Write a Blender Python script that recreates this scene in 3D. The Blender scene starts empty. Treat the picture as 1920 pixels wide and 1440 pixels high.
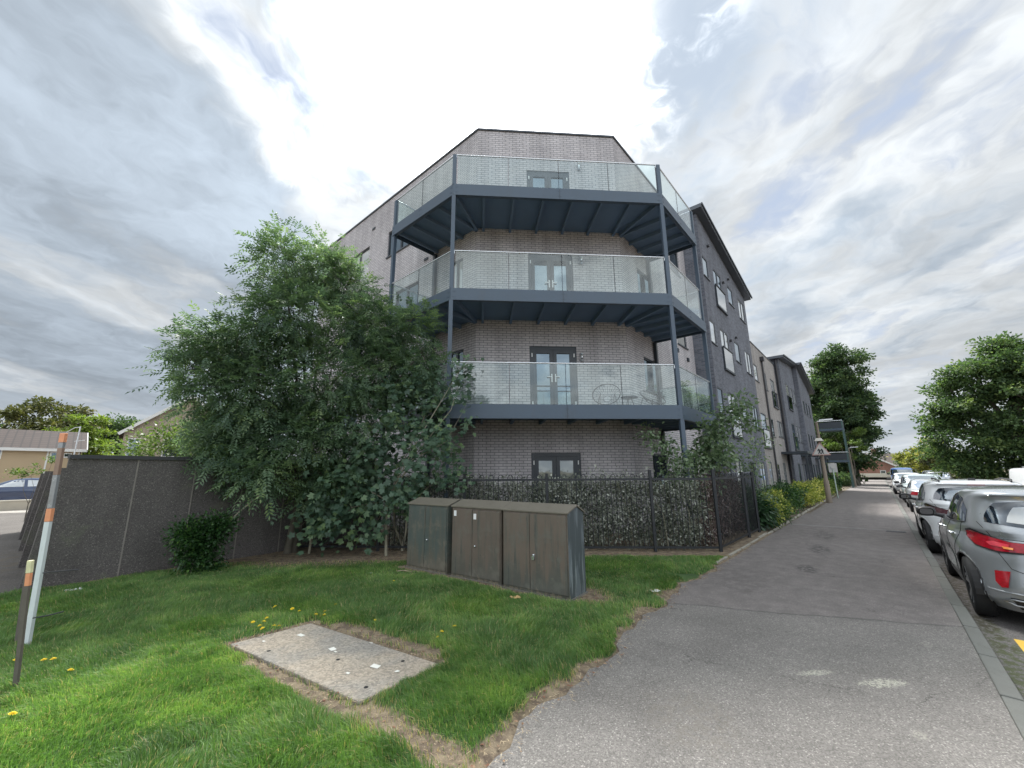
import bpy, math, random
import numpy as np
from mathutils import Vector, Matrix
from mathutils.bvhtree import BVHTree
from mathutils.geometry import delaunay_2d_cdt

random.seed(7)
RNG = np.random.default_rng(11)
SC = bpy.context.scene
COL = SC.collection

# ------------------------------------------------------------------ camera
cd = bpy.data.cameras.new("camera")
cd.sensor_width = 36.0
cd.lens = 36.0 * 761.0 / 1920.0
cd.clip_start = 0.05
cd.clip_end = 3000.0
cam = bpy.data.objects.new("camera", cd)
COL.objects.link(cam)
cam.matrix_world = Matrix(((0.99997665, 0.00683355, 0.0, 0.0),
                           (0.00144712, -0.2117614, -0.97732032, 0.0),
                           (-0.00667857, 0.9772975, -0.21176634, 1.65),
                           (0, 0, 0, 1)))
SC.camera = cam

# ------------------------------------------------------------------ world, sun, exposure
SUN_EL, SUN_AZ = math.radians(56.0), math.radians(-4.0)      # azimuth from +Y towards +X
SUN_DIR = Vector((math.sin(SUN_AZ) * math.cos(SUN_EL), math.cos(SUN_AZ) * math.cos(SUN_EL), math.sin(SUN_EL)))

class NT:
    """tiny node graph helper"""
    def __init__(s, tree):
        s.t = tree; s.n = tree.nodes; s.l = tree.links
    def node(s, typ, **kw):
        nd = s.n.new(typ)
        for k, v in kw.items():
            setattr(nd, k, v)
        return nd
    def set(s, sock, v):
        if isinstance(v, bpy.types.NodeSocket):
            s.l.new(v, sock)
        elif v is not None:
            try: sock.default_value = v
            except Exception:
                if isinstance(v, (tuple, list)) and len(v) == 3: sock.default_value = (*v, 1)
                else: raise
    def math(s, op, a, b=None, c=None, clamp=False):
        nd = s.node("ShaderNodeMath", operation=op, use_clamp=clamp)
        s.set(nd.inputs[0], a)
        if b is not None: s.set(nd.inputs[1], b)
        if c is not None: s.set(nd.inputs[2], c)
        return nd.outputs[0]
    def vmath(s, op, a, b=None, out=0, scale=None):
        nd = s.node("ShaderNodeVectorMath", operation=op)
        s.set(nd.inputs[0], a)
        if b is not None: s.set(nd.inputs[1], b)
        if scale is not None: s.set(nd.inputs['Scale'], scale)
        return nd.outputs[out]
    def noise(s, vec, scale, detail=4.0, rough=0.55, dist=0.0, out=0, dim='3D'):
        nd = s.node("ShaderNodeTexNoise"); nd.noise_dimensions = dim
        if vec is not None: s.set(nd.inputs['Vector'], vec)
        s.set(nd.inputs['Scale'], scale); s.set(nd.inputs['Detail'], detail)
        s.set(nd.inputs['Roughness'], rough); s.set(nd.inputs['Distortion'], dist)
        return nd.outputs[out]
    def smooth(s, x, a, b, lo=0.0, hi=1.0):
        nd = s.node("ShaderNodeMapRange", interpolation_type='SMOOTHSTEP')
        s.set(nd.inputs['Value'], x); s.set(nd.inputs['From Min'], a); s.set(nd.inputs['From Max'], b)
        s.set(nd.inputs['To Min'], lo); s.set(nd.inputs['To Max'], hi)
        return nd.outputs[0]
    def mix(s, f, a, b, blend='MIX'):
        nd = s.node("ShaderNodeMix", data_type='RGBA', blend_type=blend)
        s.set(nd.inputs[0], f); s.set(nd.inputs[6], c4(a)); s.set(nd.inputs[7], c4(b))
        return nd.outputs[2]
    def mapping(s, vec, loc=(0,0,0), rot=(0,0,0), scale=(1,1,1)):
        nd = s.node("ShaderNodeMapping"); s.set(nd.inputs['Vector'], vec)
        nd.inputs['Location'].default_value = loc; nd.inputs['Rotation'].default_value = rot
        nd.inputs['Scale'].default_value = scale
        return nd.outputs[0]
    def sep(s, v):
        nd = s.node("ShaderNodeSeparateXYZ"); s.set(nd.inputs[0], v); return nd.outputs
    def comb(s, x, y, z):
        nd = s.node("ShaderNodeCombineXYZ")
        s.set(nd.inputs[0], x); s.set(nd.inputs[1], y); s.set(nd.inputs[2], z); return nd.outputs[0]

def c4(v):
    if isinstance(v, (tuple, list)) and len(v) == 3: return (*v, 1.0)
    return v

wd = bpy.data.worlds.new("World"); SC.world = wd; wd.use_nodes = True
W = NT(wd.node_tree); W.n.clear()
bg = W.node("ShaderNodeBackground"); bg.inputs['Strength'].default_value = 0.1
wo = W.node("ShaderNodeOutputWorld"); W.l.new(bg.outputs[0], wo.inputs[0])
sky = W.node("ShaderNodeTexSky", sky_type='NISHITA'); sky.sun_disc = False
sky.sun_elevation = SUN_EL; sky.sun_rotation = SUN_AZ
sky.air_density = 1.0; sky.dust_density = 1.0; sky.ozone_density = 1.5
tcw = W.node("ShaderNodeTexCoord")
D = W.vmath('NORMALIZE', tcw.outputs['Generated'])
dx, dy, dz = W.sep(D)
zz = W.math('ADD', W.math('MAXIMUM', dz, 0.0), 0.16)
px = W.math('DIVIDE', dx, zz); py = W.math('DIVIDE', dy, zz)
P0 = W.comb(px, py, 0.0)
P1 = W.mapping(P0, loc=(3.1, 1.7, 0.0), rot=(0, 0, math.radians(14)), scale=(1.0, 0.56, 1.0))
warp = W.vmath('SCALE', W.vmath('SUBTRACT', W.noise(P0, 1.9, 4.0, 0.6, out=1), (0.5, 0.5, 0.5)), scale=0.42)
P2 = W.vmath('ADD', P1, warp)
nA = W.noise(P2, 1.7, 9.0, 0.53)               # big masses with fine edges
nB = W.noise(W.vmath('ADD', P2, (7.3, 2.2, 0.4)), 3.8, 8.0, 0.56)
def blob(d, r0, r1):
    """1 near direction d, falling to 0 at angular radius r1 (degrees)"""
    v = Vector(d).normalized()
    return W.smooth(W.vmath('DOT_PRODUCT', D, tuple(v), out=1), math.cos(math.radians(r1)), math.cos(math.radians(r0)))
darkL = W.math('MAXIMUM', blob((-0.70, 0.56, 0.44), 4, 23), W.math('MAXIMUM', blob((-0.64, 0.70, 0.34), 4, 19), blob((-0.68, 0.68, 0.27), 3, 15)))
Dn = W.vmath('NORMALIZE', W.vmath('ADD', D, W.vmath('SCALE', W.vmath('SUBTRACT', W.noise(P2, 2.6, 8.0, 0.62, out=1), (0.5, 0.5, 0.5)), scale=0.30)))
def wblob(d, r0, r1):
    v = Vector(d).normalized()
    return W.smooth(W.vmath('DOT_PRODUCT', Dn, tuple(v), out=1), math.cos(math.radians(r1)), math.cos(math.radians(r0)))
# the sunlit ragged rim of the dark cloud, and thinner blue grey air between it and the glare
rim = W.math('MAXIMUM', wblob((-0.489, 0.521, 0.70), 0, 5.0), W.math('MAXIMUM', wblob((-0.449, 0.589, 0.672), 0, 6), wblob((-0.41, 0.67, 0.615), 0, 5.5)))
gap = W.math('MAXIMUM', wblob((-0.31, 0.675, 0.67), 1, 8), wblob((-0.29, 0.56, 0.77), 0, 7))
wisp = W.math('MAXIMUM', blob((0.345, 0.60, 0.72), 0, 8), blob((0.315, 0.66, 0.685), 0, 6))
blueM = W.math('MAXIMUM', blob((0.73, 0.50, 0.47), 0, 13), blob((0.52, 0.69, 0.50), 0, 7))
back = W.smooth(dy, 0.1, -0.6)                  # unseen cloud behind the viewer, brightened to light the building front
glare = blob(SUN_DIR, 4, 22)
dens = W.math('ADD', W.math('MULTIPLY', nA, 0.60), W.math('MULTIPLY', nB, 0.40))
dens = W.math('ADD', dens, W.math('MULTIPLY', darkL, 0.13))
dens = W.math('ADD', dens, W.math('MULTIPLY', wisp, 0.12))
dens = W.math('SUBTRACT', dens, W.math('MULTIPLY', blueM, 0.055))
dens = W.math('SUBTRACT', dens, W.math('MULTIPLY', rim, 0.07))
dens = W.math('ADD', dens, W.math('MULTIPLY', gap, 0.03))
cover = W.smooth(dens, 0.35, 0.47)
thick = W.math('MULTIPLY', W.smooth(dens, 0.45, 0.61), W.math('SUBTRACT', 1.0, W.math('MULTIPLY', glare, 0.9)))
sund = W.vmath('DOT_PRODUCT', D, tuple(SUN_DIR), out=1)
fwd = W.smooth(sund, 0.3, 1.0)
KS = 0.365                                       # the sky is set against an exposure raised for the shade
bright = W.math('MULTIPLY_ADD', fwd, 2.0, 6.4)
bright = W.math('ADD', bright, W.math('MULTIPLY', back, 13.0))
bright = W.math('ADD', bright, W.math('MULTIPLY', rim, 4.0))
Dw = W.vmath('ADD', D, W.vmath('SCALE', W.vmath('SUBTRACT', W.noise(P2, 1.6, 9.0, 0.6, out=1), (0.5, 0.5, 0.5)), scale=0.75))
Dw = W.vmath('NORMALIZE', Dw)
gsun = W.math('MULTIPLY', W.smooth(W.vmath('DOT_PRODUCT', Dw, tuple(SUN_DIR), out=1), math.cos(math.radians(24)), math.cos(math.radians(1))), W.smooth(W.vmath('DOT_PRODUCT', D, tuple(SUN_DIR), out=1), math.cos(math.radians(31)), math.cos(math.radians(8))))
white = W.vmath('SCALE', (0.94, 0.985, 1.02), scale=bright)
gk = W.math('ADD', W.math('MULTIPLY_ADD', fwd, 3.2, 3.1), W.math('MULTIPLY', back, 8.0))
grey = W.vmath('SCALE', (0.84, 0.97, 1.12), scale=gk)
nC = W.noise(W.vmath('ADD', P2, (1.3, 5.2, 2.4)), 6.5, 8.0, 0.6, 0.6)
fine = W.math('MULTIPLY', W.smooth(nB, 0.34, 0.66, 0.80, 1.14), W.smooth(nC, 0.35, 0.65, 0.93, 1.06))
cl = W.vmath('SCALE', W.mix(thick, white, grey), scale=fine)
cl = W.mix(W.math('MULTIPLY', gap, 0.85), cl, W.vmath('SCALE', (6.3, 7.5, 8.9), scale=W.math('MULTIPLY_ADD', nB, 0.9, 0.6)))
skyc = W.mix(0.85, sky.outputs[0], (5.2, 6.0, 7.4))
allc = W.mix(cover, skyc, cl)
hz = W.smooth(dz, 0.20, 0.0)                    # pale band low over the horizon
allc = W.mix(W.math('MULTIPLY', hz, 0.6), allc, (5.9, 6.4, 6.9))
wsp = W.math('MULTIPLY', W.math('MAXIMUM', wblob((0.38, 0.50, 0.78), 0, 14), W.math('MAXIMUM', wblob((0.36, 0.60, 0.71), 0, 12), wblob((0.31, 0.69, 0.65), 0, 9))), W.smooth(nC, 0.36, 0.56, 0.35, 1.0))
allc = W.vmath('ADD', allc, W.vmath('SCALE', (1.0, 1.0, 1.0), scale=W.math('MULTIPLY', W.math('MULTIPLY', gsun, W.math('SUBTRACT', 1.0, wsp)), 55.0)))
allc = W.mix(W.math('MULTIPLY', wsp, W.smooth(nB, 0.42, 0.6, 0.25, 0.9)), allc, (5.0, 5.8, 6.9))
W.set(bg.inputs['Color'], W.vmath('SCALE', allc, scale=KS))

sl = bpy.data.lights.new("sun", 'SUN'); sl.energy = 2.3; sl.angle = math.radians(9); sl.color = (1.0, 0.98, 0.94)
so = bpy.data.objects.new("sun", sl); COL.objects.link(so)
so.rotation_euler = (-SUN_DIR).to_track_quat('-Z', 'Y').to_euler()
so.location = (0, 0, 60)

vs = SC.view_settings
SC.display_settings.display_device = 'sRGB'
vs.view_transform = 'Standard'; vs.look = 'None'; vs.exposure = 1.66; vs.gamma = 1.0; vs.use_curve_mapping = False
SC.cycles.max_bounces = 8; SC.cycles.transparent_max_bounces = 16
try:
    SC.cycles.caustics_reflective = False; SC.cycles.caustics_refractive = False
except Exception: pass

# ------------------------------------------------------------------ helpers
UX, UY = 0.6614, 0.7500            # street direction (local x of the street frame)
SANG = math.atan2(UY, UX)
def S(s, v, z=0.0):
    """street frame -> world"""
    return Vector((s * UX - v * UY, s * UY + v * UX, z))

def tag(o, label=None, cat=None, group=None, kind=None):
    if label: o['label'] = label
    if cat: o['category'] = cat
    if group: o['group'] = group
    if kind: o['kind'] = kind
    return o

def thing(name, label, cat, loc=(0, 0, 0), rz=0.0, group=None):
    o = bpy.data.objects.new(name, None); COL.objects.link(o)
    o.empty_display_size = 0.2
    o.location = loc; o.rotation_euler = (0, 0, rz)
    return tag(o, label, cat, group)

def copy_tree(o, parent=None):
    c = o.copy(); COL.objects.link(c); c.parent = parent
    for ch in list(o.children):
        copy_tree(ch, c)
    return c

class MB:
    def __init__(s):
        s.v = []; s.f = []; s.uv = []; s.m = []; s.sm = []
    def face(s, pts, uv=None, m=0, smooth=False):
        i = len(s.v); s.v += [tuple(p) for p in pts]
        s.f.append(list(range(i, i + len(pts))))
        s.uv.append(uv if uv else None); s.m.append(m); s.sm.append(smooth)
    def mesh(s, verts, faces, m=0, smooth=False, uvs=None):
        i = len(s.v); s.v += [tuple(p) for p in verts]
        for k, f in enumerate(faces):
            s.f.append([i + a for a in f]); s.uv.append(uvs[k] if uvs else None); s.m.append(m); s.sm.append(smooth)
    def box(s, x0, x1, y0, y1, z0, z1, m=0, M=None, T=None):
        P = [(x, y, z) for z in (z0, z1) for y in (y0, y1) for x in (x0, x1)]
        if T: P = [T(*p) for p in P]
        if M: P = [M @ Vector(p) for p in P]
        F = [(0, 2, 3, 1), (4, 5, 7, 6), (0, 1, 5, 4), (2, 6, 7, 3), (0, 4, 6, 2), (1, 3, 7, 5)]
        a, b, c = x1 - x0, y1 - y0, z1 - z0
        U = [[(0, 0), (0, b), (a, b), (a, 0)], [(0, 0), (a, 0), (a, b), (0, b)], [(0, 0), (a, 0), (a, c), (0, c)],
             [(0, 0), (0, c), (a, c), (a, 0)], [(0, 0), (0, c), (b, c), (b, 0)], [(0, 0), (b, 0), (b, c), (0, c)]]
        s.mesh(P, F, m, False, U)
    def prism(s, poly, z0, z1, m=0, cap=True):
        """poly CCW seen from above"""
        n = len(poly)
        V = [(p[0], p[1], z0) for p in poly] + [(p[0], p[1], z1) for p in poly]
        F = [[i, (i + 1) % n, n + (i + 1) % n, n + i] for i in range(n)]
        U = []
        d = 0.0
        for i in range(n):
            q = poly[(i + 1) % n]; L = math.hypot(q[0] - poly[i][0], q[1] - poly[i][1])
            U.append([(d, z0), (d + L, z0), (d + L, z1), (d, z1)]); d += L
        if cap:
            F.append(list(range(n))[::-1]); U.append([(p[0], p[1]) for p in poly][::-1])
            F.append([n + i for i in range(n)]); U.append([(p[0], p[1]) for p in poly])
        s.mesh(V, F, m, False, U)
    def tube(s, pts, r, n=8, m=0, caps=True, smooth=True):
        pts = [Vector(p) for p in pts]
        rs = list(r) if hasattr(r, '__len__') else [r] * len(pts)
        V = []; F = []
        ref = None
        for i, p in enumerate(pts):
            if i == 0: d = pts[1] - p
            elif i == len(pts) - 1: d = p - pts[-2]
            else: d = (pts[i + 1] - p).normalized() + (p - pts[i - 1]).normalized()
            d.normalize()
            if ref is None:
                ref = Vector((0, 0, 1)) if abs(d.z) < 0.9 else Vector((1, 0, 0))
            a = d.cross(ref); 
            if a.length < 1e-4: a = d.orthogonal()
            a.normalize(); b = a.cross(d).normalized(); ref = b
            for k in range(n):
                t = 2 * math.pi * k / n
                V.append(p + (a * math.cos(t) + b * math.sin(t)) * rs[i])
        for i in range(len(pts) - 1):
            for k in range(n):
                F.append([i * n + k, i * n + (k + 1) % n, (i + 1) * n + (k + 1) % n, (i + 1) * n + k])
        s.mesh(V, F, m, smooth)
        if caps:
            s.mesh([V[k] for k in range(n)], [list(range(n))[::-1]], m)
            s.mesh([V[(len(pts) - 1) * n + k] for k in range(n)], [list(range(n))], m)
    def bar(s, a, b, w, h, m=0):
        """square bar from a to b, width w (horizontal), height h"""
        a = Vector(a); b = Vector(b); d = (b - a).normalized()
        up = Vector((0, 0, 1)) if abs(d.z) < 0.95 else Vector((0, 1, 0))
        x = d.cross(up).normalized() * w / 2; y = x.cross(d).normalized() * h / 2
        V = [a - x - y, a + x - y, a + x + y, a - x + y, b - x - y, b + x - y, b + x + y, b - x + y]
        s.mesh(V, [(0, 1, 2, 3), (7, 6, 5, 4), (0, 4, 5, 1), (1, 5, 6, 2), (2, 6, 7, 3), (3, 7, 4, 0)], m)
    def lathe(s, prof, n=20, c=(0, 0, 0), axis='Z', m=0, smooth=True):
        """prof: list of (radius, height)"""
        V = []; F = []
        for r, h in prof:
            for k in range(n):
                t = 2 * math.pi * k / n
                p = (r * math.cos(t), r * math.sin(t), h)
                if axis == 'Y': p = (p[0], -p[2], p[1])
                elif axis == 'X': p = (p[2], p[0], p[1])
                V.append((p[0] + c[0], p[1] + c[1], p[2] + c[2]))
        for i in range(len(prof) - 1):
            for k in range(n):
                F.append([i * n + k, i * n + (k + 1) % n, (i + 1) * n + (k + 1) % n, (i + 1) * n + k])
        s.mesh(V, F, m, smooth)
    def build(s, name, mats, parent=None, bevel=0.0, origin=None):
        me = bpy.data.meshes.new(name)
        V = s.v
        if origin is not None:
            V = [(p[0] - origin[0], p[1] - origin[1], p[2] - origin[2]) for p in V]
        me.from_pydata(V, [], s.f)
        mats = mats if isinstance(mats, (list, tuple)) else [mats]
        for m in mats: me.materials.append(m)
        me.polygons.foreach_set('material_index', s.m)
        me.polygons.foreach_set('use_smooth', s.sm)
        if any(u is not None for u in s.uv):
            ul = me.uv_layers.new(name='UVMap'); k = 0
            buf = []
            for u, f in zip(s.uv, s.f):
                buf += [c for p in (u if u else [(0, 0)] * len(f)) for c in p]
            ul.data.foreach_set('uv', buf)
        me.update()
        o = bpy.data.objects.new(name, me); COL.objects.link(o)
        if parent: o.parent = parent
        if origin is not None: o.location = origin
        if bevel > 0:
            md = o.modifiers.new('bevel', 'BEVEL'); md.width = bevel; md.segments = 2; md.limit_method = 'ANGLE'
        return o

def fast_mesh(name, verts, faces4, mat, parent=None, shade=None, smooth=False, loc=None):
    """verts (N,3), faces (M,4) int; shade per vertex"""
    me = bpy.data.meshes.new(name)
    verts = np.asarray(verts, dtype=np.float32)
    if loc is not None: verts = verts - np.array(loc, dtype=np.float32)
    nv, nf, k = len(verts), len(faces4), faces4.shape[1]
    me.vertices.add(nv); me.vertices.foreach_set('co', verts.ravel())
    me.loops.add(nf * k); me.loops.foreach_set('vertex_index', faces4.astype(np.int32).ravel())
    me.polygons.add(nf)
    me.polygons.foreach_set('loop_start', np.arange(0, nf * k, k, dtype=np.int32))
    me.polygons.foreach_set('loop_total', np.full(nf, k, dtype=np.int32))
    if smooth: me.polygons.foreach_set('use_smooth', np.ones(nf, dtype=bool))
    me.update(calc_edges=True)
    if shade is not None:
        at = me.attributes.new('shade', 'FLOAT', 'POINT'); at.data.foreach_set('value', np.asarray(shade, dtype=np.float32))
    me.materials.append(mat)
    o = bpy.data.objects.new(name, me); COL.objects.link(o)
    if parent: o.parent = parent
    if loc is not None and parent is None: o.location = loc
    return o

# ------------------------------------------------------------------ materials
def newmat(name):
    m = bpy.data.materials.new(name); m.use_nodes = True
    t = NT(m.node_tree); t.n.clear()
    out = t.node("ShaderNodeOutputMaterial")
    return m, t, out

def pmat(name, col, rough=0.6, metal=0.0, var=0.12, vscale=3.0, bump=0.0, bscale=40.0, spec=0.5, coat=0.0, dirt=0.0):
    """principled with procedural colour variation and bump"""
    m, t, out = newmat(name)
    b = t.node("ShaderNodeBsdfPrincipled")
    tc = t.node("ShaderNodeTexCoord").outputs['Object']
    n = t.noise(tc, vscale, 5.0, 0.6)
    k = t.math('MULTIPLY_ADD', n, 2 * var, 1.0 - var)
    c = t.vmath('SCALE', c4(col)[:3], scale=k)
    if dirt > 0:
        n2 = t.noise(t.mapping(tc, scale=(1, 1, 0.25)), vscale * 2.3, 8.0, 0.65, 0.5)
        c = t.mix(t.math('MULTIPLY', t.smooth(n2, 0.52, 0.72), dirt), c, (0.07, 0.06, 0.045))
    t.set(b.inputs['Base Color'], c)
    t.set(b.inputs['Roughness'], t.math('MULTIPLY_ADD', n, 0.2, max(0.02, rough - 0.1)))
    b.inputs['Metallic'].default_value = metal
    b.inputs['Specular IOR Level'].default_value = spec
    if coat: b.inputs['Coat Weight'].default_value = coat; b.inputs['Coat Roughness'].default_value = 0.05
    if bump > 0:
        bp = t.node("ShaderNodeBump"); bp.inputs['Strength'].default_value = bump; bp.inputs['Distance'].default_value = 0.01
        t.set(bp.inputs['Height'], t.noise(tc, bscale, 6.0, 0.6)); t.l.new(bp.outputs[0], b.inputs['Normal'])
    t.l.new(b.outputs[0], out.inputs[0])
    return m

def brickmat(name, c1, c2, mortar, bw=0.225, rh=0.075, ms=0.009):
    m, t, out = newmat(name)
    b = t.node("ShaderNodeBsdfPrincipled"); uv = t.node("ShaderNodeTexCoord").outputs['UV']
    br = t.node("ShaderNodeTexBrick"); t.set(br.inputs['Vector'], uv)
    br.offset = 0.5
    for k, v in (('Color1', c1), ('Color2', c2), ('Mortar', mortar)): br.inputs[k].default_value = (*v, 1)
    br.inputs['Scale'].default_value = 1.0; br.inputs['Brick Width'].default_value = bw
    br.inputs['Row Height'].default_value = rh; br.inputs['Mortar Size'].default_value = ms
    br.inputs['Mortar Smooth'].default_value = 0.1; br.inputs['Bias'].default_value = 0.0
    n = t.noise(uv, 0.7, 5.0, 0.6); n2 = t.noise(uv, 35.0, 3.0, 0.7)
    run = t.noise(t.mapping(uv, scale=(2.2, 0.18, 1.0)), 1.0, 6, 0.65)
    k = t.math('MULTIPLY', t.math('MULTIPLY_ADD', n, 0.45, 0.77), t.math('MULTIPLY_ADD', n2, 0.3, 0.85))
    k = t.math('MULTIPLY', k, t.smooth(run, 0.32, 0.62, 0.80, 1.05))
    t.set(b.inputs['Base Color'], t.vmath('SCALE', br.outputs['Color'], scale=k))
    b.inputs['Roughness'].default_value = 0.85
    bp = t.node("ShaderNodeBump"); bp.inputs['Strength'].default_value = 0.5; bp.inputs['Distance'].default_value = 0.006
    h = t.math('SUBTRACT', t.math('MULTIPLY', n2, 0.25), br.outputs['Fac'])
    t.set(bp.inputs['Height'], h); t.l.new(bp.outputs[0], b.inputs['Normal'])
    t.l.new(b.outputs[0], out.inputs[0])
    return m

def winglass(name, col=(0.02, 0.025, 0.03), fac=0.4, wob=0.02, rough=0.02, tint=(0.9, 0.95, 1.0)):
    m, t, out = newmat(name)
    tc = t.node("ShaderNodeTexCoord").outputs['Object']
    d = t.node("ShaderNodeBsdfDiffuse"); 
    t.set(d.inputs['Color'], t.vmath('SCALE', col, scale=t.math('MULTIPLY_ADD', t.noise(tc, 2.0, 3.0), 0.8, 0.6)))
    g = t.node("ShaderNodeBsdfGlossy"); g.inputs['Roughness'].default_value = rough; g.inputs['Color'].default_value = (*tint, 1)
    bp = t.node("ShaderNodeBump"); bp.inputs['Strength'].default_value = wob; bp.inputs['Distance'].default_value = 0.05
    t.set(bp.inputs['Height'], t.noise(tc, 2.5, 2.0)); t.l.new(bp.outputs[0], g.inputs['Normal'])
    fr = t.node("ShaderNodeFresnel"); fr.inputs['IOR'].default_value = 1.5
    f = t.math('MULTIPLY_ADD', fr.outputs[0], 1.0 - fac, fac, clamp=True)
    mx = t.node("ShaderNodeMixShader"); t.set(mx.inputs[0], f)
    t.l.new(d.outputs[0], mx.inputs[1]); t.l.new(g.outputs[0], mx.inputs[2]); t.l.new(mx.outputs[0], out.inputs[0])
    return m

def clearglass(name, fac=0.2, tint=(0.90, 0.96, 0.95), f0=0.05):
    m, t, out = newmat(name)
    tr = t.node("ShaderNodeBsdfTransparent"); tr.inputs['Color'].default_value = (*tint, 1)
    g = t.node("ShaderNodeBsdfGlossy"); g.inputs['Roughness'].default_value = 0.012
    lw = t.node("ShaderNodeLayerWeight"); lw.inputs['Blend'].default_value = 0.5
    f = t.math('MULTIPLY_ADD', t.math('POWER', lw.outputs['Facing'], 4.0), 0.9 - fac, fac + f0, clamp=True)
    mx = t.node("ShaderNodeMixShader"); t.set(mx.inputs[0], f)
    t.l.new(tr.outputs[0], mx.inputs[1]); t.l.new(g.outputs[0], mx.inputs[2]); t.l.new(mx.outputs[0], out.inputs[0])
    return m

def leafmat(name, dark, mid, light, transl=0.35, rough=0.45):
    m, t, out = newmat(name)
    a = t.node("ShaderNodeAttribute"); a.attribute_name = 'shade'
    f = a.outputs['Fac']
    c = t.mix(t.smooth(f, 0.0, 0.5), dark, mid)
    c = t.mix(t.smooth(f, 0.5, 1.0), c, light)
    b = t.node("ShaderNodeBsdfPrincipled"); t.set(b.inputs['Base Color'], c)
    b.inputs['Roughness'].default_value = rough; b.inputs['Specular IOR Level'].default_value = 0.45
    tl = t.node("ShaderNodeBsdfTranslucent"); t.set(tl.inputs['Color'], t.mix(0.5, c, t.vmath('MULTIPLY', c, (1.3, 1.5, 0.6))))
    mx = t.node("ShaderNodeMixShader"); mx.inputs[0].default_value = transl
    t.l.new(b.outputs[0], mx.inputs[1]); t.l.new(tl.outputs[0], mx.inputs[2]); t.l.new(mx.outputs[0], out.inputs[0])
    return m

M = {}
M['brick'] = brickmat('pale_brick', (0.53, 0.50, 0.51), (0.45, 0.425, 0.44), (0.20, 0.20, 0.21))
M['dbrick'] = brickmat('dark_brick', (0.15, 0.165, 0.20), (0.085, 0.095, 0.118), (0.17, 0.17, 0.185))
M['bbrick'] = brickmat('beige_brick', (0.39, 0.365, 0.35), (0.33, 0.305, 0.29), (0.17, 0.16, 0.15))
M['rbrick'] = brickmat('red_brick', (0.30, 0.12, 0.07), (0.24, 0.09, 0.06), (0.3, 0.27, 0.24))
M['steel'] = pmat('painted_steel', (0.056, 0.084, 0.120), 0.45, 0.0, 0.18, 1.5, 0.1, 20, dirt=0.15)
M['soffit'] = pmat('soffit_board', (0.12, 0.175, 0.25), 0.7, 0.0, 0.25, 1.0)
M['frame'] = pmat('window_frame', (0.026, 0.034, 0.044), 0.4, 0, 0.08)
M['coping'] = pmat('coping_metal', (0.09, 0.10, 0.115), 0.4, 0.3, 0.1)
M['roofm'] = pmat('roof_membrane', (0.12, 0.12, 0.13), 0.8)
M['rail'] = pmat('brushed_steel', (0.62, 0.64, 0.66), 0.28, 0.9, 0.06)
M['white'] = pmat('white_plastic', (0.75, 0.76, 0.76), 0.4, 0, 0.05)
M['wglass'] = winglass('window_glass', (0.03, 0.035, 0.04), 0.15, tint=(0.72, 0.88, 1.0))
M['wglass2'] = winglass('window_glass_blind', (0.42, 0.42, 0.40), 0.2)
M['sglass'] = winglass('street_window_glass', (0.05, 0.06, 0.07), 0.30, tint=(0.85, 0.93, 1.0))
M['sglass2'] = winglass('street_window_blind', (0.55, 0.56, 0.55), 0.30)
M['curtain'] = winglass('window_glass_net_curtain', (0.20, 0.22, 0.19), 0.12)
M['clear'] = clearglass('balustrade_glass', 0.012)
M['juliet'] = clearglass('juliet_glass', 0.62, (0.8, 0.88, 0.88))
M['black'] = pmat('black_paint', (0.018, 0.02, 0.024), 0.4, 0, 0.1, bump=0.05)
M['pipe'] = pmat('black_pipe', (0.03, 0.03, 0.035), 0.45)
M['dark'] = pmat('dark_void', (0.01, 0.01, 0.012), 0.9)
# ------------------------------------------------------------------ ground, path, road
def soilmat():
    m, t, out = newmat('ground_soil')
    tc = t.node("ShaderNodeTexCoord").outputs['Object']
    n = t.noise(tc, 1.2, 8, 0.65); n2 = t.noise(tc, 30, 6, 0.7); n3 = t.noise(tc, 6, 5, 0.6)
    c = t.mix(t.smooth(n, 0.35, 0.65), (0.10, 0.075, 0.052), (0.19, 0.155, 0.11))
    c = t.mix(t.math('MULTIPLY', t.smooth(n3, 0.5, 0.65), 0.6), c, (0.08, 0.085, 0.04))
    c = t.vmath('SCALE', c, scale=t.math('MULTIPLY_ADD', n2, 1.0, 0.5))
    b = t.node("ShaderNodeBsdfPrincipled"); t.set(b.inputs['Base Color'], c); b.inputs['Roughness'].default_value = 0.95
    bp = t.node("ShaderNodeBump"); bp.inputs['Strength'].default_value = 0.8; bp.inputs['Distance'].default_value = 0.02
    t.set(bp.inputs['Height'], n2); t.l.new(bp.outputs[0], b.inputs['Normal']); t.l.new(b.outputs[0], out.inputs[0])
    return m
M['soil'] = soilmat()

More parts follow.
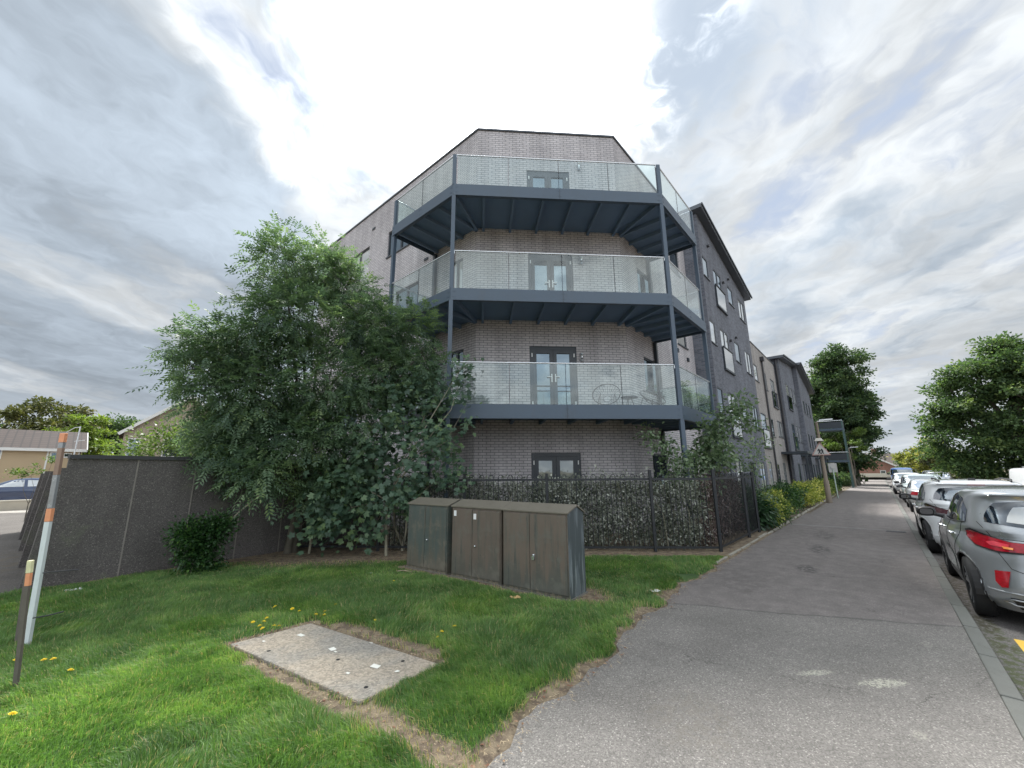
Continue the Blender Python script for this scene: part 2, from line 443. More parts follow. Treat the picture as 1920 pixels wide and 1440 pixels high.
def asphalt(name, base, base2=None, stains=(), kind='path'):
    m, t, out = newmat(name)
    tc = t.node("ShaderNodeTexCoord").outputs['Object']       # street frame metres
    x, y, z = t.sep(tc)
    vo = t.node("ShaderNodeTexVoronoi"); t.set(vo.inputs['Vector'], tc); vo.inputs['Scale'].default_value = 120.0
    vcol = t.sep(vo.outputs['Color'])[0]
    n = t.noise(tc, 0.9, 7, 0.6); n2 = t.noise(tc, 60, 4, 0.7); n3 = t.noise(tc, 4.0, 6, 0.65)
    c = t.mix(t.smooth(n, 0.3, 0.7), tuple(a * 0.86 for a in base), tuple(a * 1.1 for a in base))
    if base2:
        # an older, smoother, browner surface beyond an irregular joint
        edge = t.math('ADD', x, t.math('MULTIPLY', t.math('SUBTRACT', t.noise(tc, 1.4, 2), 0.5), 0.25))
        edge = t.math('ADD', edge, t.math('MULTIPLY', y, 0.45))
        far = t.smooth(edge, 6.52, 6.60)
        c2 = t.mix(t.smooth(n3, 0.35, 0.65), tuple(a * 0.92 for a in base2), tuple(a * 1.06 for a in base2))
        c = t.mix(far, c, c2)
        line = t.math('MULTIPLY', t.smooth(edge, 6.50, 6.55), t.smooth(edge, 6.60, 6.55))
        c = t.mix(t.math('MULTIPLY', line, 0.55), c, (0.07, 0.068, 0.066))
    if base2:
        cv = t.node("ShaderNodeTexVoronoi", feature='DISTANCE_TO_EDGE'); cv.inputs['Scale'].default_value = 0.55
        t.set(cv.inputs['Vector'], t.vmath('ADD', tc, t.vmath('SCALE', t.noise(tc, 2.5, 6, 0.7, out=1), scale=0.55)))
        ck = t.math('MULTIPLY', t.smooth(cv.outputs['Distance'], 0.006, 0.001), t.smooth(t.noise(tc, 0.8, 2), 0.52, 0.60))
        c = t.mix(t.math('MULTIPLY', ck, 0.6), c, (0.045, 0.043, 0.04))
    spk = t.math('MULTIPLY_ADD', vcol, 0.6, 0.70)
    if base2: spk = t.math('ADD', t.math('MULTIPLY', spk, t.math('SUBTRACT', 1.0, t.math('MULTIPLY', far, 0.5))), t.math('MULTIPLY', far, 0.5))
    c = t.vmath('SCALE', c, scale=spk)
    c = t.mix(t.smooth(vcol, 0.93, 0.99), c, t.vmath('SCALE', c, scale=1.45))
    c = t.vmath('SCALE', c, scale=t.math('MULTIPLY_ADD', n3, 0.35, 0.82))
    for (sx, sy, rx, ry, col, amt, th, ang) in stains:
        ca, sa = math.cos(ang), math.sin(ang)
        ux = t.math('SUBTRACT', x, sx); uy = t.math('SUBTRACT', y, sy)
        a = t.math('DIVIDE', t.math('ADD', t.math('MULTIPLY', ux, ca), t.math('MULTIPLY', uy, sa)), rx)
        b_ = t.math('DIVIDE', t.math('SUBTRACT', t.math('MULTIPLY', uy, ca), t.math('MULTIPLY', ux, sa)), ry)
        r = t.math('SQRT', t.math('ADD', t.math('MULTIPLY', a, a), t.math('MULTIPLY', b_, b_)))
        r = t.math('ADD', r, t.math('MULTIPLY', t.math('SUBTRACT', t.noise(tc, th, 6, 0.75), 0.5), 1.8))
        rag = t.smooth(t.noise(tc, th * 1.7, 5, 0.7), 0.44, 0.54)
        c = t.mix(t.math('MULTIPLY', t.math('MULTIPLY', t.smooth(r, 1.0, 0.5), rag), amt), c, col)
    b = t.node("ShaderNodeBsdfPrincipled"); t.set(b.inputs['Base Color'], c); b.inputs['Roughness'].default_value = 0.9
    b.inputs['Specular IOR Level'].default_value = 0.3
    bp = t.node("ShaderNodeBump"); bp.inputs['Strength'].default_value = 0.5; bp.inputs['Distance'].default_value = 0.006
    t.set(bp.inputs['Height'], t.math('ADD', vcol, n2)); t.l.new(bp.outputs[0], b.inputs['Normal'])
    t.l.new(b.outputs[0], out.inputs[0])
    return m
PALE = (0.42, 0.41, 0.34); DK = (0.05, 0.048, 0.048)
M['path'] = asphalt('footpath_asphalt', (0.192, 0.180, 0.166), (0.190, 0.172, 0.162),
    stains=[(4.66, 0.22, 0.24, 0.085, PALE, 1.0, 26, -0.75), (4.52, 0.64, 0.20, 0.055, PALE, 0.9, 34, -0.7),
            (11.2, 1.19, 0.8, 0.26, DK, 0.7, 7, 0.1), (8.9, 1.16, 0.42, 0.18, DK, 0.75, 9, 0.2), (13.6, 1.3, 1.2, 0.28, DK, 0.45, 6, 0.1),
            (3.95, 0.05, 0.08, 0.05, PALE, 0.4, 30, 0), (5.9, -0.1, 0.12, 0.05, PALE, 0.25, 30, 0),
            (7.5, 1.9, 1.4, 0.5, (0.10, 0.09, 0.085), 0.35, 3, 0.3), (3.2, 1.2, 0.5, 0.35, (0.20, 0.18, 0.15), 0.35, 8, 0.5), (19, 1.0, 5.0, 0.25, DK, 0.25, 3, 0.05), (24, 0.4, 6.0, 0.2, DK, 0.25, 3, 0.0)])
M['road'] = asphalt('road_asphalt', (0.135, 0.125, 0.12), None,
    stains=[(6.0, -0.68, 2.8, 0.14, (0.07, 0.085, 0.03), 0.8, 7, 0.0), (9.5, -0.66, 3.4, 0.16, (0.06, 0.05, 0.035), 0.9, 7, 0.0), (5.8, -1.3, 2.0, 0.5, (0.16, 0.12, 0.11), 0.6, 4, 0.0),
            (9.0, -1.5, 4.0, 0.7, (0.06, 0.055, 0.05), 0.6, 1.5, 0.0)])

# ground sheet to the horizon
g = MB(); g.face([(-900, -900, -0.06), (900, -900, -0.06), (900, 900, -0.06), (-900, 900, -0.06)])
# the road lies lower than the sheet, so the sheet is cut open along the street
g = MB()
def sq(b, s0, s1, v0, v1, z):
    b.face([S(s0, v0, z), S(s1, v0, z), S(s1, v1, z), S(s0, v1, z)][::-1] if v1 < v0 else [S(s0, v0, z), S(s1, v0, z), S(s1, v1, z), S(s0, v1, z)])
sq(g, -900, 900, -0.5, 900, -0.03)
sq(g, -900, 900, -900, -7.6, -0.03)
tag(g.build('ground', M['soil']), kind='structure')

def street_sheet(name, s0, s1, v0, v1, z, mat, cuts=1):
    o = MB(); n = cuts
    for i in range(n):
        a = s0 + (s1 - s0) * i / n; b = s0 + (s1 - s0) * (i + 1) / n
        o.face([(a, v0, z), (b, v0, z), (b, v1, z), (a, v1, z)])
    ob = o.build(name, mat); ob.rotation_euler = (0, 0, SANG)
    return tag(ob, kind='structure')
street_sheet('road', -60, 200, -7.75, -0.54, -0.10, M['road'], 6)
# footpath: left edge irregular against the grass
fp = MB()
xs = np.arange(-6, 60.01, 0.12)
def path_left(s):
    base = 1.95 + 0.42 * min(1.0, max(0.0, (s - 2.0) / 4.0))
    return base + (0.05 * math.sin(s * 3.1) + 0.035 * math.sin(s * 7.7 + 1) + 0.02 * math.sin(s * 19.3)) * (1.0 if s < 8.2 else 0.15) - (0.12 if s > 20 else 0)
for a, b in zip(xs[:-1], xs[1:]):
    fp.face([(a, -0.43, 0.0), (b, -0.43, 0.0), (b, path_left(b), 0.0), (a, path_left(a), 0.0)])
fpo = fp.build('footpath', M['path']); fpo.rotation_euler = (0, 0, SANG); tag(fpo, kind='structure')
street_sheet('far_footpath', 60, 200, -0.43, 2.4, 0.0, M['path'])
street_sheet('opposite_pavement', -60, 200, -9.6, -7.75, 0.004, M['path'])

M['kerb'] = pmat('kerb_concrete', (0.15, 0.152, 0.138), 0.85, 0, 0.25, 2.2, 0.5, 60, dirt=0.35)
kb = MB()
s = -6.0
while s < 90:
    j = 0.006 + 0.004 * random.random(); dzk = random.uniform(-0.004, 0.004); dv = random.uniform(-0.004, 0.004)
    x0, x1 = s + j, s + 0.915 - j
    kb.mesh([(x0, -0.565 + dv, -0.14), (x1, -0.565 + dv, -0.14), (x1, -0.43 + dv, -0.14), (x0, -0.43 + dv, -0.14),
             (x0, -0.55 + dv, 0.004 + dzk), (x1, -0.55 + dv, 0.004 + dzk), (x1, -0.43 + dv, 0.010 + dzk), (x0, -0.43 + dv, 0.010 + dzk)],
            [(3, 2, 1, 0), (4, 5, 6, 7), (0, 1, 5, 4), (1, 2, 6, 5), (2, 3, 7, 6), (3, 0, 4, 7)])
    s += 0.915
ko = kb.build('kerb', M['kerb'], bevel=0.012); ko.rotation_euler = (0, 0, SANG); tag(ko, kind='structure')
kb = MB(); kb.box(-60, 200, -7.75, -7.6, -0.14, 0.01)
ko = kb.build('opposite_kerb', M['kerb']); ko.rotation_euler = (0, 0, SANG); tag(ko, kind='structure')
# concrete edging strip on the building side of the path, broken and half buried
ed = MB(); s = 8.3
while s < 36:
    L = 0.9 * random.uniform(0.75, 1.0)
    w = 0.05; y0 = 2.44 + random.uniform(-0.015, 0.015); zt = 0.03 + random.uniform(-0.012, 0.01)
    ed.box(s, s + L, y0, y0 + w, -0.1, zt); s += 0.93
eo = ed.build('path_edging', pmat('edging_concrete', (0.33, 0.31, 0.26), 0.9, 0, 0.3, 4, 0.4, 50, dirt=0.5), bevel=0.008)
eo.rotation_euler = (0, 0, SANG); tag(eo, kind='structure')
# drainage channel crossing the path
dr = MB(); dr.box(15.66, 15.76, -0.42, 2.3, -0.02, 0.005)
do = dr.build('drain_channel', pmat('channel_concrete', (0.27, 0.26, 0.25), 0.9, 0, 0.2, 5, 0.3, 50)); do.rotation_euler = (0, 0, SANG); tag(do, kind='structure')
gr_ = thing('drain_grate', 'dark slotted drain grate let into the footpath beside the kerb', 'drain', S(15.55, 0.1, 0.006), SANG)
gm = MB(); gm.box(-0.13, 0.13, -0.40, 0.0, -0.01, 0.002)
gm.build('plate', pmat('cast_iron', (0.10, 0.10, 0.105), 0.6, 0.5, 0.2), gr_)
gm = MB()
for i in range(12): gm.box(-0.10, 0.10, -0.385 + i * 0.032, -0.373 + i * 0.032, 0.002, 0.0035)
gm.build('slots', M['dark'], gr_)
# worn yellow road marking at the end of the parking bays
def ymat():
    m, t, out = newmat('yellow_road_paint'); tc = t.node("ShaderNodeTexCoord").outputs['Object']
    n = t.noise(tc, 14, 8, 0.75)
    b = t.node("ShaderNodeBsdfPrincipled"); b.inputs['Roughness'].default_value = 0.7
    t.set(b.inputs['Base Color'], t.mix(t.smooth(n, 0.60, 0.68), (0.72, 0.46, 0.07), (0.13, 0.12, 0.115)))
    t.l.new(b.outputs[0], out.inputs[0]); return m
ym = MB()
ym.face([(1.5, -1.0, -0.096), (6.75, -1.0, -0.096), (7.02, -0.80, -0.096), (1.5, -0.80, -0.096)])
ym.face([(6.75, -2.55, -0.096), (6.93, -2.55, -0.096), (7.02, -0.80, -0.096), (6.75, -1.0, -0.096)])
yo = ym.build('road_marking', ymat()); yo.rotation_euler = (0, 0, SANG); tag(yo, kind='structure')
# bare parking pad and lane to the left of the garages, and the lane further off
pad = MB(); pad.face([(-7.02, 5.95, -0.02), (-7.05, 6.5, -0.02), (-18, 22, -0.02), (-40, 30, -0.02), (-40, 0, -0.02), (-12, 2.5, -0.02)][::-1])
tag(pad.build('parking_pad', asphalt('pad_asphalt', (0.12, 0.11, 0.10), None, stains=[(-12, 7, 4, 3, (0.14, 0.11, 0.07), 0.6, 1.5, 0)])), kind='structure')
ln = MB(); ln.face([(-60, 10, -0.015), (-12, 22, -0.015), (-9, 27, -0.015), (-62, 30, -0.015)][::-1])
tag(ln.build('lane', asphalt('lane_asphalt', (0.30, 0.28, 0.25), None)), kind='structure')
# ------------------------------------------------------------------ buildings (street frame: x along the street, y away from it)
class Wall:
    """vertical wall frame; outward normal on the right of A->B; a along, d outward, z up"""
    def __init__(s, A, B):
        s.A = Vector((A[0], A[1])); s.B = Vector((B[0], B[1])); s.L = (s.B - s.A).length
        s.e = (s.B - s.A) / s.L; s.n = Vector((s.e.y, -s.e.x))
    def T(s, a, d, z):
        p = s.A + s.e * a + s.n * d
        return (p.x, p.y, z)
    def box(s, mb, a0, a1, d0, d1, z0, z1, m=0):
        mb.box(a0, a1, d0, d1, z0, z1, m, T=s.T)

def wall_faces(mb, w, z0, z1, holes, reveal=0.1, zs_top=None, m=0, uoff=0.0):
    """wall with rectangular holes; zs_top = (z at a=0, z at a=L) for a sloping head"""
    A = sorted({0.0, w.L, *[h[0] for h in holes], *[h[1] for h in holes]})
    Z = sorted({z0, z1, *[h[2] for h in holes], *[h[3] for h in holes]})
    for i in range(len(A) - 1):
        for j in range(len(Z) - 1):
            ca, cz = (A[i] + A[i + 1]) / 2, (Z[j] + Z[j + 1]) / 2
            if any(h[0] < ca < h[1] and h[2] < cz < h[3] for h in holes): continue
            ta, tb = Z[j + 1], Z[j + 1]
            if zs_top and j == len(Z) - 2:
                ta = zs_top[0] + (zs_top[1] - zs_top[0]) * A[i] / w.L; tb = zs_top[0] + (zs_top[1] - zs_top[0]) * A[i + 1] / w.L
            mb.face([w.T(A[i], 0, Z[j]), w.T(A[i + 1], 0, Z[j]), w.T(A[i + 1], 0, tb), w.T(A[i], 0, ta)],
                    [(A[i] + uoff, Z[j]), (A[i + 1] + uoff, Z[j]), (A[i + 1] + uoff, tb), (A[i] + uoff, ta)], m)
    r = reveal
    for a0, a1, b0, b1 in [h[:4] for h in holes]:
        mb.face([w.T(a0, 0, b0), w.T(a0, 0, b1), w.T(a0, -r, b1), w.T(a0, -r, b0)], [(0, b0), (0, b1), (r, b1), (r, b0)], m)
        mb.face([w.T(a1, 0, b1), w.T(a1, 0, b0), w.T(a1, -r, b0), w.T(a1, -r, b1)], [(0, b1), (0, b0), (r, b0), (r, b1)], m)
        mb.face([w.T(a0, 0, b1), w.T(a1, 0, b1), w.T(a1, -r, b1), w.T(a0, -r, b1)], [(a0, 0), (a1, 0), (a1, r), (a0, r)], m)
        mb.face([w.T(a1, 0, b0), w.T(a0, 0, b0), w.T(a0, -r, b0), w.T(a1, -r, b0)], [(a1, 0), (a0, 0), (a0, r), (a1, r)], m)

def window(par, w, a0, a1, z0, z1, lights=2, glass=None, sill=True, name='window', shallow=False):
    f = MB(); t = 0.055; d0, d1 = (-0.048, -0.006) if shallow else (-0.098, -0.035)
    w.box(f, a0, a0 + t, d0, d1, z0, z1); w.box(f, a1 - t, a1, d0, d1, z0, z1)
    w.box(f, a0 + t, a1 - t, d0, d1, z0, z0 + t); w.box(f, a0 + t, a1 - t, d0, d1, z1 - t, z1)
    for k in range(1, lights):
        c = a0 + (a1 - a0) * k / lights
        w.box(f, c - 0.04, c + 0.04, d0, d1 + 0.004, z0 + t, z1 - t)
    fo = f.build(name, M['frame'], par)
    p = MB(); dp = -0.025 if shallow else -0.07
    p.face([w.T(a0 + t, dp, z0 + t), w.T(a1 - t, dp, z0 + t), w.T(a1 - t, dp, z1 - t), w.T(a0 + t, dp, z1 - t)])
    p.build('pane', glass or M['wglass'], fo)
    if sill:
        sb = MB(); w.box(sb, a0 - 0.04, a1 + 0.04, -0.03, 0.05, z0 - 0.045, z0 - 0.002)
        sb.build('sill', M['coping'], fo)
    return fo

def patio_door(par, w, a0, a1, z0, z1, glass=None, handles=True):
    f = MB(); t = 0.10; d0, d1 = -0.098, -0.03; c = (a0 + a1) / 2
    w.box(f, a0, a0 + t, d0, d1, z0, z1); w.box(f, a1 - t, a1, d0, d1, z0, z1); w.box(f, a0 + t, a1 - t, d0, d1, z1 - t, z1)
    w.box(f, a0 + t, a1 - t, d0, d1, z0, z0 + 0.05)
    fo = f.build('patio_door', M['frame'], par)
    for s0, s1, hs in ((a0 + t, c, 1), (c, a1 - t, -1)):
        l = MB(); q = 0.10; e0, e1 = -0.085, -0.022
        s0 += 0.004; s1 -= 0.004
        w.box(l, s0, s0 + q, e0, e1, z0 + 0.055, z1 - t - 0.005); w.box(l, s1 - q, s1, e0, e1, z0 + 0.055, z1 - t - 0.005)
        w.box(l, s0 + q, s1 - q, e0, e1, z0 + 0.055, z0 + 0.2); w.box(l, s0 + q, s1 - q, e0, e1, z1 - t - 0.11, z1 - t - 0.005)
        w.box(l, s0 + q, s1 - q, e0, e1 - 0.01, z0 + 0.80, z0 + 0.83)
        l.build('door_leaf', M['frame'], fo)
        g = MB(); g.face([w.T(s0 + q, -0.06, z0 + 0.2), w.T(s1 - q, -0.06, z0 + 0.2), w.T(s1 - q, -0.06, z1 - t - 0.11), w.T(s0 + q, -0.06, z1 - t - 0.11)])
        g.build('pane', glass or M['wglass'], fo)
        h = MB(); hx = s1 - 0.05 if hs > 0 else s0 + 0.05
        w.box(h, hx - 0.016, hx + 0.016, -0.022, -0.012, z0 + 0.93, z0 + 1.17)
        w.box(h, min(hx, hx - hs * 0.13), max(hx, hx - hs * 0.13), -0.012, 0.012, z0 + 1.07, z0 + 1.095)
        h.build('handle', M['white'], fo)
        hx = s0 - 0.03 if hs > 0 else s1 + 0.03
        for zz_ in (z0 + 0.25, z1 - 0.32):
            k = MB(); w.box(k, hx - 0.014, hx + 0.014, -0.03, -0.008, zz_, zz_ + 0.11); k.build('hinge', M['white'], fo)
    return fo

def wall_lamp(par, w, a, z):
    l = MB(); w.box(l, a - 0.035, a + 0.035, 0.0, 0.02, z - 0.09, z + 0.06)
    c = w.T(a, 0.075, z)
    l.lathe([(0.0, 0.12), (0.05, 0.11), (0.055, 0.09), (0.03, 0.08), (0.03, -0.09), (0.05, -0.10), (0.05, -0.12), (0.0, -0.125)], 12, c)
    l.build('wall_lamp', M['rail'], par)

WL, WR = (7.75, 8.23), (10.98, 5.09)
E1 = 17.32
bA = thing('apartment_building', 'pale brick four storey apartment building with chamfered corner and wraparound glass balconies', 'apartment building', (0, 0, 0), SANG)
wF = Wall(WL, WR); wL = Wall((7.75, 19.5), WL); wR = Wall(WR, (E1, 5.09))
TOP = 12.62
FL = [0.12, 3.24, 6.19, 9.20]
dtop = [2.16, 5.25, 8.23, 11.20]
dA0, dA1 = 1.57, 2.96
front_h = [(dA0, dA1, FL[i] + 0.01, dtop[i]) for i in range(4)]
brick = MB()
wall_faces(brick, wF, -0.1, TOP, front_h)
def lv(v): return 19.5 - v      # along wL
left_h = [(lv(16.5), lv(14.85), 9.20, 11.09), (lv(13.4), lv(11.6), 9.98, 11.09), (lv(9.44), lv(8.85), 7.2, 8.28), (lv(9.4), lv(8.75), 4.2, 5.25),
          (lv(12.6), lv(11.2), 4.2, 5.25), (lv(12.6), lv(11.2), 7.15, 8.28), (lv(16.5), lv(14.85), 3.3, 5.25), (lv(16.5), lv(14.85), 6.25, 8.25)]
wall_faces(brick, wL, -0.1, TOP, left_h, uoff=0.05)
def rs(s_): return s_ - 10.98
right_h = [(rs(12.12), rs(13.5), 4.12, 5.22), (rs(12.12), rs(13.4), 7.1, 8.3), (rs(12.2), rs(13.3), 10.0, 11.15), (rs(12.2), rs(13.4), 1.1, 2.16),
           (rs(15.45), rs(16.5), 6.45, 7.5), (rs(15.3), rs(16.3), 0.9, 2.1), (rs(15.45), rs(16.5), 9.6, 10.7), (rs(15.45), rs(16.5), 3.6, 4.7)]
wall_faces(brick, wR, -0.1, TOP, right_h, uoff=0.1)
for A_, B_ in (((E1, 5.09), (E1, 19.5)), ((E1, 19.5), (7.75, 19.5))):
    wall_faces(brick, Wall(A_, B_), -0.1, TOP, [])
brick.build('wall', M['brick'], bA)
rf = MB(); rf.face([(7.75, 8.23, TOP - 0.25), (10.98, 5.09, TOP - 0.25), (E1, 5.09, TOP - 0.25), (E1, 19.5, TOP - 0.25), (7.75, 19.5, TOP - 0.25)])
rf.build('roof', M['roofm'], bA)
cp = MB()
for w in (wF, wL, wR): w.box(cp, -0.02 if w is not wF else 0.0, w.L + (0.02 if w is not wF else 0), -0.3, 0.045, TOP, TOP + 0.055)
cp.build('coping', M['coping'], bA)
for i in range(4):
    patio_door(bA, wF, dA0, dA1, FL[i] + 0.01, dtop[i], M['curtain'] if i == 0 else M['wglass'])
for k, h in enumerate(left_h): window(bA, wL, *h, lights=2, glass=M['wglass2'] if k in (0, 2) else None)
for k, h in enumerate(right_h): window(bA, wR, *h, lights=2 if k < 4 else 1, glass=M['wglass2'] if k in (4,) else None)
for a, z in ((3.10, 4.92), (3.22, 8.02), (3.28, 11.38)): wall_lamp(bA, wF, a, z)
for a, z in ((lv(14.7), 11.75), (lv(10.9), 8.9)):
    vb = MB(); wL.box(vb, a, a + 0.22, 0.0, 0.03, z, z + 0.09); vb.build('air_vent', M['frame'], bA)
for a, z in ((rs(15.2), 6.05), (rs(16.3), 5.9)):
    vb = MB(); wR.box(vb, a, a + 0.15, 0.0, 0.06, z, z + 0.15); vb.build('air_vent', M['frame'], bA)

# balconies: outer line LB-PL-PR-RB, inner line follows the walls
LB, PLc, PR, RB = (6.10, 10.32), (6.10, 7.41), (10.19, 3.42), (13.08, 3.42)
outer = [LB, PLc, PR, RB]
inner = [(13.08, 5.085), (10.978, 5.085), (7.746, 8.228), (7.746, 10.32)]
poly = outer + inner
def inset(p, q, k): return (p[0] + (q[0] - p[0]) * k, p[1] + (q[1] - p[1]) * k)
bal = [(2.89, 3.23, 4.27), (5.87, 6.19, 7.25), (8.86, 9.19, 10.13)]
for bi, (zb, zt, zr) in enumerate(bal):
    d = MB()
    # fascia channel around the outer edge
    segs = [Wall(LB, PLc), Wall(PLc, PR), Wall(PR, RB)]
    for w in segs:
        w.box(d, -0.004, w.L + 0.004, 0.001, 0.014, zb, zt)
        w.box(d, 0.02, w.L - 0.02, -0.09, -0.015, zb, zb + 0.014)
        w.box(d, 0.02, w.L - 0.02, -0.09, -0.015, zt - 0.014, zt - 0.001)
        for a in (0.06, 0.10, w.L / 2 - 0.03, w.L / 2 + 0.03, w.L - 0.10, w.L - 0.06):
            for z in (zb + 0.09, zt - 0.09): w.box(d, a - 0.012, a + 0.012, 0.0145, 0.020, z - 0.012, z + 0.012)
        if w is segs[1]: w.box(d, w.L / 2 - 0.004, w.L / 2 + 0.004, 0.0145, 0.018, zb, zt, 1)
    for w in (Wall((7.746, 10.32), LB), Wall(RB, (13.08, 5.085))): w.box(d, 0.02, w.L, -0.014, 0.0, zb, zt)
    bo = d.build('balcony', [M['steel'], M['frame']], bA)
    s_ = MB(); s_.prism(poly, zt - 0.16, zt - 0.03); s_.build('deck', M['soffit'], bo)
    j = MB()
    w = segs[1]; wl = Wall(WL, WR)
    for k in range(1, 7):
        a = w.L * k / 7; b_ = max(0.05, min(wl.L - 0.05, (a - 0.62) ))
        p = w.T(a, -0.03, 0); q = wl.T(b_, 0.01, 0)
        j.bar((p[0], p[1], zt - 0.22), (q[0], q[1], zt - 0.22), 0.07, 0.12)
    for k in range(1, 5):
        y = PLc[1] + (LB[1] - PLc[1]) * k / 4.6 + 0.2; j.bar((6.13, y, zt - 0.22), (7.74, y, zt - 0.22), 0.07, 0.12)
        x = PR[0] + (RB[0] - PR[0]) * k / 4.6 + 0.2; j.bar((x, 3.45, zt - 0.22), (x, 5.08, zt - 0.22), 0.07, 0.12)
    j.bar((PLc[0] + 0.03, PLc[1] + 0.02, zt - 0.22), (7.74, 8.22, zt - 0.22), 0.07, 0.12)
    j.bar((PR[0] + 0.02, PR[1] + 0.03, zt - 0.22), (10.97, 5.08, zt - 0.22), 0.07, 0.12)
    j.build('joist', M['soffit'], bo)
    h = MB(); gl = []
    for w, n in ((segs[0], 2), (segs[1], 4), (segs[2], 2), (Wall((7.70, 10.29), (6.10, 10.29)), 1), (Wall((13.05, 3.42), (13.05, 5.04)), 1)):
        i0, i1 = 0.075, w.L - 0.075
        h.tube([w.T(i0 - 0.02, -0.04, zr), w.T(i1 + 0.02, -0.04, zr)], 0.021, 10)
        for q in range(n):
            g0 = i0 + (i1 - i0) * q / n + (0.01 if q else 0.02); g1 = i0 + (i1 - i0) * (q + 1) / n - (0.01 if q < n - 1 else 0.02)
            g = MB(); w.box(g, g0, g1, -0.046, -0.034, zt + 0.012, zr - 0.012)
            g.build('glass_panel', M['clear'], bo)
            if q: w.box(h, g0 - 0.014, g0 - 0.006, -0.048, -0.032, zt, zr - 0.01, 1)
        for aa in (i0 - 0.015, i1 + 0.015): h.tube([w.T(aa, -0.04, zr), w.T(aa, -0.04, zr - 0.09)], 0.017, 8)
    h.build('handrail', [M['rail'], M['frame']], bo)
posts = [(PLc[0] + 0.035, PLc[1] + 0.02), (PR[0] + 0.02, PR[1] + 0.04), (LB[0] + 0.055, LB[1] - 0.055), (RB[0] - 0.055, RB[1] + 0.055)]
Rot = Matrix.Rotation(math.radians(-45), 4, 'Z')
for k, (x, y) in enumerate(posts):
    p = MB()
    if k < 2:
        zc = [-0.1] + [z for b_ in bal for z in (b_[0], b_[1])]
        for z0, z1 in ((-0.1, 2.889), (3.231, 5.869), (6.191, 8.859), (9.191, 10.11)):
            p.box(-0.05, 0.05, -0.05, 0.05, z0, z1, M=Matrix.Translation((x, y, 0)) @ Rot)
            if z0 > 0 and z0 < 9: pass
        p.box(-0.09, 0.09, -0.09, 0.09, -0.05, 0.02, M=Matrix.Translation((x, y, 0)) @ Rot)
    else:
        for z0, z1 in ((-0.1, 2.889), (3.231, 5.869), (6.191, 8.859), (9.191, 10.11)): p.box(x - 0.05, x + 0.05, y - 0.05, y + 0.05, z0, z1)
    p.build('post', M['steel'], bA)
for x, y in ((12.98, 5.02), (7.68, 10.2)):
    p = MB()
    for z0, z1 in ((-0.1, 2.889), (3.231, 5.869), (6.191, 8.859)): p.box(x - 0.05, x + 0.05, y - 0.05, y + 0.05, z0, z1)
    p.build('wall_post', M['frame'], bA)

def block(name, label, s0, s1, v0, v1, z1a, z1b, mat, holes_front, group=None, roof='flat', over=0.0, near_holes=(), cat='apartment building'):
    """rectangular block; street face on v0 running s0->s1; near face s0"""
    t = thing(name, label, cat, (0, 0, 0), SANG, group)
    b = MB(); wf = Wall((s0, v0), (s1, v0)); wn = Wall((s0, v1), (s0, v0)); wb = Wall((s1, v0), (s1, v1)); wk = Wall((s1, v1), (s0, v1))
    wall_faces(b, wf, -0.1, max(z1a, z1b), holes_front, 0.05, zs_top=(z1a, z1b))
    wall_faces(b, wn, -0.1, z1a, list(near_holes)); wall_faces(b, wb, -0.1, z1b, []); wall_faces(b, wk, -0.1, max(z1a, z1b), [], zs_top=(z1b, z1a))
    b.build('wall', mat, t)
    r = MB()
    if roof == 'mono':
        e = over; k = (z1b - z1a) / (s1 - s0)
        xa, xb = s0 - e, s1 + e * 0.8; ya, yb = v0 - e, v1 + e
        za, zb_ = z1a - k * e * -1 * -1, z1b + k * e
        za = z1a - k * e
        V = [(xa, ya, za - 0.0), (xb, ya, zb_), (xb, yb, zb_), (xa, yb, za)]
        top = [(p[0], p[1], p[2] + 0.17) for p in V]
        r.mesh(V + top, [(3, 2, 1, 0), (4, 5, 6, 7), (0, 1, 5, 4), (1, 2, 6, 5), (2, 3, 7, 6), (3, 0, 4, 7)])
        r.build('roof', M['coping'], t)
        gt = MB(); gt.bar((xa - 0.02, ya - 0.05, za + 0.13), (xb + 0.1, ya - 0.05, zb_ + 0.13), 0.06, 0.09); gt.build('roof_edge', M['frame'], t)
    elif roof == 'slab':
        e = over
        r.box(s0 - e, s1 + 0.15, v0 - e, v1, z1a, z1a + 0.12); r.build('roof', M['coping'], t)
        gt = MB(); gt.box(s0 - e - 0.01, s1 + 0.15, v0 - e - 0.012, v0 - e, z1a + 0.03, z1a + 0.13); gt.build('roof_edge', M['white'], t)
    else:
        r.face([(s0, v0, z1a - 0.2), (s1, v0, z1a - 0.2), (s1, v1, z1a - 0.2), (s0, v1, z1a - 0.2)]); r.build('roof', M['roofm'], t)
        c = MB(); wf.box(c, 0.0, wf.L, -0.28, 0.035, z1a, z1a + 0.05); c.build('coping', M['coping'], t)
    return t, wf, wn

def juliet(par, w, a0, a1, z0, z1):
    f = MB()
    for a in (a0, a1 - 0.04): w.box(f, a, a + 0.04, 0.0, 0.07, z0 - 0.02, z1)
    w.box(f, a0 - 0.02, a1 + 0.02, 0.03, 0.09, z1, z1 + 0.035); w.box(f, a0 - 0.05, a1 + 0.05, 0.0, 0.09, z0 - 0.1, z0 - 0.02)
    fo = f.build('juliet_balcony', M['frame'], par)
    g = MB(); w.box(g, a0 + 0.04, a1 - 0.04, 0.05, 0.062, z0, z1); g.build('glass_panel', M['juliet'], fo)

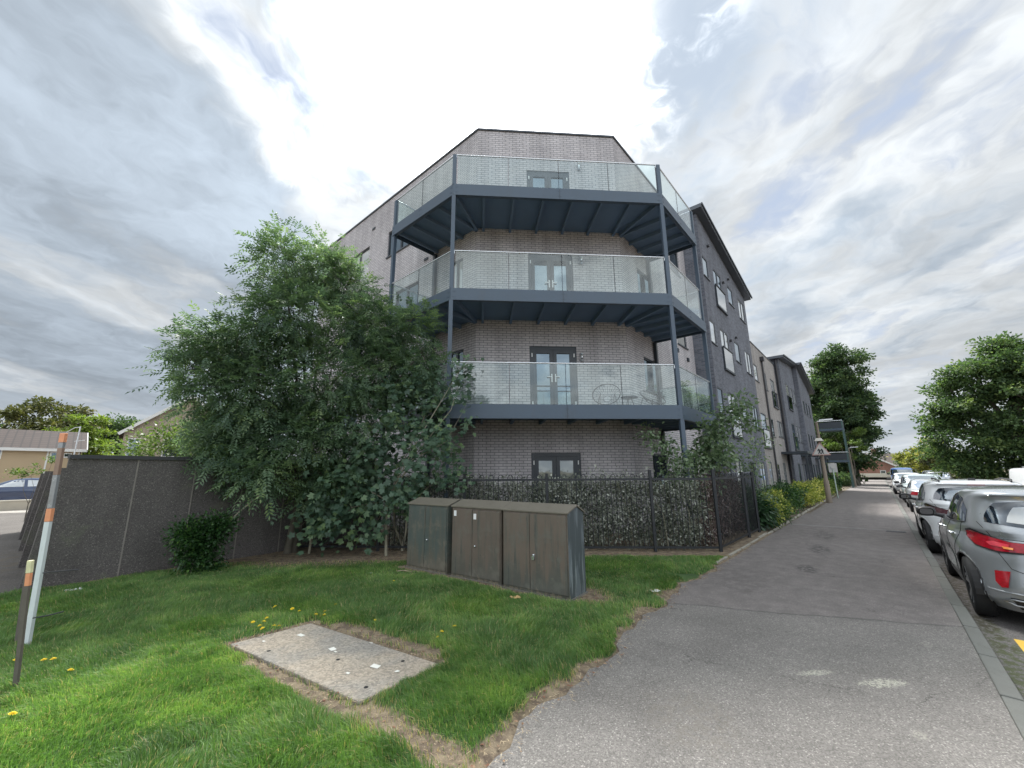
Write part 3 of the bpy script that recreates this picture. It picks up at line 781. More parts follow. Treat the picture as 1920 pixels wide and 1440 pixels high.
# dark block with the sloping roof
V0 = 4.4; s0, s1 = 17.32, 25.25
rows = [(9.85, 10.80), (6.85, 7.87), (3.90, 4.96), (0.95, 2.05)]
hD = []; spec = []
for r_i, (za, zb) in enumerate(rows):
    for c, (a0, a1, kind) in enumerate(((0.13, 0.88, 'w'), (1.68, 2.95, 'j'), (4.10, 5.05, 'n'), (6.2, 7.4, 'd'))):
        z0_, z1_ = za, zb
        if kind == 'j': z0_ = (8.98, 6.03, 3.1, 0.2)[r_i]
        if kind == 'd': z0_ = za - 0.2
        hD.append((a0, a1, z0_, z1_)); spec.append(kind)
bB, wf, wn = block('apartment_building', 'dark brick four storey block with sloping overhanging roof next to the balconies', s0, s1, V0, 16.0, 12.72, 11.30, M['dbrick'], hD, 'dark brick apartment blocks along the street', 'mono', 0.30)
for (h, k) in zip(hD, spec):
    window(bB, wf, *h, shallow=True, lights=1 if k in 'nw' else 2, glass=M['sglass2'] if random.random() < 0.4 else M['sglass'])
    if k == 'j' and h[2] > 1: juliet(bB, wf, h[0] - 0.02, h[1] + 0.25, h[2] + 0.0, h[2] + 0.95)
for a, z in ((3.15, 10.55), (3.2, 7.6), (4.3, 11.15), (4.4, 8.05), (1.1, 11.6)):
    vt = MB(); wf.box(vt, a, a + 0.13, 0.0, 0.10, z, z + 0.08); vt.build('flue_vent', M['pipe'], bB)

# beige three storey block
hE = []; kinds = []
for (a0, a1, z0_, z1_, k) in ((0.12, 1.0, 6.55, 7.5, 'w'), (2.65, 3.5, 6.42, 7.48, 'w'), (4.75, 6.0, 5.62, 7.42, 'j'),
                              (0.2, 1.6, 2.9, 4.75, 'j'), (2.8, 3.75, 3.6, 4.68, 'w'), (5.1, 6.85, 3.72, 4.75, 'd'),
                              (0.6, 1.4, 0.4, 2.1, 'w'), (2.9, 3.7, 0.9, 2.0, 'w'), (5.0, 5.9, 0.05, 2.1, 'd')):
    hE.append((a0, a1, z0_, z1_)); kinds.append(k)
bC, wfC, _ = block('apartment_building', 'beige brick three storey flat roofed block with a black downpipe between the dark blocks', 25.25, 32.3, V0, 16.0, 8.72, 8.72, M['bbrick'], hE, None, 'flat')
for h, k in zip(hE, kinds):
    window(bC, wfC, *h, shallow=True, lights=2 if k == 'd' else 1, glass=M['sglass2'] if k == 'd' or random.random() < 0.4 else M['sglass'])
    if k == 'j': juliet(bC, wfC, h[0] - 0.04, h[1] + 0.2, h[2], h[2] + 0.92)
dp = MB(); dp.tube([wfC.T(2.36, 0.07, 8.05), wfC.T(2.36, 0.07, 0.0)], 0.05, 10); wfC.box(dp, 2.2, 2.5, 0.0, 0.2, 8.05, 8.3)
dp.build('downpipe', M['pipe'], bC)

# two more dark blocks standing forward of it, the second wedge roofed
V1 = 4.10
hT = []; kT = []
for z0_, z1_, zj in ((6.58, 7.7, 5.9), (3.7, 4.87, 3.05)):
    hT += [(1.7, 3.1, zj, z1_), (3.8, 4.6, z0_, z1_), (5.25, 6.1, z0_, z1_)]; kT += ['j', 'w', 'w']
hT += [(1.9, 2.8, 0.2, 2.1), (3.8, 4.6, 0.2, 2.1), (5.25, 6.1, 0.2, 2.1)]; kT += ['w'] * 3
bD, wfD, wnD = block('apartment_building', 'dark brick block whose roof slab rises slightly away from the beige block', 32.3, 38.65, V1, 16.0, 9.15, 9.75, M['dbrick'], hT, 'dark brick apartment blocks along the street', 'mono', 0.36)
for h, k in zip(hT, kT):
    window(bD, wfD, *h, lights=1, shallow=True, glass=M['sglass2'] if random.random() < 0.3 else M['sglass'])
    if k == 'j': juliet(bD, wfD, h[0], h[1] + 0.2, h[2], h[2] + 0.88)
dp = MB(); dp.tube([(32.22, V1 + 0.16, 9.2), (32.22, V1 + 0.16, 0)], 0.06, 8); dp.build('downpipe', M['pipe'], bD)
hU = []
for z0_, z1_ in ((6.1, 7.2), (3.3, 4.5), (0.4, 2.1)):
    hU += [(1.1, 1.9, z0_, z1_), (2.8, 3.6, z0_, z1_), (4.5, 5.3, z0_, z1_)]
V2 = 3.80
bE, wfE, wnE = block('apartment_building', 'farthest dark brick block with sloping roof beside the big tree', 38.72, 45.6, V2, 16.0, 9.75, 8.5, M['dbrick'], hU, 'dark brick apartment blocks along the street', 'mono', 0.35)
for h in hU: window(bE, wfE, *h, lights=1, shallow=True, glass=M['sglass'])
# porch canopies on posts
for (a, wd_, zc, par) in ((30.2, 2.0, 2.62, bC), (36.3, 2.2, 2.6, bD), (42.0, 2.0, 2.5, bE)):
    c = MB(); c.box(a, a + wd_, 3.05, 4.38, zc, zc + 0.14)
    for x in (a + 0.08, a + wd_ - 0.08): c.box(x - 0.04, x + 0.04, 3.1, 3.18, 0, zc)
    c.build('porch_canopy', M['frame'], par)
# balcony structure at the far end of the street
bF = thing('balcony_tower', 'blue green steel balcony stack on slim posts at the far end of the flats', 'balcony', (0, 0, 0), SANG)
M['teal'] = pmat('teal_steel', (0.05, 0.10, 0.095), 0.5, 0, 0.15)
for z in (2.35, 5.4):
    f = MB(); f.box(50.6, 52.6, 2.0, 3.88, z, z + 0.2); f.build('deck', M['steel'], bF)
for x, y in ((50.7, 2.05), (52.5, 2.05)):
    f = MB(); f.box(x - 0.06, x + 0.06, y - 0.06, y + 0.06, 0, 6.45); f.build('post', M['teal'], bF)
f = MB()
for z in (3.3, 6.35): f.tube([(50.62, 3.85, z), (50.62, 2.02, z), (52.55, 2.02, z)], 0.035, 6)
f.build('handrail', M['rail'], bF)
for z in (2.58, 5.63):
    f = MB(); f.box(50.61, 50.63, 2.1, 3.85, z, z + 0.6); f.build('side_panel', M['frame'], bF)
    f = MB(); f.box(50.7, 52.5, 2.01, 2.03, z, z + 0.6); f.build('front_panel', M['frame'], bF)
# ------------------------------------------------------------------ street cabinets
def cabmat(name, base, rub):
    m, t, out = newmat(name); tc = t.node("ShaderNodeTexCoord").outputs['Object']
    x, y, z = t.sep(tc)
    n = t.noise(tc, 2.2, 7, 0.65); st = t.noise(t.mapping(tc, scale=(14, 14, 1.2)), 1.0, 6, 0.7)
    low = t.smooth(z, 0.55, 0.0)
    f = t.smooth(t.math('ADD', st, t.math('MULTIPLY', low, 0.22)), 0.46, 0.68)
    c = t.mix(f, base, rub)
    c = t.mix(t.math('MULTIPLY', t.smooth(t.noise(tc, 3.5, 8, 0.7), 0.5, 0.66), 0.6), c, tuple(k * 1.5 for k in rub))
    c = t.mix(t.math('MULTIPLY', t.smooth(t.noise(t.mapping(tc, scale=(9, 9, 0.7)), 1.6, 6, 0.75), 0.60, 0.66), 0.55), c, (0.03, 0.045, 0.043))
    c = t.mix(t.math('MULTIPLY', t.smooth(t.math('ADD', t.noise(tc, 14, 6, 0.7), t.math('MULTIPLY', t.smooth(z, 0.14, 0.0), 0.25)), 0.66, 0.74), 0.8), c, (0.19, 0.165, 0.12))
    c = t.mix(t.smooth(t.noise(tc, 38, 3, 0.7), 0.73, 0.76), c, (0.30, 0.28, 0.23))
    c = t.vmath('SCALE', c, scale=t.math('MULTIPLY_ADD', n, 0.5, 0.75))
    c = t.mix(t.math('MULTIPLY', t.smooth(t.noise(tc, 9, 5, 0.6), 0.68, 0.74), 0.5), c, (0.02, 0.03, 0.028))
    b = t.node("ShaderNodeBsdfPrincipled"); t.set(b.inputs['Base Color'], c)
    t.set(b.inputs['Roughness'], t.math('MULTIPLY_ADD', n, 0.3, 0.38)); b.inputs['Specular IOR Level'].default_value = 0.4
    t.l.new(b.outputs[0], out.inputs[0]); return m
def graffmat(name, base):
    m, t, out = newmat(name); tc = t.node("ShaderNodeTexCoord").outputs['Object']
    w1 = t.node("ShaderNodeTexWave"); t.set(w1.inputs['Vector'], t.mapping(tc, scale=(3, 3, 0.5))); w1.inputs['Scale'].default_value = 2.2; w1.inputs['Distortion'].default_value = 9; w1.inputs['Detail'].default_value = 4
    st = t.noise(t.mapping(tc, scale=(16, 16, 1.0)), 1.0, 6, 0.7)
    x, y, z = t.sep(tc)
    f = t.math('MULTIPLY', t.smooth(w1.outputs['Fac'], 0.62, 0.8), 0.5)
    f2 = t.math('MULTIPLY', t.smooth(st, 0.50, 0.66), t.smooth(z, 0.85, 0.1, 0.2, 1.0))
    c = t.mix(f, base, (0.16, 0.19, 0.21)); c = t.mix(t.math('MULTIPLY', f2, 0.8), c, (0.33, 0.37, 0.38))
    b = t.node("ShaderNodeBsdfPrincipled"); t.set(b.inputs['Base Color'], c); b.inputs['Roughness'].default_value = 0.5
    t.l.new(b.outputs[0], out.inputs[0]); return m
CB = [((-1.892, 7.712), 1.00, (0.075, 0.092, 0.084), (0.11, 0.10, 0.08)), ((-1.002, 7.054), 1.03, (0.130, 0.104, 0.084), (0.095, 0.09, 0.075)), ((-0.144, 6.361), 1.09, (0.135, 0.108, 0.086), (0.085, 0.086, 0.074))]
cab_lab = ['green metal street cabinet, leftmost of the three in the row', 'brownish metal street cabinet with two small white stickers, middle of the row',
           'brown metal street cabinet nearest the path with scratched grey side and a padlock']
ca = math.atan2(-0.595, 0.80)
topm = pmat('cabinet_roof', (0.155, 0.14, 0.11), 0.6, 0, 0.15, 4, dirt=0.25)
ston = pmat('cabinet_plinth', (0.16, 0.15, 0.13), 0.9, 0, 0.3)
for i, ((cx, cy), wd_, col, rub) in enumerate(CB):
    t = thing('street_cabinet', cab_lab[i], 'cabinet', (cx, cy, 0), ca, 'street cabinets in a row on the grass')
    mt = cabmat('cabinet_paint', col, rub); dep = 0.46; H = 1.10
    b = MB()
    V = [(0, 0, 0.03), (wd_, 0, 0.03), (wd_, dep, 0.03), (0, dep, 0.03), (0, 0, H), (wd_, 0, H), (wd_, dep, H - 0.02), (0, dep, H - 0.02), (0, dep * .55, H + 0.075), (wd_, dep * .55, H + 0.075)]
    b.mesh(V, [(0, 1, 5, 4), (2, 3, 7, 6), (3, 0, 4, 8, 7)])
    b.mesh([V[k] for k in (1, 2, 6, 9, 5)], [(0, 1, 2, 3, 4)], 1 if i == 2 else 0)
    b.build('body', [mt, graffmat('scratched_side', (0.06, 0.075, 0.08))], t)
    r = MB(); o = 0.022
    V = [(-o, -o, H - 0.012), (wd_ + o, -o, H - 0.012), (wd_ + o, dep * .55, H + 0.078), (-o, dep * .55, H + 0.078), (-o, dep + o, H - 0.03), (wd_ + o, dep + o, H - 0.03)]
    W2 = [(p[0], p[1], p[2] + 0.022) for p in V]
    r.mesh(V + W2, [(6, 7, 8, 9), (9, 8, 11, 10), (0, 1, 7, 6), (1, 2, 8, 7), (2, 5, 11, 8), (5, 4, 10, 11), (4, 3, 9, 10), (3, 0, 6, 9), (0, 3, 2, 1), (3, 4, 5, 2)])
    r.build('roof', topm, t, bevel=0.003)
    k = 0.44 if i else 0.46
    for a0, a1, dz_ in ((0.02, wd_ * k - 0.004, 0), (wd_ * k + 0.004, wd_ - 0.02, -0.012 if i == 1 else 0)):
        d = MB(); d.box(a0, a1, -0.016, -0.001, 0.07, H - 0.035 + dz_); d.build('door', mt, t, bevel=0.004)
    l = MB(); lx = wd_ * k + 0.07; l.lathe([(0.016, 0.0), (0.016, 0.02), (0.011, 0.024), (0.0, 0.024)], 12, (lx, -0.016, 0.52), 'Y')
    if i == 2: l.box(lx - 0.02, lx + 0.02, -0.045, -0.02, 0.46, 0.505); l.tube([(lx - 0.014, -0.03, 0.5), (lx - 0.014, -0.03, 0.53), (lx + 0.014, -0.03, 0.53), (lx + 0.014, -0.03, 0.5)], 0.004, 6)
    l.build('lock', M['rail'], t)
    pz = MB(); pz.box(-0.02, wd_ + 0.02, -0.02, dep + 0.02, -0.02, 0.03); pz.build('plinth', ston, t)
    if i == 1:
        for x0, z0 in ((0.05, 0.95), (wd_ * k + 0.03, 0.92)):
            st = MB(); st.box(x0, x0 + 0.055, -0.0195, -0.0165, z0, z0 + 0.085); st.build('sticker', M['white'], t)

# concrete inspection slab
slab = thing('concrete_slab', 'worn rectangular concrete slab sunk in the grass with pale patches', 'slab', (-1.7, 4.2, 0))
def slabmat():
    m, t, out = newmat('slab_concrete'); tc = t.node("ShaderNodeTexCoord").outputs['Object']
    vo = t.node("ShaderNodeTexVoronoi"); t.set(vo.inputs['Vector'], tc); vo.inputs['Scale'].default_value = 60
    n = t.noise(tc, 1.4, 5, 0.6); n2 = t.noise(tc, 24, 6, 0.7)
    c = t.mix(t.smooth(n, 0.38, 0.62), (0.25, 0.232, 0.205), (0.34, 0.29, 0.23))
    c = t.vmath('SCALE', c, scale=t.math('MULTIPLY_ADD', t.sep(vo.outputs['Color'])[0], 0.55, 0.68))
    c = t.mix(t.math('MULTIPLY', t.smooth(n2, 0.56, 0.68), 0.7), c, (0.12, 0.11, 0.10))
    c = t.mix(t.smooth(t.noise(tc, 70, 3, 0.7), 0.66, 0.72), c, (0.5, 0.46, 0.38))
    c = t.mix(t.math('MULTIPLY', t.smooth(t.noise(tc, 5, 6, 0.7), 0.56, 0.7), 0.35), c, (0.42, 0.38, 0.32))
    b = t.node("ShaderNodeBsdfPrincipled"); t.set(b.inputs['Base Color'], c); b.inputs['Roughness'].default_value = 0.9
    bp = t.node("ShaderNodeBump"); bp.inputs['Strength'].default_value = 0.6; bp.inputs['Distance'].default_value = 0.005
    t.set(bp.inputs['Height'], n2); t.l.new(bp.outputs[0], b.inputs['Normal']); t.l.new(b.outputs[0], out.inputs[0]); return m
SL = [(-2.784, 4.422), (-1.133, 3.379), (-0.638, 3.967), (-2.255, 4.978)]
sb = MB(); sb.prism([(p[0] + 1.7, p[1] - 4.2) for p in SL], -0.06, 0.022); sb.build('slab_surface', slabmat(), slab, bevel=0.012)
pm_ = pmat('pale_patch', (0.66, 0.65, 0.60), 0.8, 0, 0.1, 20)
pts = [(-2.19, 4.62, .085, .05), (-1.72, 4.28, .075, .055), (-1.19, 3.92, .085, .06), (-2.48, 4.47, .04, .02), (-0.98, 3.83, .03, .03), (-1.38, 3.80, .04, .025), (-1.66, 4.22, .03, .02), (-1.40, 4.42, .04, .015)]
pb = MB()
for x, y, a, b_ in pts:
    R_ = Matrix.Translation((x + 1.7, y - 4.2, 0)) @ Matrix.Rotation(-0.56 + random.uniform(-.2, .2), 4, 'Z')
    q = [R_ @ Vector((a / 2 * ux + random.uniform(-.008, .008), b_ / 2 * uy + random.uniform(-.006, .006), 0.0265)) for ux, uy in ((-1, -1), (1, -1), (1.1, 0.2), (1, 1), (-1, 1))]
    pb.face(q)
pb.build('pale_patch', pm_, slab)
pb = MB()
for x, y in ((-1.57, 4.06), (-1.15, 3.58), (-0.98, 4.02), (-2.30, 4.25)):
    pb.lathe([(0.018, 0.0245), (0.0, 0.0245)], 8, (x + 1.7, y - 4.2, 0))
pb.build('bolt_hole', M['dark'], slab)

# ------------------------------------------------------------------ bow top railings
M['rust'] = pmat('railing_black', (0.020, 0.023, 0.027), 0.5, 0.2, 0.2, 12, dirt=0.3)
fence = thing('railing_fence', 'black bow topped metal railings in front of the ground floor flats', 'fence', (0, 0, 0))
def rail_run(A, B, zt=1.48, zb=0.10, pitch=0.105):
    A = Vector((*A, 0)); B = Vector((*B, 0)); L = (B - A).length; e = (B - A) / L
    b = MB()
    b.bar(A + Vector((0, 0, zt)), B + Vector((0, 0, zt)), 0.012, 0.045)
    b.bar(A + Vector((0, 0, zb)), B + Vector((0, 0, zb)), 0.012, 0.045)
    n = int((L - 0.1) / pitch); n -= n % 2
    off = (L - (n - 1) * pitch) / 2
    for k in range(0, n, 2):
        p = A + e * (off + k * pitch); q = p + e * pitch
        pts_ = [p + Vector((0, 0, zb)), p + Vector((0, 0, zt + 0.05))]
        for a in range(1, 6):
            t = math.pi * a / 6
            c = (p + q) / 2
            pts_.append(c - e * (pitch / 2 * math.cos(t)) + Vector((0, 0, zt + 0.05 + 0.055 * math.sin(t))))
        pts_ += [q + Vector((0, 0, zt + 0.05)), q + Vector((0, 0, zb))]
        b.tube(pts_, 0.0075, 5, caps=False)
    b.build('railing_panel', M['rust'], fence)
def fpost(p, h=1.62, w=0.055):
    b = MB(); b.box(p[0] - w / 2, p[0] + w / 2, p[1] - w / 2, p[1] + w / 2, -0.05, h); b.box(p[0] - w / 2 - .004, p[0] + w / 2 + .004, p[1] - w / 2 - .004, p[1] + w / 2 + .004, h, h + 0.012)
    for z in (1.5, 1.22, 0.35): b.box(p[0] - w / 2 - .012, p[0] + w / 2 + .012, p[1] - w / 2 - .012, p[1] - w / 2, z, z + 0.03)
    b.build('fence_post', M['rust'], fence)
FP = [(-5.0, 9.42), (-2.9, 9.25), (-1.05, 9.13), (0.738, 9.05), (2.954, 8.96), (4.27, 8.88), (5.90, 10.72), (6.66, 11.58)]
for p in FP: fpost(p, 1.66 if p in FP[4:6] else 1.6)
for a, b_ in zip(FP[:-1], FP[1:]): rail_run(a, b_)
# low wall under nothing: broken brick and debris strip at the fence foot is part of the ground

# ------------------------------------------------------------------ garages
def pebble(name, a, b_, sc=70, lich=0.0):
    m, t, out = newmat(name); tc = t.node("ShaderNodeTexCoord").outputs['Object']
    vo = t.node("ShaderNodeTexVoronoi"); t.set(vo.inputs['Vector'], tc); vo.inputs['Scale'].default_value = sc
    r = t.sep(vo.outputs['Color'])[0]
    n = t.noise(tc, 1.1, 6, 0.65); st = t.noise(t.mapping(tc, scale=(5, 5, 0.6)), 1.0, 5, 0.6)
    c = t.mix(r, a, b_); c = t.vmath('SCALE', c, scale=t.math('MULTIPLY_ADD', n, 0.7, 0.65))
    c = t.mix(t.smooth(r, 0.93, 0.99), c, tuple(k * 1.6 for k in b_))
    c = t.vmath('SCALE', c, scale=t.math('MULTIPLY_ADD', st, 0.5, 0.75))
    if lich: c = t.mix(t.math('MULTIPLY', t.smooth(t.noise(tc, 1.6, 8, 0.7), 0.55, 0.7), lich), c, (0.16, 0.17, 0.12))
    b = t.node("ShaderNodeBsdfPrincipled"); t.set(b.inputs['Base Color'], c); b.inputs['Roughness'].default_value = 0.9
    bp = t.node("ShaderNodeBump"); bp.inputs['Strength'].default_value = 0.8; bp.inputs['Distance'].default_value = 0.01
    t.set(bp.inputs['Height'], vo.outputs['Distance']); t.l.new(bp.outputs[0], b.inputs['Normal']); t.l.new(b.outputs[0], out.inputs[0]); return m
M['pebble'] = pebble('pebbledash_dark', (0.075, 0.068, 0.066), (0.145, 0.132, 0.125), 95, 0.5)
M['joint'] = pmat('panel_joint', (0.22, 0.20, 0.18), 0.9, 0, 0.3, 8)
gar = thing('garage_block', 'dark pebbledash concrete garage block with felt roof edge beside the lawn', 'garage', (0, 0, 0))
GA, GB = (-7.0, 6.5), (-3.55, 11.25)
wG = Wall(GA, GB)      # outward normal faces the lawn
b = MB()
npan = 7; pw = wG.L / npan
for k in range(npan):
    off = 0.008 * (k % 2)
    wG.box(b, k * pw + 0.005, (k + 1) * pw - 0.005, -0.10, off, -0.1, 1.90)
b.build('wall_panel', M['pebble'], gar)
b = MB()
for k in range(1, npan): wG.box(b, k * pw - 0.009, k * pw + 0.009, 0.0, 0.014, -0.05, 1.90)
b.build('panel_joint', M['joint'], gar)
b = MB(); 
for k in range(4): wG.box(b, k * wG.L / 4, (k + 1) * wG.L / 4 - 0.004, -0.16, 0.045 + 0.004 * (k % 2), 1.905, 1.965 + 0.006 * (k % 2))
b.build('roof_edge', pmat('roof_felt', (0.045, 0.047, 0.05), 0.8, 0, 0.3, 6), gar)
ex = Vector((-0.765, 0.644)); ey = Vector((0.644, 0.765))
def gq(a, b_, z): p = Vector(GA) + ex * a + ey * b_; return (p.x, p.y, z)
wood = pmat('weathered_door', (0.075, 0.068, 0.055), 0.85, 0, 0.4, 5, 0.3, 40, dirt=0.4)
for k, (a0, dz_) in enumerate(((0.02, 0.0), (2.6, -0.05), (5.2, -0.02), (7.8, -0.06))):
    b = MB()
    b.mesh([gq(a0, -0.22, -0.1), gq(a0 + 0.28, -0.22, -0.1), gq(a0 + 0.28, 0.1, -0.1), gq(a0, 0.1, -0.1), gq(a0, -0.08, 1.76 + dz_), gq(a0 + 0.28, -0.08, 1.76 + dz_), gq(a0 + 0.28, 0.1, 1.76 + dz_), gq(a0, 0.1, 1.76 + dz_)],
           [(3, 2, 1, 0), (4, 5, 6, 7), (0, 1, 5, 4), (1, 2, 6, 5), (2, 3, 7, 6), (3, 0, 4, 7)])
    b.build('pier', M['pebble'], gar)
    b = MB(); b.mesh([gq(a0 + 0.28, 0.06, 0), gq(a0 + 2.58, 0.06, 0), gq(a0 + 2.58, 0.06, 1.70), gq(a0 + 0.28, 0.06, 1.70)], [(0, 1, 2, 3)]); b.build('garage_door', wood, gar)
b = MB()
b.mesh([gq(0.1, 0.12, 1.72), gq(9.6, 0.12, 1.66), gq(9.6, 5.6, 1.76), gq(0.1, 5.6, 1.86), gq(0.1, 0.12, 1.78), gq(9.6, 0.12, 1.72), gq(9.6, 5.6, 1.82), gq(0.1, 5.6, 1.92)],
       [(3, 2, 1, 0), (4, 5, 6, 7), (0, 1, 5, 4), (1, 2, 6, 5), (2, 3, 7, 6), (3, 0, 4, 7)])
b.build('roof', pmat('asbestos_roof', (0.13, 0.125, 0.115), 0.9, 0, 0.3, 3), gar)

# ------------------------------------------------------------------ marker posts on the left
orange = pmat('orange_paint', (0.72, 0.30, 0.16), 0.6, 0, 0.15, 20)
pA = thing('timber_post', 'short weathered grey timber post with orange band and pale top', 'post', (-3.83, 3.55, 0))
def lean_post(par, base, top, w, bands, mats):
    """segments of a leaning square post: bands = [(t0,t1,name,mat)]"""
    base = Vector(base); top = Vector(top)
    for t0, t1, nm, mt, ww in bands:
        b = MB(); b.bar(base + (top - base) * t0, base + (top - base) * t1, w * ww, w * 0.62 * ww); b.build(nm, mt, par, bevel=0.003)
grey = pmat('weathered_timber', (0.12, 0.105, 0.09), 0.85, 0, 0.35, 6, 0.4, 50, dirt=0.4)
cream = pmat('cream_paint', (0.70, 0.66, 0.42), 0.6, 0, 0.3, 18, dirt=0.3)
lean_post(pA, (0, 0, -0.1), (-0.056, -0.06, 0.98), 0.034, [(0, 0.82, 'stake', grey, 1.0), (0.822, 0.91, 'orange_band', orange, 1.04), (0.912, 1.0, 'cream_band', cream, 1.1)], None)
pB = thing('marker_post', 'tall leaning white post wrapped with clear tape and two orange bands', 'post', (-4.63, 4.295, 0))
alum = pmat('grey_tape', (0.30, 0.31, 0.33), 0.25, 0.3, 0.35, 12)
brown = pmat('brown_strip', (0.26, 0.17, 0.13), 0.5, 0, 0.3, 10)
wht = pmat('white_board', (0.62, 0.66, 0.68), 0.45, 0, 0.15, 6, dirt=0.15)
lean_post(pB, (0, 0, -0.05), (-0.049, -0.054, 2.075), 0.052, [(0.0, 0.585, 'board', wht, 1.0), (0.586, 0.645, 'orange_band', orange, 1.04), (0.646, 0.80, 'taped_section', alum, 0.95), (0.801, 0.93, 'brown_section', brown, 0.95), (0.801, 0.955, 'grey_section', alum, 0.92), (0.956, 1.0, 'orange_band', orange, 1.04)], None)
b = MB(); b.tube([(0.05, -0.05, 0.72), (0.2, -0.02, 0.73), (0.33, 0.02, 0.735)], 0.006, 5); b.tube([(0.05, -0.05, 0.32), (0.17, -0.02, 0.335), (0.26, 0.02, 0.355)], 0.006, 5)
b.build('cable_tie', M['pipe'], pB)
pC = thing('timber_post', 'thin dark timber stake leaning behind the white marker post', 'post', (-4.80, 4.38, 0))
lean_post(pC, (0, 0, -0.1), (-0.03, -0.04, 0.75), 0.05, [(0, 1, 'stake', grey, 1.0)], None)
pD = thing('timber_stub', 'cut wooden stub with dark green cover at the left edge of the picture', 'post', (-8.6, 6.98, 0))
b = MB(); b.tube([(0, 0, 0.0), (0.0, 0, 1.0), (0.04, 0, 1.2)], [0.05, 0.05, 0.045], 8); b.build('stub', pmat('bare_wood', (0.34, 0.31, 0.2), 0.8, 0, 0.3, 8), pD)
b = MB(); b.lathe([(0.0, 0.35), (0.09, 0.37), (0.115, 0.6), (0.105, 0.85), (0.07, 0.98), (0.0, 0.99)], 12); b.build('cover', pmat('green_cloth', (0.012, 0.035, 0.035), 0.8, 0, 0.3, 9), pD)

# ------------------------------------------------------------------ things on the first floor balcony
def hoop_chair(label, s, v, z, rz):
    t = thing('hoop_chair', label, 'chair', S(s, v, z), rz, 'hoop chairs on the first floor balcony')
    b = MB(); n = 28; R1, tilt = 0.36, math.radians(38)
    def P(r, a, d=0.0):
        x = r * math.cos(a); y = r * math.sin(a)
        return (x, y * math.cos(tilt) + d * math.sin(tilt), 0.42 + y * math.sin(tilt) - d * math.cos(tilt))
    ring = [P(R1, 2 * math.pi * k / n) for k in range(n + 1)]
    b.tube(ring, 0.013, 6, caps=False); b.build('rim', M['pipe'], t)
    b = MB()
    for k in range(0, n):
        a = 2 * math.pi * k / n
        b.tube([P(R1, a), P(R1 * 0.55, a, 0.11), P(0.1, a, 0.17)], 0.0035, 4, caps=False)
    b.tube([P(0.1, 2 * math.pi * k / 12, 0.17) for k in range(13)], 0.006, 5, caps=False); b.build('cord_seat', M['pipe'], t)
    for sx in (-1, 1):
        b = MB(); b.tube([(sx * 0.22, -0.25, 0.0), (sx * 0.2, -0.1, 0.3), (sx * 0.18, 0.2, 0.4), (sx * 0.24, 0.3, 0.0)], 0.01, 6); b.build('leg', M['pipe'], t)
hoop_chair('black hoop chair with cord seat on the first floor balcony, near the corner window', 10.75, 4.35, 3.21, SANG - 0.4)
hoop_chair('black hoop chair with cord seat on the first floor balcony, left of the low table', 9.55, 5.1, 3.21, SANG + 2.2)
t = thing('side_table', 'small round black table between the hoop chairs on the balcony', 'table', S(10.15, 4.75, 3.21))
b = MB(); b.lathe([(0.0, 0.36), (0.22, 0.36), (0.225, 0.375), (0.22, 0.39), (0.0, 0.39)], 20); b.build('table_top', M['pipe'], t)
for a in (0, 2.1, 4.2):
    b = MB(); b.tube([(0.05 * math.cos(a), 0.05 * math.sin(a), 0.36), (0.17 * math.cos(a), 0.17 * math.sin(a), 0.0)], 0.009, 6); b.build('leg', M['pipe'], t)
t = thing('storage_chair', 'dark chair back seen on the top floor balcony near the right corner', 'chair', S(11.9, 4.4, 9.18), SANG)
b = MB(); b.box(-0.25, 0.25, -0.25, 0.25, 0.4, 0.45); b.build('seat', M['pipe'], t)
b = MB(); b.box(-0.25, 0.25, 0.22, 0.26, 0.45, 0.9); b.build('backrest', M['pipe'], t)
for x, y in ((-.22, -.22), (.22, -.22), (-.22, .22), (.22, .22)):
    b = MB(); b.box(x - .02, x + .02, y - .02, y + .02, 0, 0.4); b.build('leg', M['pipe'], t)

# ------------------------------------------------------------------ street poles
conc = pmat('concrete_pole', (0.20, 0.165, 0.13), 0.9, 0, 0.25, 3, 0.4, 40, dirt=0.35)
def lamp_column(label, s, v, H, r0, lean=(0, 0), mt=None, arm=-0.9, name='street_lamp'):
    t = thing(name, label, 'street lamp', S(s, v, 0), SANG, 'concrete street lamps along the path')
    b = MB(); lx, ly = lean
    b.tube([(0, 0, -0.1), (0, 0, 1.1), (0.0, 0, 1.12), (lx * 0.4, ly * 0.4, H * 0.6), (lx, ly, H)], [r0, r0 * 0.95, r0 * 0.72, r0 * 0.6, r0 * 0.45], 8); b.build('column', mt or conc, t)
    b = MB(); b.tube([(lx, ly, H - 0.02), (lx, ly + arm * 0.3, H + 0.05)], 0.02, 6)
    b.mesh([(lx - .09, ly + arm * .2, H + 0.02), (lx + .09, ly + arm * .2, H + 0.02), (lx + .09, ly + arm, H + .05), (lx - .09, ly + arm, H + .05),
            (lx - .06, ly + arm * .2, H + 0.10), (lx + .06, ly + arm * .2, H + 0.10), (lx + .06, ly + arm, H + .10), (lx - .06, ly + arm, H + .10)],
           [(3, 2, 1, 0), (4, 5, 6, 7), (0, 1, 5, 4), (1, 2, 6, 5), (2, 3, 7, 6), (3, 0, 4, 7)])
    b.build('lantern', pmat('lantern_grey', (0.62, 0.64, 0.66), 0.5, 0, 0.1), t)
    return t
l1 = lamp_column('brown concrete lamp post carrying the triangular warning sign beside the yellow hedge', 26.8, 2.12, 4.15, 0.125, mt=conc, arm=-0.7)
lamp_column('slimmer concrete lamp post standing alone farther along the path', 52.7, 1.95, 3.75, 0.12, arm=-0.75)
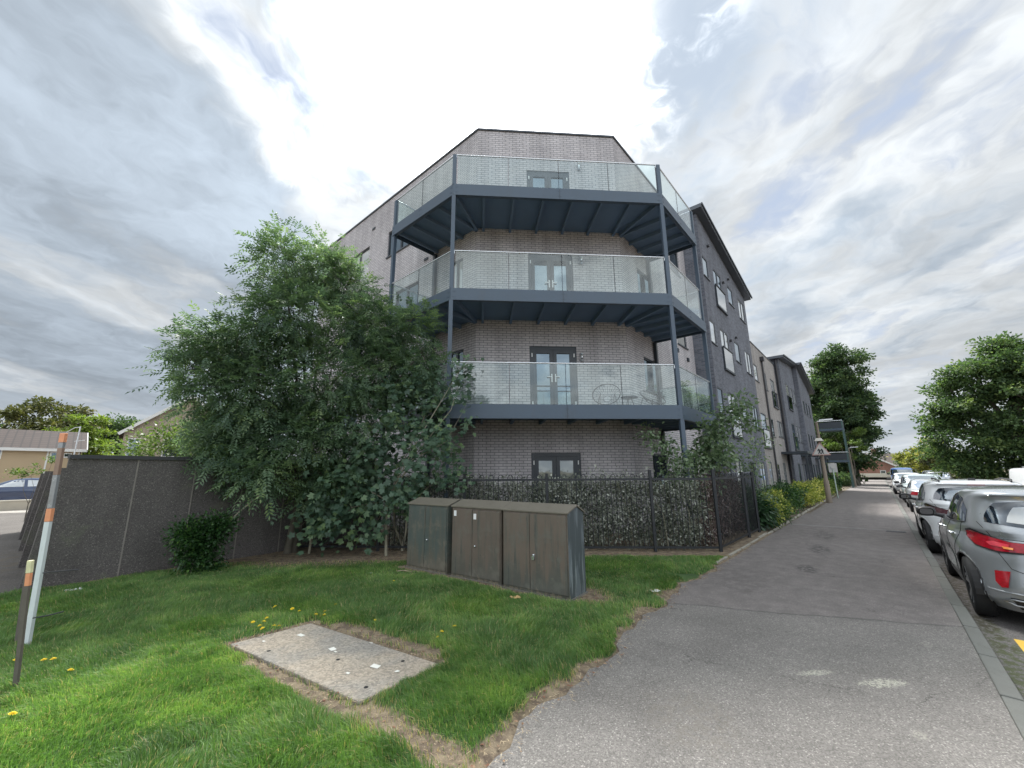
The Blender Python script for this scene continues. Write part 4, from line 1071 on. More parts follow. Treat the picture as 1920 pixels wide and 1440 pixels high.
# triangular warning sign: two bent walking figures in a red bordered triangle (seen worn)
sg = thing('warning_sign', 'triangular warning sign with two walking figures fixed to the lamp post', 'sign', S(26.62, 2.12, 0), SANG)
def plate(name, pts, x, th, mat, par):
    """pts in (y,z) facing -x"""
    b = MB(); n = len(pts)
    V = [(x - th, p[0], p[1]) for p in pts] + [(x, p[0], p[1]) for p in pts]
    b.mesh(V, [list(range(n)), list(range(n, 2 * n))[::-1]] + [[i, n + i, n + (i + 1) % n, (i + 1) % n] for i in range(n)])
    return b.build(name, mat, par)
zc = 2.62
def tri(r, cz): return [(r * math.cos(a), cz + r * math.sin(a)) for a in (math.radians(90), math.radians(210), math.radians(330))]
signred = pmat('faded_red', (0.42, 0.25, 0.22), 0.6, 0, 0.2, 6)
signwh = pmat('sign_white', (0.50, 0.49, 0.47), 0.6, 0, 0.12, 6)
plate('border', tri(0.46, zc), -0.02, 0.012, signred, sg)
plate('face', tri(0.38, zc), -0.033, 0.004, signwh, sg)
def figure(oy, sgn):
    pts = [(0.0, 0.14), (0.03, 0.10), (0.05, 0.02), (0.04, -0.06), (0.07, -0.13), (0.03, -0.13), (0.01, -0.06), (-0.02, -0.13), (-0.06, -0.13), (-0.02, -0.04), (-0.02, 0.05), (-0.06, 0.0), (-0.07, 0.02), (-0.03, 0.12)]
    return [(oy - p[0] * 1.1, zc - 0.03 + p[1]) for p in pts]
plate('figure', figure(0.065, 1), -0.038, 0.003, M['black'], sg); plate('figure', figure(-0.055, 1), -0.038, 0.003, M['black'], sg)
b = MB(); b.box(-0.02, 0.02, -0.25, 0.25, zc + 0.04, zc + 0.08); b.box(-0.02, 0.02, -0.25, 0.25, zc - 0.2, zc - 0.16); b.build('bracket', M['rail'], sg)
# small lamp head over the sign
b = MB(); b.mesh([(-0.25, -0.18, 3.12), (0.25, -0.18, 3.12), (0.25, 0.18, 3.12), (-0.25, 0.18, 3.12), (-0.2, -0.1, 3.26), (0.2, -0.1, 3.26), (0.2, 0.1, 3.26), (-0.2, 0.1, 3.26)],
                 [(3, 2, 1, 0), (4, 5, 6, 7), (0, 1, 5, 4), (1, 2, 6, 5), (2, 3, 7, 6), (3, 0, 4, 7)]); b.build('sign_light', pmat('sign_lamp_white', (0.6, 0.58, 0.52), 0.6), sg)
sp = thing('sign_post', 'slim pale green metal post with a small plate behind the lamp post', 'sign post', S(31.5, 2.05, 0), SANG)
b = MB(); b.tube([(0, 0, -0.1), (0.02, 0.03, 2.0)], 0.035, 8); b.build('pole', pmat('pale_green', (0.35, 0.42, 0.38), 0.5), sp)
b = MB(); b.box(-0.02, 0.0, -0.09, 0.09, 1.72, 2.05); b.build('plate', signwh, sp)
sp = thing('notice_board', 'white faced notice board leaning on two posts behind the yellow bushes', 'notice board', S(42.0, 2.75, 0), SANG)
for y in (-0.2, 0.2):
    b = MB(); b.box(-0.04, 0.04, y - 0.04, y + 0.04, 0, 2.15); b.build('post', conc, sp)
b = MB(); b.box(-0.07, -0.045, -0.28, 0.28, 1.45, 2.15); b.build('board', signwh, sp)
b = MB(); b.lathe([(0.0, 0.0), (0.12, 0.0), (0.14, 0.002), (0.14, 0.006), (0.0, 0.006)], 20, (-0.078, 0.02, 1.8), 'X'); b.build('emblem', pmat('grey_emblem', (0.28, 0.33, 0.36), 0.6), sp)

# ------------------------------------------------------------------ houses in the distance
M['rend'] = pmat('tan_render', (0.40, 0.31, 0.20), 0.9, 0, 0.12, 1.0)
M['wfr'] = pmat('white_trim', (0.62, 0.62, 0.60), 0.6)
def tilemat(name, c, sx=0.33, sz=0.34):
    m, t, out = newmat(name); uv = t.node("ShaderNodeTexCoord").outputs['UV']
    br = t.node("ShaderNodeTexBrick"); t.set(br.inputs['Vector'], uv); br.offset = 0.0
    br.inputs['Scale'].default_value = 1; br.inputs['Brick Width'].default_value = sx; br.inputs['Row Height'].default_value = sz; br.inputs['Mortar Size'].default_value = 0.045
    br.inputs['Color1'].default_value = (*c, 1); br.inputs['Color2'].default_value = (*[k * 0.8 for k in c], 1); br.inputs['Mortar'].default_value = (*[k * 0.35 for k in c], 1)
    b = t.node("ShaderNodeBsdfPrincipled"); t.l.new(br.outputs['Color'], b.inputs['Base Color']); b.inputs['Roughness'].default_value = 0.8
    t.l.new(b.outputs[0], out.inputs[0]); return m
M['tile'] = tilemat('roof_tile', (0.045, 0.030, 0.025), 0.42, 0.42)
M['tile2'] = tilemat('roof_tile_grey', (0.10, 0.075, 0.06), 0.4, 0.4)
def house(label, loc, rz, L, Wd, ze, zr, wallm, tilem, z0=-0.3, wins=(), cat='house', gable_trim=True, chim=None):
    """local x along the ridge, y depth; front face at y=0 (towards the viewer)"""
    t = thing('house', label, cat, loc, rz)
    b = MB()
    wf = Wall((0, 0), (L, 0)); wall_faces(b, wf, z0, ze, [w[:4] for w in wins if w[4] == 'f'])
    wall_faces(b, Wall((L, Wd), (0, Wd)), z0, ze, [])
    for x, fl in ((0, 1), (L, 0)):
        w = Wall((0, Wd), (0, 0)) if fl else Wall((L, 0), (L, Wd))
        wall_faces(b, w, z0, ze, [q[:4] for q in wins if q[4] == ('l' if fl else 'r')])
        b.face([w.T(0, 0, ze), w.T(Wd, 0, ze), w.T(Wd / 2, 0, zr)], [(0, ze), (Wd, ze), (Wd / 2, zr)])
    b.build('wall', wallm, t)
    r = MB(); o = 0.3; sl_ = (zr - ze) / (Wd / 2)
    for sgn in (0, 1):
        y0 = -o if sgn == 0 else Wd + o; yr = Wd / 2
        z_e = ze - sl_ * o + 0.1; z_r = zr + 0.1; LL = math.hypot(yr - y0, z_r - z_e)
        P = [(-o, y0, z_e), (L + o, y0, z_e), (L + o, yr, z_r), (-o, yr, z_r)]
        U = [(0, 0), (L + 2 * o, 0), (L + 2 * o, LL), (0, LL)]
        r.face(P, U); r.face([(p[0], p[1], p[2] - 0.08) for p in P], U)
    r.build('roof', tilem, t)
    tr = MB()
    tr.bar((-o, -o - 0.02, ze - sl_ * o + 0.0), (L + o, -o - 0.02, ze - sl_ * o + 0.0), 0.05, 0.2)
    for x in (-o - 0.03, L + o + 0.03):
        tr.bar((x, -o, ze - sl_ * o), (x, Wd / 2, zr), 0.05, 0.2); tr.bar((x, Wd + o, ze - sl_ * o), (x, Wd / 2, zr), 0.05, 0.2)
    tr.build('roof_trim', M['wfr'], t)
    for q in wins:
        w = {'f': wf, 'l': Wall((0, Wd), (0, 0)), 'r': Wall((L, 0), (L, Wd))}[q[4]]
        f = MB(); a0, a1, b0, b1 = q[:4]; k = 0.08
        for aa in ((a0, a0 + k, b0, b1), (a1 - k, a1, b0, b1), (a0 + k, a1 - k, b0, b0 + k), (a0 + k, a1 - k, b1 - k, b1)): w.box(f, aa[0], aa[1], -0.05, 0.03, aa[2], aa[3])
        fo = f.build('window', M['wfr'], t)
        g = MB(); g.face([w.T(a0 + k, -0.03, b0 + k), w.T(a1 - k, -0.03, b0 + k), w.T(a1 - k, -0.03, b1 - k), w.T(a0 + k, -0.03, b1 - k)]); g.build('pane', M['wglass'], fo)
    if chim:
        c = MB(); c.box(chim[0], chim[0] + 0.8, Wd / 2 - 0.35, Wd / 2 + 0.35, zr - 0.4, zr + chim[1]); c.build('chimney', M['rbrick'], t)
    return t
hA = house('low tan rendered house with brown tiled roof and white trim beyond the blue car', (-41.9, 20.5, -0.3), SANG, 14.0, 7.0, 3.85, 5.25, M['rend'], M['tile'],
      wins=((7.4, 10.3, 3.05, 3.75, 'f'), (12.5, 13.0, 2.9, 3.6, 'f'), (13.15, 13.6, 3.2, 3.55, 'f')))
b = MB(); b.box(0, 14, -0.035, 0.0, 3.45 + 0.3, 3.84)
for x in (12.35, 13.9): b.box(x, x + 0.09, -0.03, 0.0, 1.5, 3.74)
b.build('wall_trim', M['wfr'], hA)
house('pebbledash gabled house with white window frames behind the garage roof', (-22.5, 33.7, -0.3), math.radians(133), 8.0, 7.0, 5.0, 7.9, pebble('pebbledash_tan', (0.26, 0.225, 0.17), (0.36, 0.31, 0.24), 30), M['tile'],
      wins=((0.25, 0.95, 3.2, 4.5, 'l'), (2.2, 3.4, 3.2, 4.6, 'l'), (4.5, 5.7, 3.2, 4.6, 'l')))
house('red brick house with pale gable trim and chimney at the far end of the road', (64.6, 69.7, 0), SANG - 0.38, 14.0, 8.0, 2.2, 4.5, M['rbrick'], M['tile2'], wins=((5.6, 6.4, 0.3, 1.5, 'l'),), chim=(3.0, 0.8))
house('red brick house glimpsed behind the big tree across the road', (45.5, 31.0, 0), math.radians(-40), 12.0, 8.0, 5.2, 7.6, M['rbrick'], M['tile2'], wins=((2, 3.2, 3.2, 4.4, 'l'), (5, 6.2, 3.2, 4.4, 'l')))
t = thing('aerial_pole', 'thin pale pole with aerial beside the tiled roof', 'pole', (-21.9, 20.5, 0))
b = MB(); b.tube([(0, 0, 0), (0.05, 0, 4.05)], 0.03, 6); b.build('mast', M['rail'], t)
b = MB(); b.tube([(-0.6, 0, 3.75), (-0.2, 0, 4.0), (0.05, 0, 4.0)], 0.02, 5); b.tube([(-0.1, 0, 3.3), (0.4, 0, 3.35)], 0.015, 5); b.build('aerial', M['rail'], t)
lw = thing('low_wall', 'low pale concrete wall in front of the blue car', 'wall', (-30.5, 13.5, 0), SANG)
b = MB(); b.box(0, 12, 0, 0.2, -0.1, 0.42); b.build('wall', pmat('pale_wall', (0.42, 0.38, 0.31), 0.9, 0, 0.2), lw)
b = MB(); b.box(-0.02, 12.02, -0.03, 0.23, 0.421, 0.47); b.build('coping', pmat('pale_coping', (0.5, 0.47, 0.40), 0.9, 0, 0.15), lw)

# ------------------------------------------------------------------ litter and wild flowers
def litter(label, x, y, w, mat, name='paper_litter', rz=0.3, cat='litter', z=0.03):
    b = MB(); random.seed(int(abs(x * 997 + y * 31)))
    n = 9; P = []
    for j in range(n):
        for i in range(n):
            u_, v_ = i / (n - 1) - .5, j / (n - 1) - .5
            P.append((u_ * w * (1 + .3 * math.sin(v_ * 7)), v_ * w * 0.7 * (1 + .25 * math.cos(u_ * 9)), 0.25 * w * (0.5 + 0.5 * math.sin(u_ * 11 + v_ * 5) * math.cos(v_ * 9)) + random.uniform(0, .05) * w))
    b.mesh(P, [(j * n + i, j * n + i + 1, (j + 1) * n + i + 1, (j + 1) * n + i) for j in range(n - 1) for i in range(n - 1)], smooth=True)
    o = b.build(name, mat); o.location = (x, y, z); o.rotation_euler = (0, 0, rz); tag(o, label, cat)
litter('crumpled white paper lying on the grass edge by the path', 1.93, 6.03, 0.13, M['white'])
litter('white litter at the foot of the garage wall', -6.30, 6.30, 0.16, M['white'], z=0.02)
litter('dry pale leaf lying in front of the brown cabinet', 0.02, 5.78, 0.13, pmat('dry_leaf', (0.55, 0.36, 0.16), 0.8), 'fallen_leaf')
litter('small white scrap on the soil beside the street cabinets', -2.35, 7.2, 0.06, M['white'])
st = MB(); random.seed(3)
for k in range(10): st.tube([(0, 0, 0.02), (0.12, 0.03, 0.035 + k * 0.0), (0.3, 0.02, 0.03)], 0.012, 6) if k == 0 else None
so_ = st.build('fallen_stick', pmat('bark_dry', (0.3, 0.24, 0.16), 0.9)); so_.location = (-1.95, 7.35, 0.01); so_.rotation_euler = (0, 0, -0.5); tag(so_, 'short dry stick on the soil at the left end of the cabinets', 'stick')
yel = pmat('dandelion_yellow', (0.80, 0.62, 0.03), 0.6, 0, 0.15, 60); stemm = pmat('flower_stem', (0.12, 0.20, 0.05), 0.7)
fl = thing('dandelion', 'yellow dandelion flower in the grass between the slab and the cabinets', 'flower', (0, 0, 0), 0, 'yellow dandelions scattered in the lawn')
b = MB()
for ring, (rr, zz_) in enumerate(((0.017, 0.0), (0.012, 0.004), (0.006, 0.007))):
    for k in range(11):
        a = 2 * math.pi * (k + ring * 0.5) / 11; w = 0.35
        b.face([(0, 0, zz_ + 0.10), (rr * math.cos(a - w), rr * math.sin(a - w), zz_ + 0.104), (rr * 1.25 * math.cos(a), rr * 1.25 * math.sin(a), zz_ + 0.101), (rr * math.cos(a + w), rr * math.sin(a + w), zz_ + 0.104)])
b.build('petals', yel, fl)
b = MB(); b.tube([(0, 0, 0), (0.008, 0, 0.05), (0, 0, 0.10)], 0.0022, 5); b.build('stem', stemm, fl)
FLW = [(-2.81, 4.83), (-2.7, 4.78), (-2.64, 4.69), (-2.56, 4.64), (-2.51, 4.67), (-2.5, 4.78), (-2.7, 4.93), (-2.6, 5.25), (-2.49, 5.19), (-2.27, 5.09), (-2.15, 5.11), (-2.2, 5.24), (-2.16, 5.4), (-2.82, 5.33), (-1.54, 4.96), (-0.74, 4.52), (-0.72, 4.42), (-0.61, 4.63), (-1.78, 6.58), (-1.58, 5.81), (-4.04, 3.91), (-3.95, 3.9), (-3.69, 3.77), (-4.32, 3.92), (-3.4, 3.12)]
random.seed(5)
NEARP = []
for i, (x, y) in enumerate(FLW):
    o = fl if i == 0 else copy_tree(fl)
    o.location = (x, y, random.uniform(-0.035, 0.0)); o.rotation_euler = (random.uniform(-.3, .3), random.uniform(-.3, .3), random.uniform(0, 6)); k = random.uniform(0.8, 1.15); o.scale = (k, k, k)
    if x < -3.2: o['label'] = 'yellow dandelion in the grass near the leaning posts'
    elif y > 6.3: o['label'] = 'yellow dandelion in the grass just in front of the left cabinet'
    elif -1.3 < x < 0: o['label'] = 'yellow dandelion in the grass beyond the right corner of the slab'
    elif y < 4.2: o['label'] = 'yellow dandelion low at the left edge of the picture'
    else: o['label'] = 'yellow dandelion in the cluster just beyond the far edge of the slab'
# ------------------------------------------------------------------ vehicles
def carpaint(name, col, metal=0.0, rough=0.25):
    m, t, out = newmat(name); b = t.node("ShaderNodeBsdfPrincipled"); tc = t.node("ShaderNodeTexCoord").outputs['Object']
    n = t.noise(tc, 3.0, 5, 0.6)
    t.set(b.inputs['Base Color'], t.vmath('SCALE', col, scale=t.math('MULTIPLY_ADD', n, 0.12, 0.94)))
    b.inputs['Metallic'].default_value = metal
    t.set(b.inputs['Roughness'], t.math('MULTIPLY_ADD', n, 0.1, rough))
    b.inputs['Coat Weight'].default_value = 1.0; b.inputs['Coat Roughness'].default_value = 0.04
    t.l.new(b.outputs[0], out.inputs[0]); return m
M['cglass'] = winglass('car_glass', (0.012, 0.014, 0.016), 0.10, 0.0, 0.01)
M['cglass2'] = winglass('windscreen_glass', (0.10, 0.12, 0.12), 0.35, 0.0, 0.02)
M['tyre'] = pmat('tyre_rubber', (0.012, 0.012, 0.013), 0.8, 0, 0.2, 12)
M['rim'] = pmat('alloy_rim', (0.20, 0.21, 0.22), 0.35, 0.8, 0.1)
M['trim'] = pmat('car_trim', (0.02, 0.02, 0.022), 0.5)
M['seam'] = pmat('panel_seam', (0.012, 0.012, 0.013), 0.7)
def lampm(name, c, e=None):
    m, t, out = newmat(name); b = t.node("ShaderNodeBsdfPrincipled"); tc = t.node("ShaderNodeTexCoord").outputs['Object']
    t.set(b.inputs['Base Color'], t.vmath('SCALE', c, scale=t.math('MULTIPLY_ADD', t.noise(t.mapping(tc, scale=(6, 30, 60)), 1.0, 2), 0.9, 0.55)))
    b.inputs['Roughness'].default_value = 0.12; b.inputs['Coat Weight'].default_value = 1.0
    t.l.new(b.outputs[0], out.inputs[0]); return m
M['red'] = lampm('tail_lamp_red', (0.26, 0.006, 0.015)); M['red2'] = lampm('reflector_red', (0.36, 0.012, 0.02)); M['dred'] = lampm('tail_lamp_smoked', (0.07, 0.02, 0.025))
M['pink'] = lampm('lamp_light_red', (0.55, 0.05, 0.07)); M['amber'] = lampm('lamp_amber', (0.75, 0.28, 0.08)); M['lampw'] = lampm('headlamp', (0.5, 0.52, 0.55))

def catmull(ctrl, n):
    """ctrl: (K,D) -> (n,D) centripetal-free Catmull-Rom with clamped ends"""
    C = np.array(ctrl, float); K = len(C)
    P = np.vstack([2 * C[0] - C[1], C, 2 * C[-1] - C[-2]])
    out = []
    for q in np.linspace(0, K - 1, n):
        i = min(int(q), K - 2); f = q - i
        p0, p1, p2, p3 = P[i], P[i + 1], P[i + 2], P[i + 3]
        # monotone-ish tangents
        m1 = (p2 - p0) / 2; m2 = (p3 - p1) / 2
        d = p2 - p1
        for k in range(len(d)):
            if abs(d[k]) < 1e-9: m1[k] = m2[k] = 0
            else:
                if m1[k] / d[k] < 0: m1[k] = 0
                if m2[k] / d[k] < 0: m2[k] = 0
                m1[k] = np.sign(m1[k]) * min(abs(m1[k]), 3 * abs(d[k])); m2[k] = np.sign(m2[k]) * min(abs(m2[k]), 3 * abs(d[k]))
        f2, f3 = f * f, f * f * f
        out.append((2 * f3 - 3 * f2 + 1) * p1 + (f3 - 2 * f2 + f) * m1 + (-2 * f3 + 3 * f2) * p2 + (f3 - f2) * m2)
    return np.array(out)

# rows: z, x_rear, x_front, half width, exponent rear, exponent front
PUMA = [(0.20, 0.20, 4.00, 0.80, 5, 4), (0.30, 0.12, 4.10, 0.86, 5, 4), (0.42, 0.04, 4.16, 0.885, 4.2, 3.6), (0.54, 0.015, 4.18, 0.895, 3.6, 3.4), (0.66, 0.04, 4.18, 0.905, 3.4, 3.2),
        (0.78, 0.045, 4.16, 0.905, 3.2, 3.0), (0.88, 0.07, 4.08, 0.895, 3.0, 2.9), (0.96, 0.12, 3.88, 0.87, 3.0, 2.9), (1.01, 0.15, 3.45, 0.845, 3.2, 3.4), (1.05, 0.18, 3.10, 0.825, 3.4, 3.6),
        (1.16, 0.27, 2.86, 0.80, 3.4, 4), (1.28, 0.38, 2.62, 0.765, 3.5, 4), (1.38, 0.44, 2.40, 0.725, 3.8, 4), (1.44, 0.42, 2.20, 0.68, 4, 4), (1.485, 0.50, 2.0, 0.60, 4, 4), (1.515, 0.72, 1.80, 0.46, 3.5, 3.5), (1.53, 1.0, 1.6, 0.22, 3, 3)]
SEDAN = [(0.20, 0.30, 4.30, 0.80, 5, 4), (0.30, 0.10, 4.42, 0.86, 5, 4), (0.45, 0.02, 4.5, 0.89, 4.4, 3.6), (0.60, 0.0, 4.5, 0.90, 4, 3.4), (0.75, 0.03, 4.48, 0.90, 3.6, 3.2),
         (0.88, 0.06, 4.35, 0.885, 3.4, 3.0), (0.95, 0.10, 4.0, 0.86, 3.4, 3.4), (1.0, 0.35, 3.4, 0.82, 3.6, 3.6), (1.04, 0.62, 3.15, 0.79, 3.8, 3.8),
         (1.15, 0.85, 2.92, 0.745, 4, 4), (1.27, 1.1, 2.68, 0.70, 4, 4), (1.36, 1.32, 2.45, 0.64, 4, 4), (1.41, 1.5, 2.25, 0.55, 4, 4), (1.435, 1.7, 2.1, 0.42, 3.5, 3.5), (1.445, 1.85, 2.0, 0.2, 3, 3)]
SUV = [(0.22, 0.22, 4.10, 0.82, 5, 4), (0.32, 0.08, 4.22, 0.88, 5, 4.2), (0.5, 0.0, 4.3, 0.91, 4.4, 4.2), (0.7, 0.0, 4.3, 0.92, 4.2, 4), (0.9, 0.03, 4.22, 0.91, 4, 3.8), (1.02, 0.06, 4.0, 0.89, 4, 3.8),
       (1.09, 0.09, 3.5, 0.865, 4, 4), (1.13, 0.12, 3.2, 0.85, 4, 4), (1.28, 0.22, 2.95, 0.81, 4, 4), (1.42, 0.32, 2.72, 0.765, 4, 4), (1.54, 0.40, 2.50, 0.71, 4, 4), (1.60, 0.48, 2.35, 0.64, 4, 4), (1.635, 0.65, 2.15, 0.5, 3.5, 3.5), (1.65, 1.0, 1.9, 0.26, 3, 3)]
VAN = [(0.25, 0.1, 4.5, 0.86, 6, 4), (0.4, 0.02, 4.68, 0.92, 6, 4), (0.7, 0.0, 4.75, 0.95, 6, 4), (0.95, 0.0, 4.68, 0.95, 6, 4), (1.1, 0.01, 4.40, 0.94, 6, 4), (1.2, 0.015, 4.05, 0.935, 6, 4.5), (1.4, 0.03, 3.75, 0.91, 6, 4.5),
       (1.6, 0.05, 3.45, 0.88, 6, 4.5), (1.78, 0.08, 3.15, 0.84, 6, 5), (1.86, 0.12, 2.9, 0.78, 6, 5), (1.91, 0.25, 2.6, 0.62, 5, 5), (1.93, 0.5, 2.3, 0.35, 4, 4)]

def superring(xr, xf, w, nr, nf, N):
    c = (xr + xf) / 2; a = (xf - xr) / 2
    th = np.linspace(0, 2 * np.pi, 1601)
    n = np.where(np.cos(th) >= 0, nf, nr)
    x = np.sign(np.cos(th)) * np.abs(np.cos(th)) ** (2 / n); y = np.sign(np.sin(th)) * np.abs(np.sin(th)) ** (2 / n)
    X = c + a * x; Y = w * y
    d = np.concatenate([[0], np.cumsum(np.hypot(np.diff(X), np.diff(Y)))])
    t = np.linspace(0, d[-1], N, endpoint=False)
    return np.interp(t, d, X), np.interp(t, d, Y)

class Car:
    def __init__(s, name, label, cat, loc, rz, rows, paint, rings=64, N=200, wheels=(0.80, 3.36), R=0.335, group=None, scale=1.0, glass=None, hipz=0.72, lowdetail=False):
        s.t = thing(name, label, cat, loc, rz, group); s.t.scale = (scale,) * 3
        C = catmull(rows, rings); V = []
        for z, xr, xf, w, nr, nf in C:
            X, Y = superring(xr, xf, w, nr, nf, N)
            for wx in wheels:      # haunches
                g_ = np.exp(-((X - wx) / 0.42) ** 2) * math.exp(-((z - hipz) / 0.18) ** 2) * 0.028
                Y = Y + np.sign(Y) * g_ * (np.abs(Y) > 0.5 * w)
            # waist: doors slightly hollow low down
            mid = np.exp(-((X - (wheels[0] + wheels[1]) / 2) / 0.75) ** 2) * math.exp(-((z - 0.52) / 0.16) ** 2) * 0.035
            Y = Y - np.sign(Y) * mid * (np.abs(Y) > 0.5 * w)
            V += [(x, y, z) for x, y in zip(X, Y)]
        V = np.array(V); R_ = R + 0.035; s.R = R; s.wheels = wheels; s.xf0 = max(r[2] for r in rows)
        for wx in wheels:
            dx_ = V[:, 0] - wx; dz_ = V[:, 2] - R; r = np.hypot(dx_, dz_)
            m = (np.abs(V[:, 1]) > 0.55) & (np.abs(r - R_) < 0.028) & (V[:, 2] < 0.85)
            V[m, 0] = wx + dx_[m] / r[m] * R_; V[m, 2] = R + dz_[m] / r[m] * R_
        F = []
        for i in range(rings - 1):
            for k in range(N):
                k2 = (k + 1) % N
                f = [i * N + k, i * N + k2, (i + 1) * N + k2, (i + 1) * N + k]
                c = V[f].mean(0)
                if abs(c[1]) > 0.60 and any(math.hypot(c[0] - wx, c[2] - R) < R_ - 0.004 for wx in wheels): continue
                F.append(f)
        top = [(rings - 1) * N + k for k in range(N)]; F.append(top)
        b = MB(); b.mesh([tuple(v) for v in V], F, smooth=True)
        s.body = b.build('body', paint, s.t)
        s.V = V
        s.bvh = BVHTree.FromPolygons([tuple(v) for v in V], [f for f in F])
        s.wmax = V[:, 1].max()
        # underside and wheel housings
        u = MB(); u.box(rows[0][1] + 0.25, rows[0][2] - 0.3, -0.62, 0.62, 0.16, 0.9); 
        for wx in wheels:
            for sg_ in (-1, 1):
                for k in range(18):
                    a0, a1 = math.pi * (k - 0.5) / 17, math.pi * (k + 0.5) / 17
                    q = [(wx + R_ * math.cos(a), y, R + R_ * math.sin(a)) for a, y in ((a0, s.wmax - 0.05), (a1, s.wmax - 0.05), (a1, 0.5), (a0, 0.5))]
                    u.face([(p_[0], sg_ * p_[1], p_[2]) for p_ in q])
        u.build('underbody', M['seam'], s.t)
        for wx in wheels:
            for sg_ in (-1, 1): s.wheel(wx, sg_ * (s.wmax - 0.135), sg_, R, lowdetail)
    def wheel(s, wx, wy, sg_, R, low):
        w = bpy.data.objects.new('wheel', None); COL.objects.link(w); w.parent = s.t; w.location = (wx, wy, R)
        if sg_ < 0: w.rotation_euler = (0, 0, math.pi)
        ty = MB(); ty.lathe([(R * .66, 0.10), (R * .80, 0.108), (R * .95, 0.10), (R, 0.08), (R, -0.04), (R * .95, -0.06), (R * .66, -0.06)], 32, (0, 0, 0), 'Y')
        # lathe axis Y maps height h to -y; mirror so the outer face looks outward
        ty.v = [(p[0], -p[1], p[2]) for p in ty.v]; ty.f = [f[::-1] for f in ty.f]
        ty.build('tyre', M['tyre'], w)
        ri = MB(); ri.lathe([(R * .66, 0.095), (R * .62, 0.085), (R * .60, 0.02), (0.0, 0.015)], 32, (0, 0, 0), 'Y')
        ri.v = [(p[0], -p[1], p[2]) for p in ri.v]
        ri.m = [1] * len(ri.m)
        for k in range(5):
            a = 2 * math.pi * k / 5 + 0.3
            for da in (-0.16, 0.16):
                c0 = Vector((0.05 * math.cos(a), 0.075, 0.05 * math.sin(a))); c1 = Vector((R * .64 * math.cos(a + da), 0.088, R * .64 * math.sin(a + da)))
                ri.bar(c0, c1, 0.02, 0.03)
        ri.lathe([(0.045, 0.09), (0.0, 0.095)], 14, (0, 0, 0), 'Y'); ri.v[-28:] = [(p[0], -p[1], p[2]) for p in ri.v[-28:]]
        ri.build('rim', [M['rim'], M['seam']], w)
    def cast(s, o, d):
        h = s.bvh.ray_cast(Vector(o), Vector(d))
        return (h[0], h[1]) if h[0] is not None else (None, None)
    def project(s, P2, view, side=1):
        """2D -> ray: view 'side': (x,z) from +-y; 'rear': (y,z) from -x; 'front': from +x; 'q': corner diag (y,z)"""
        if view == 'side': o = (P2[0], side * 3.0, P2[1]); d = (0, -side, 0)
        elif view == 'rear': o = (-3.0, P2[0], P2[1]); d = (1, 0, 0)
        elif view == 'front': o = (9.0, P2[0], P2[1]); d = (-1, 0, 0)
        elif view == 'top': o = (P2[0], P2[1], 4.0); d = (0, 0, -1)
        elif view == 'corner':      # P2 = (a, z): a runs along a 45 degree plane at the rear corner
            dd = Vector((1, -side * 0.8, 0)).normalized(); e_ = Vector((0.8, side * 1.0, 0)).normalized()
            base = Vector((0.35, side * 0.55, 0)) - dd * 3
            o = base + e_ * P2[0]; o.z = P2[1]; d = dd
        elif view == 'fcorner':
            dd = Vector((-1, -side * 0.8, 0)).normalized(); e_ = Vector((-0.8, side * 1.0, 0)).normalized()
            base = Vector((s.xf0 - 0.35, side * 0.55, 0)) - dd * 3
            o = base + e_ * P2[0]; o.z = P2[1]; d = dd
        return s.cast(o, d)
    def patch(s, name, poly, view, mat, off=0.004, side=1, parent=None, step=0.05, rnd=0):
        if rnd:
            for _ in range(rnd):
                q = []
                for i in range(len(poly)):
                    a, b_ = Vector(poly[i]), Vector(poly[(i + 1) % len(poly)])
                    q += [tuple(a * .75 + b_ * .25), tuple(a * .25 + b_ * .75)]
                poly = q
        pts = []
        for i in range(len(poly)):
            a, b_ = Vector(poly[i]), Vector(poly[(i + 1) % len(poly)]); n = max(1, int((b_ - a).length / step))
            for k in range(n): pts.append(a + (b_ - a) * k / n)
        nb = len(pts); edges = [(i, (i + 1) % nb) for i in range(nb)]
        x0, x1 = min(p.x for p in pts), max(p.x for p in pts); y0, y1 = min(p.y for p in pts), max(p.y for p in pts)
        x = x0 + step / 2
        while x < x1:
            y = y0 + step / 2
            while y < y1:
                if min((Vector((x, y)) - p).length for p in pts[:nb]) > step * 0.4: pts.append(Vector((x, y)))
                y += step
            x += step
        vs_, _, fs, _, _, _ = delaunay_2d_cdt([Vector((p[0], p[1])) for p in pts], edges, [], 1, 1e-5)
        V = []; ok = []
        for p in vs_:
            h, n = s.project(p, view, side)
            if h is None: V.append((0, 0, 0)); ok.append(False)
            else:
                V.append(tuple(h + n * off)); ok.append(True)
        F = [f for f in fs if all(ok[i] for i in f)]
        b = MB(); b.mesh(V, F, smooth=True)
        o = b.build(name, mat, parent or s.t)
        return o
    def line(s, name, pts2, view, r=0.004, mat=None, side=1, off=0.0, parent=None, step=0.05):
        P = []
        for i in range(len(pts2) - 1):
            a, b_ = Vector(pts2[i]), Vector(pts2[i + 1]); n = max(1, int((b_ - a).length / step))
            for k in range(n + (1 if i == len(pts2) - 2 else 0)):
                h, nn = s.project(a + (b_ - a) * k / n, view, side)
                if h is not None: P.append(h + nn * off)
        if len(P) > 1:
            b = MB(); b.tube(P, r, 5, caps=False); return b.build(name, mat or M['seam'], parent or s.t)
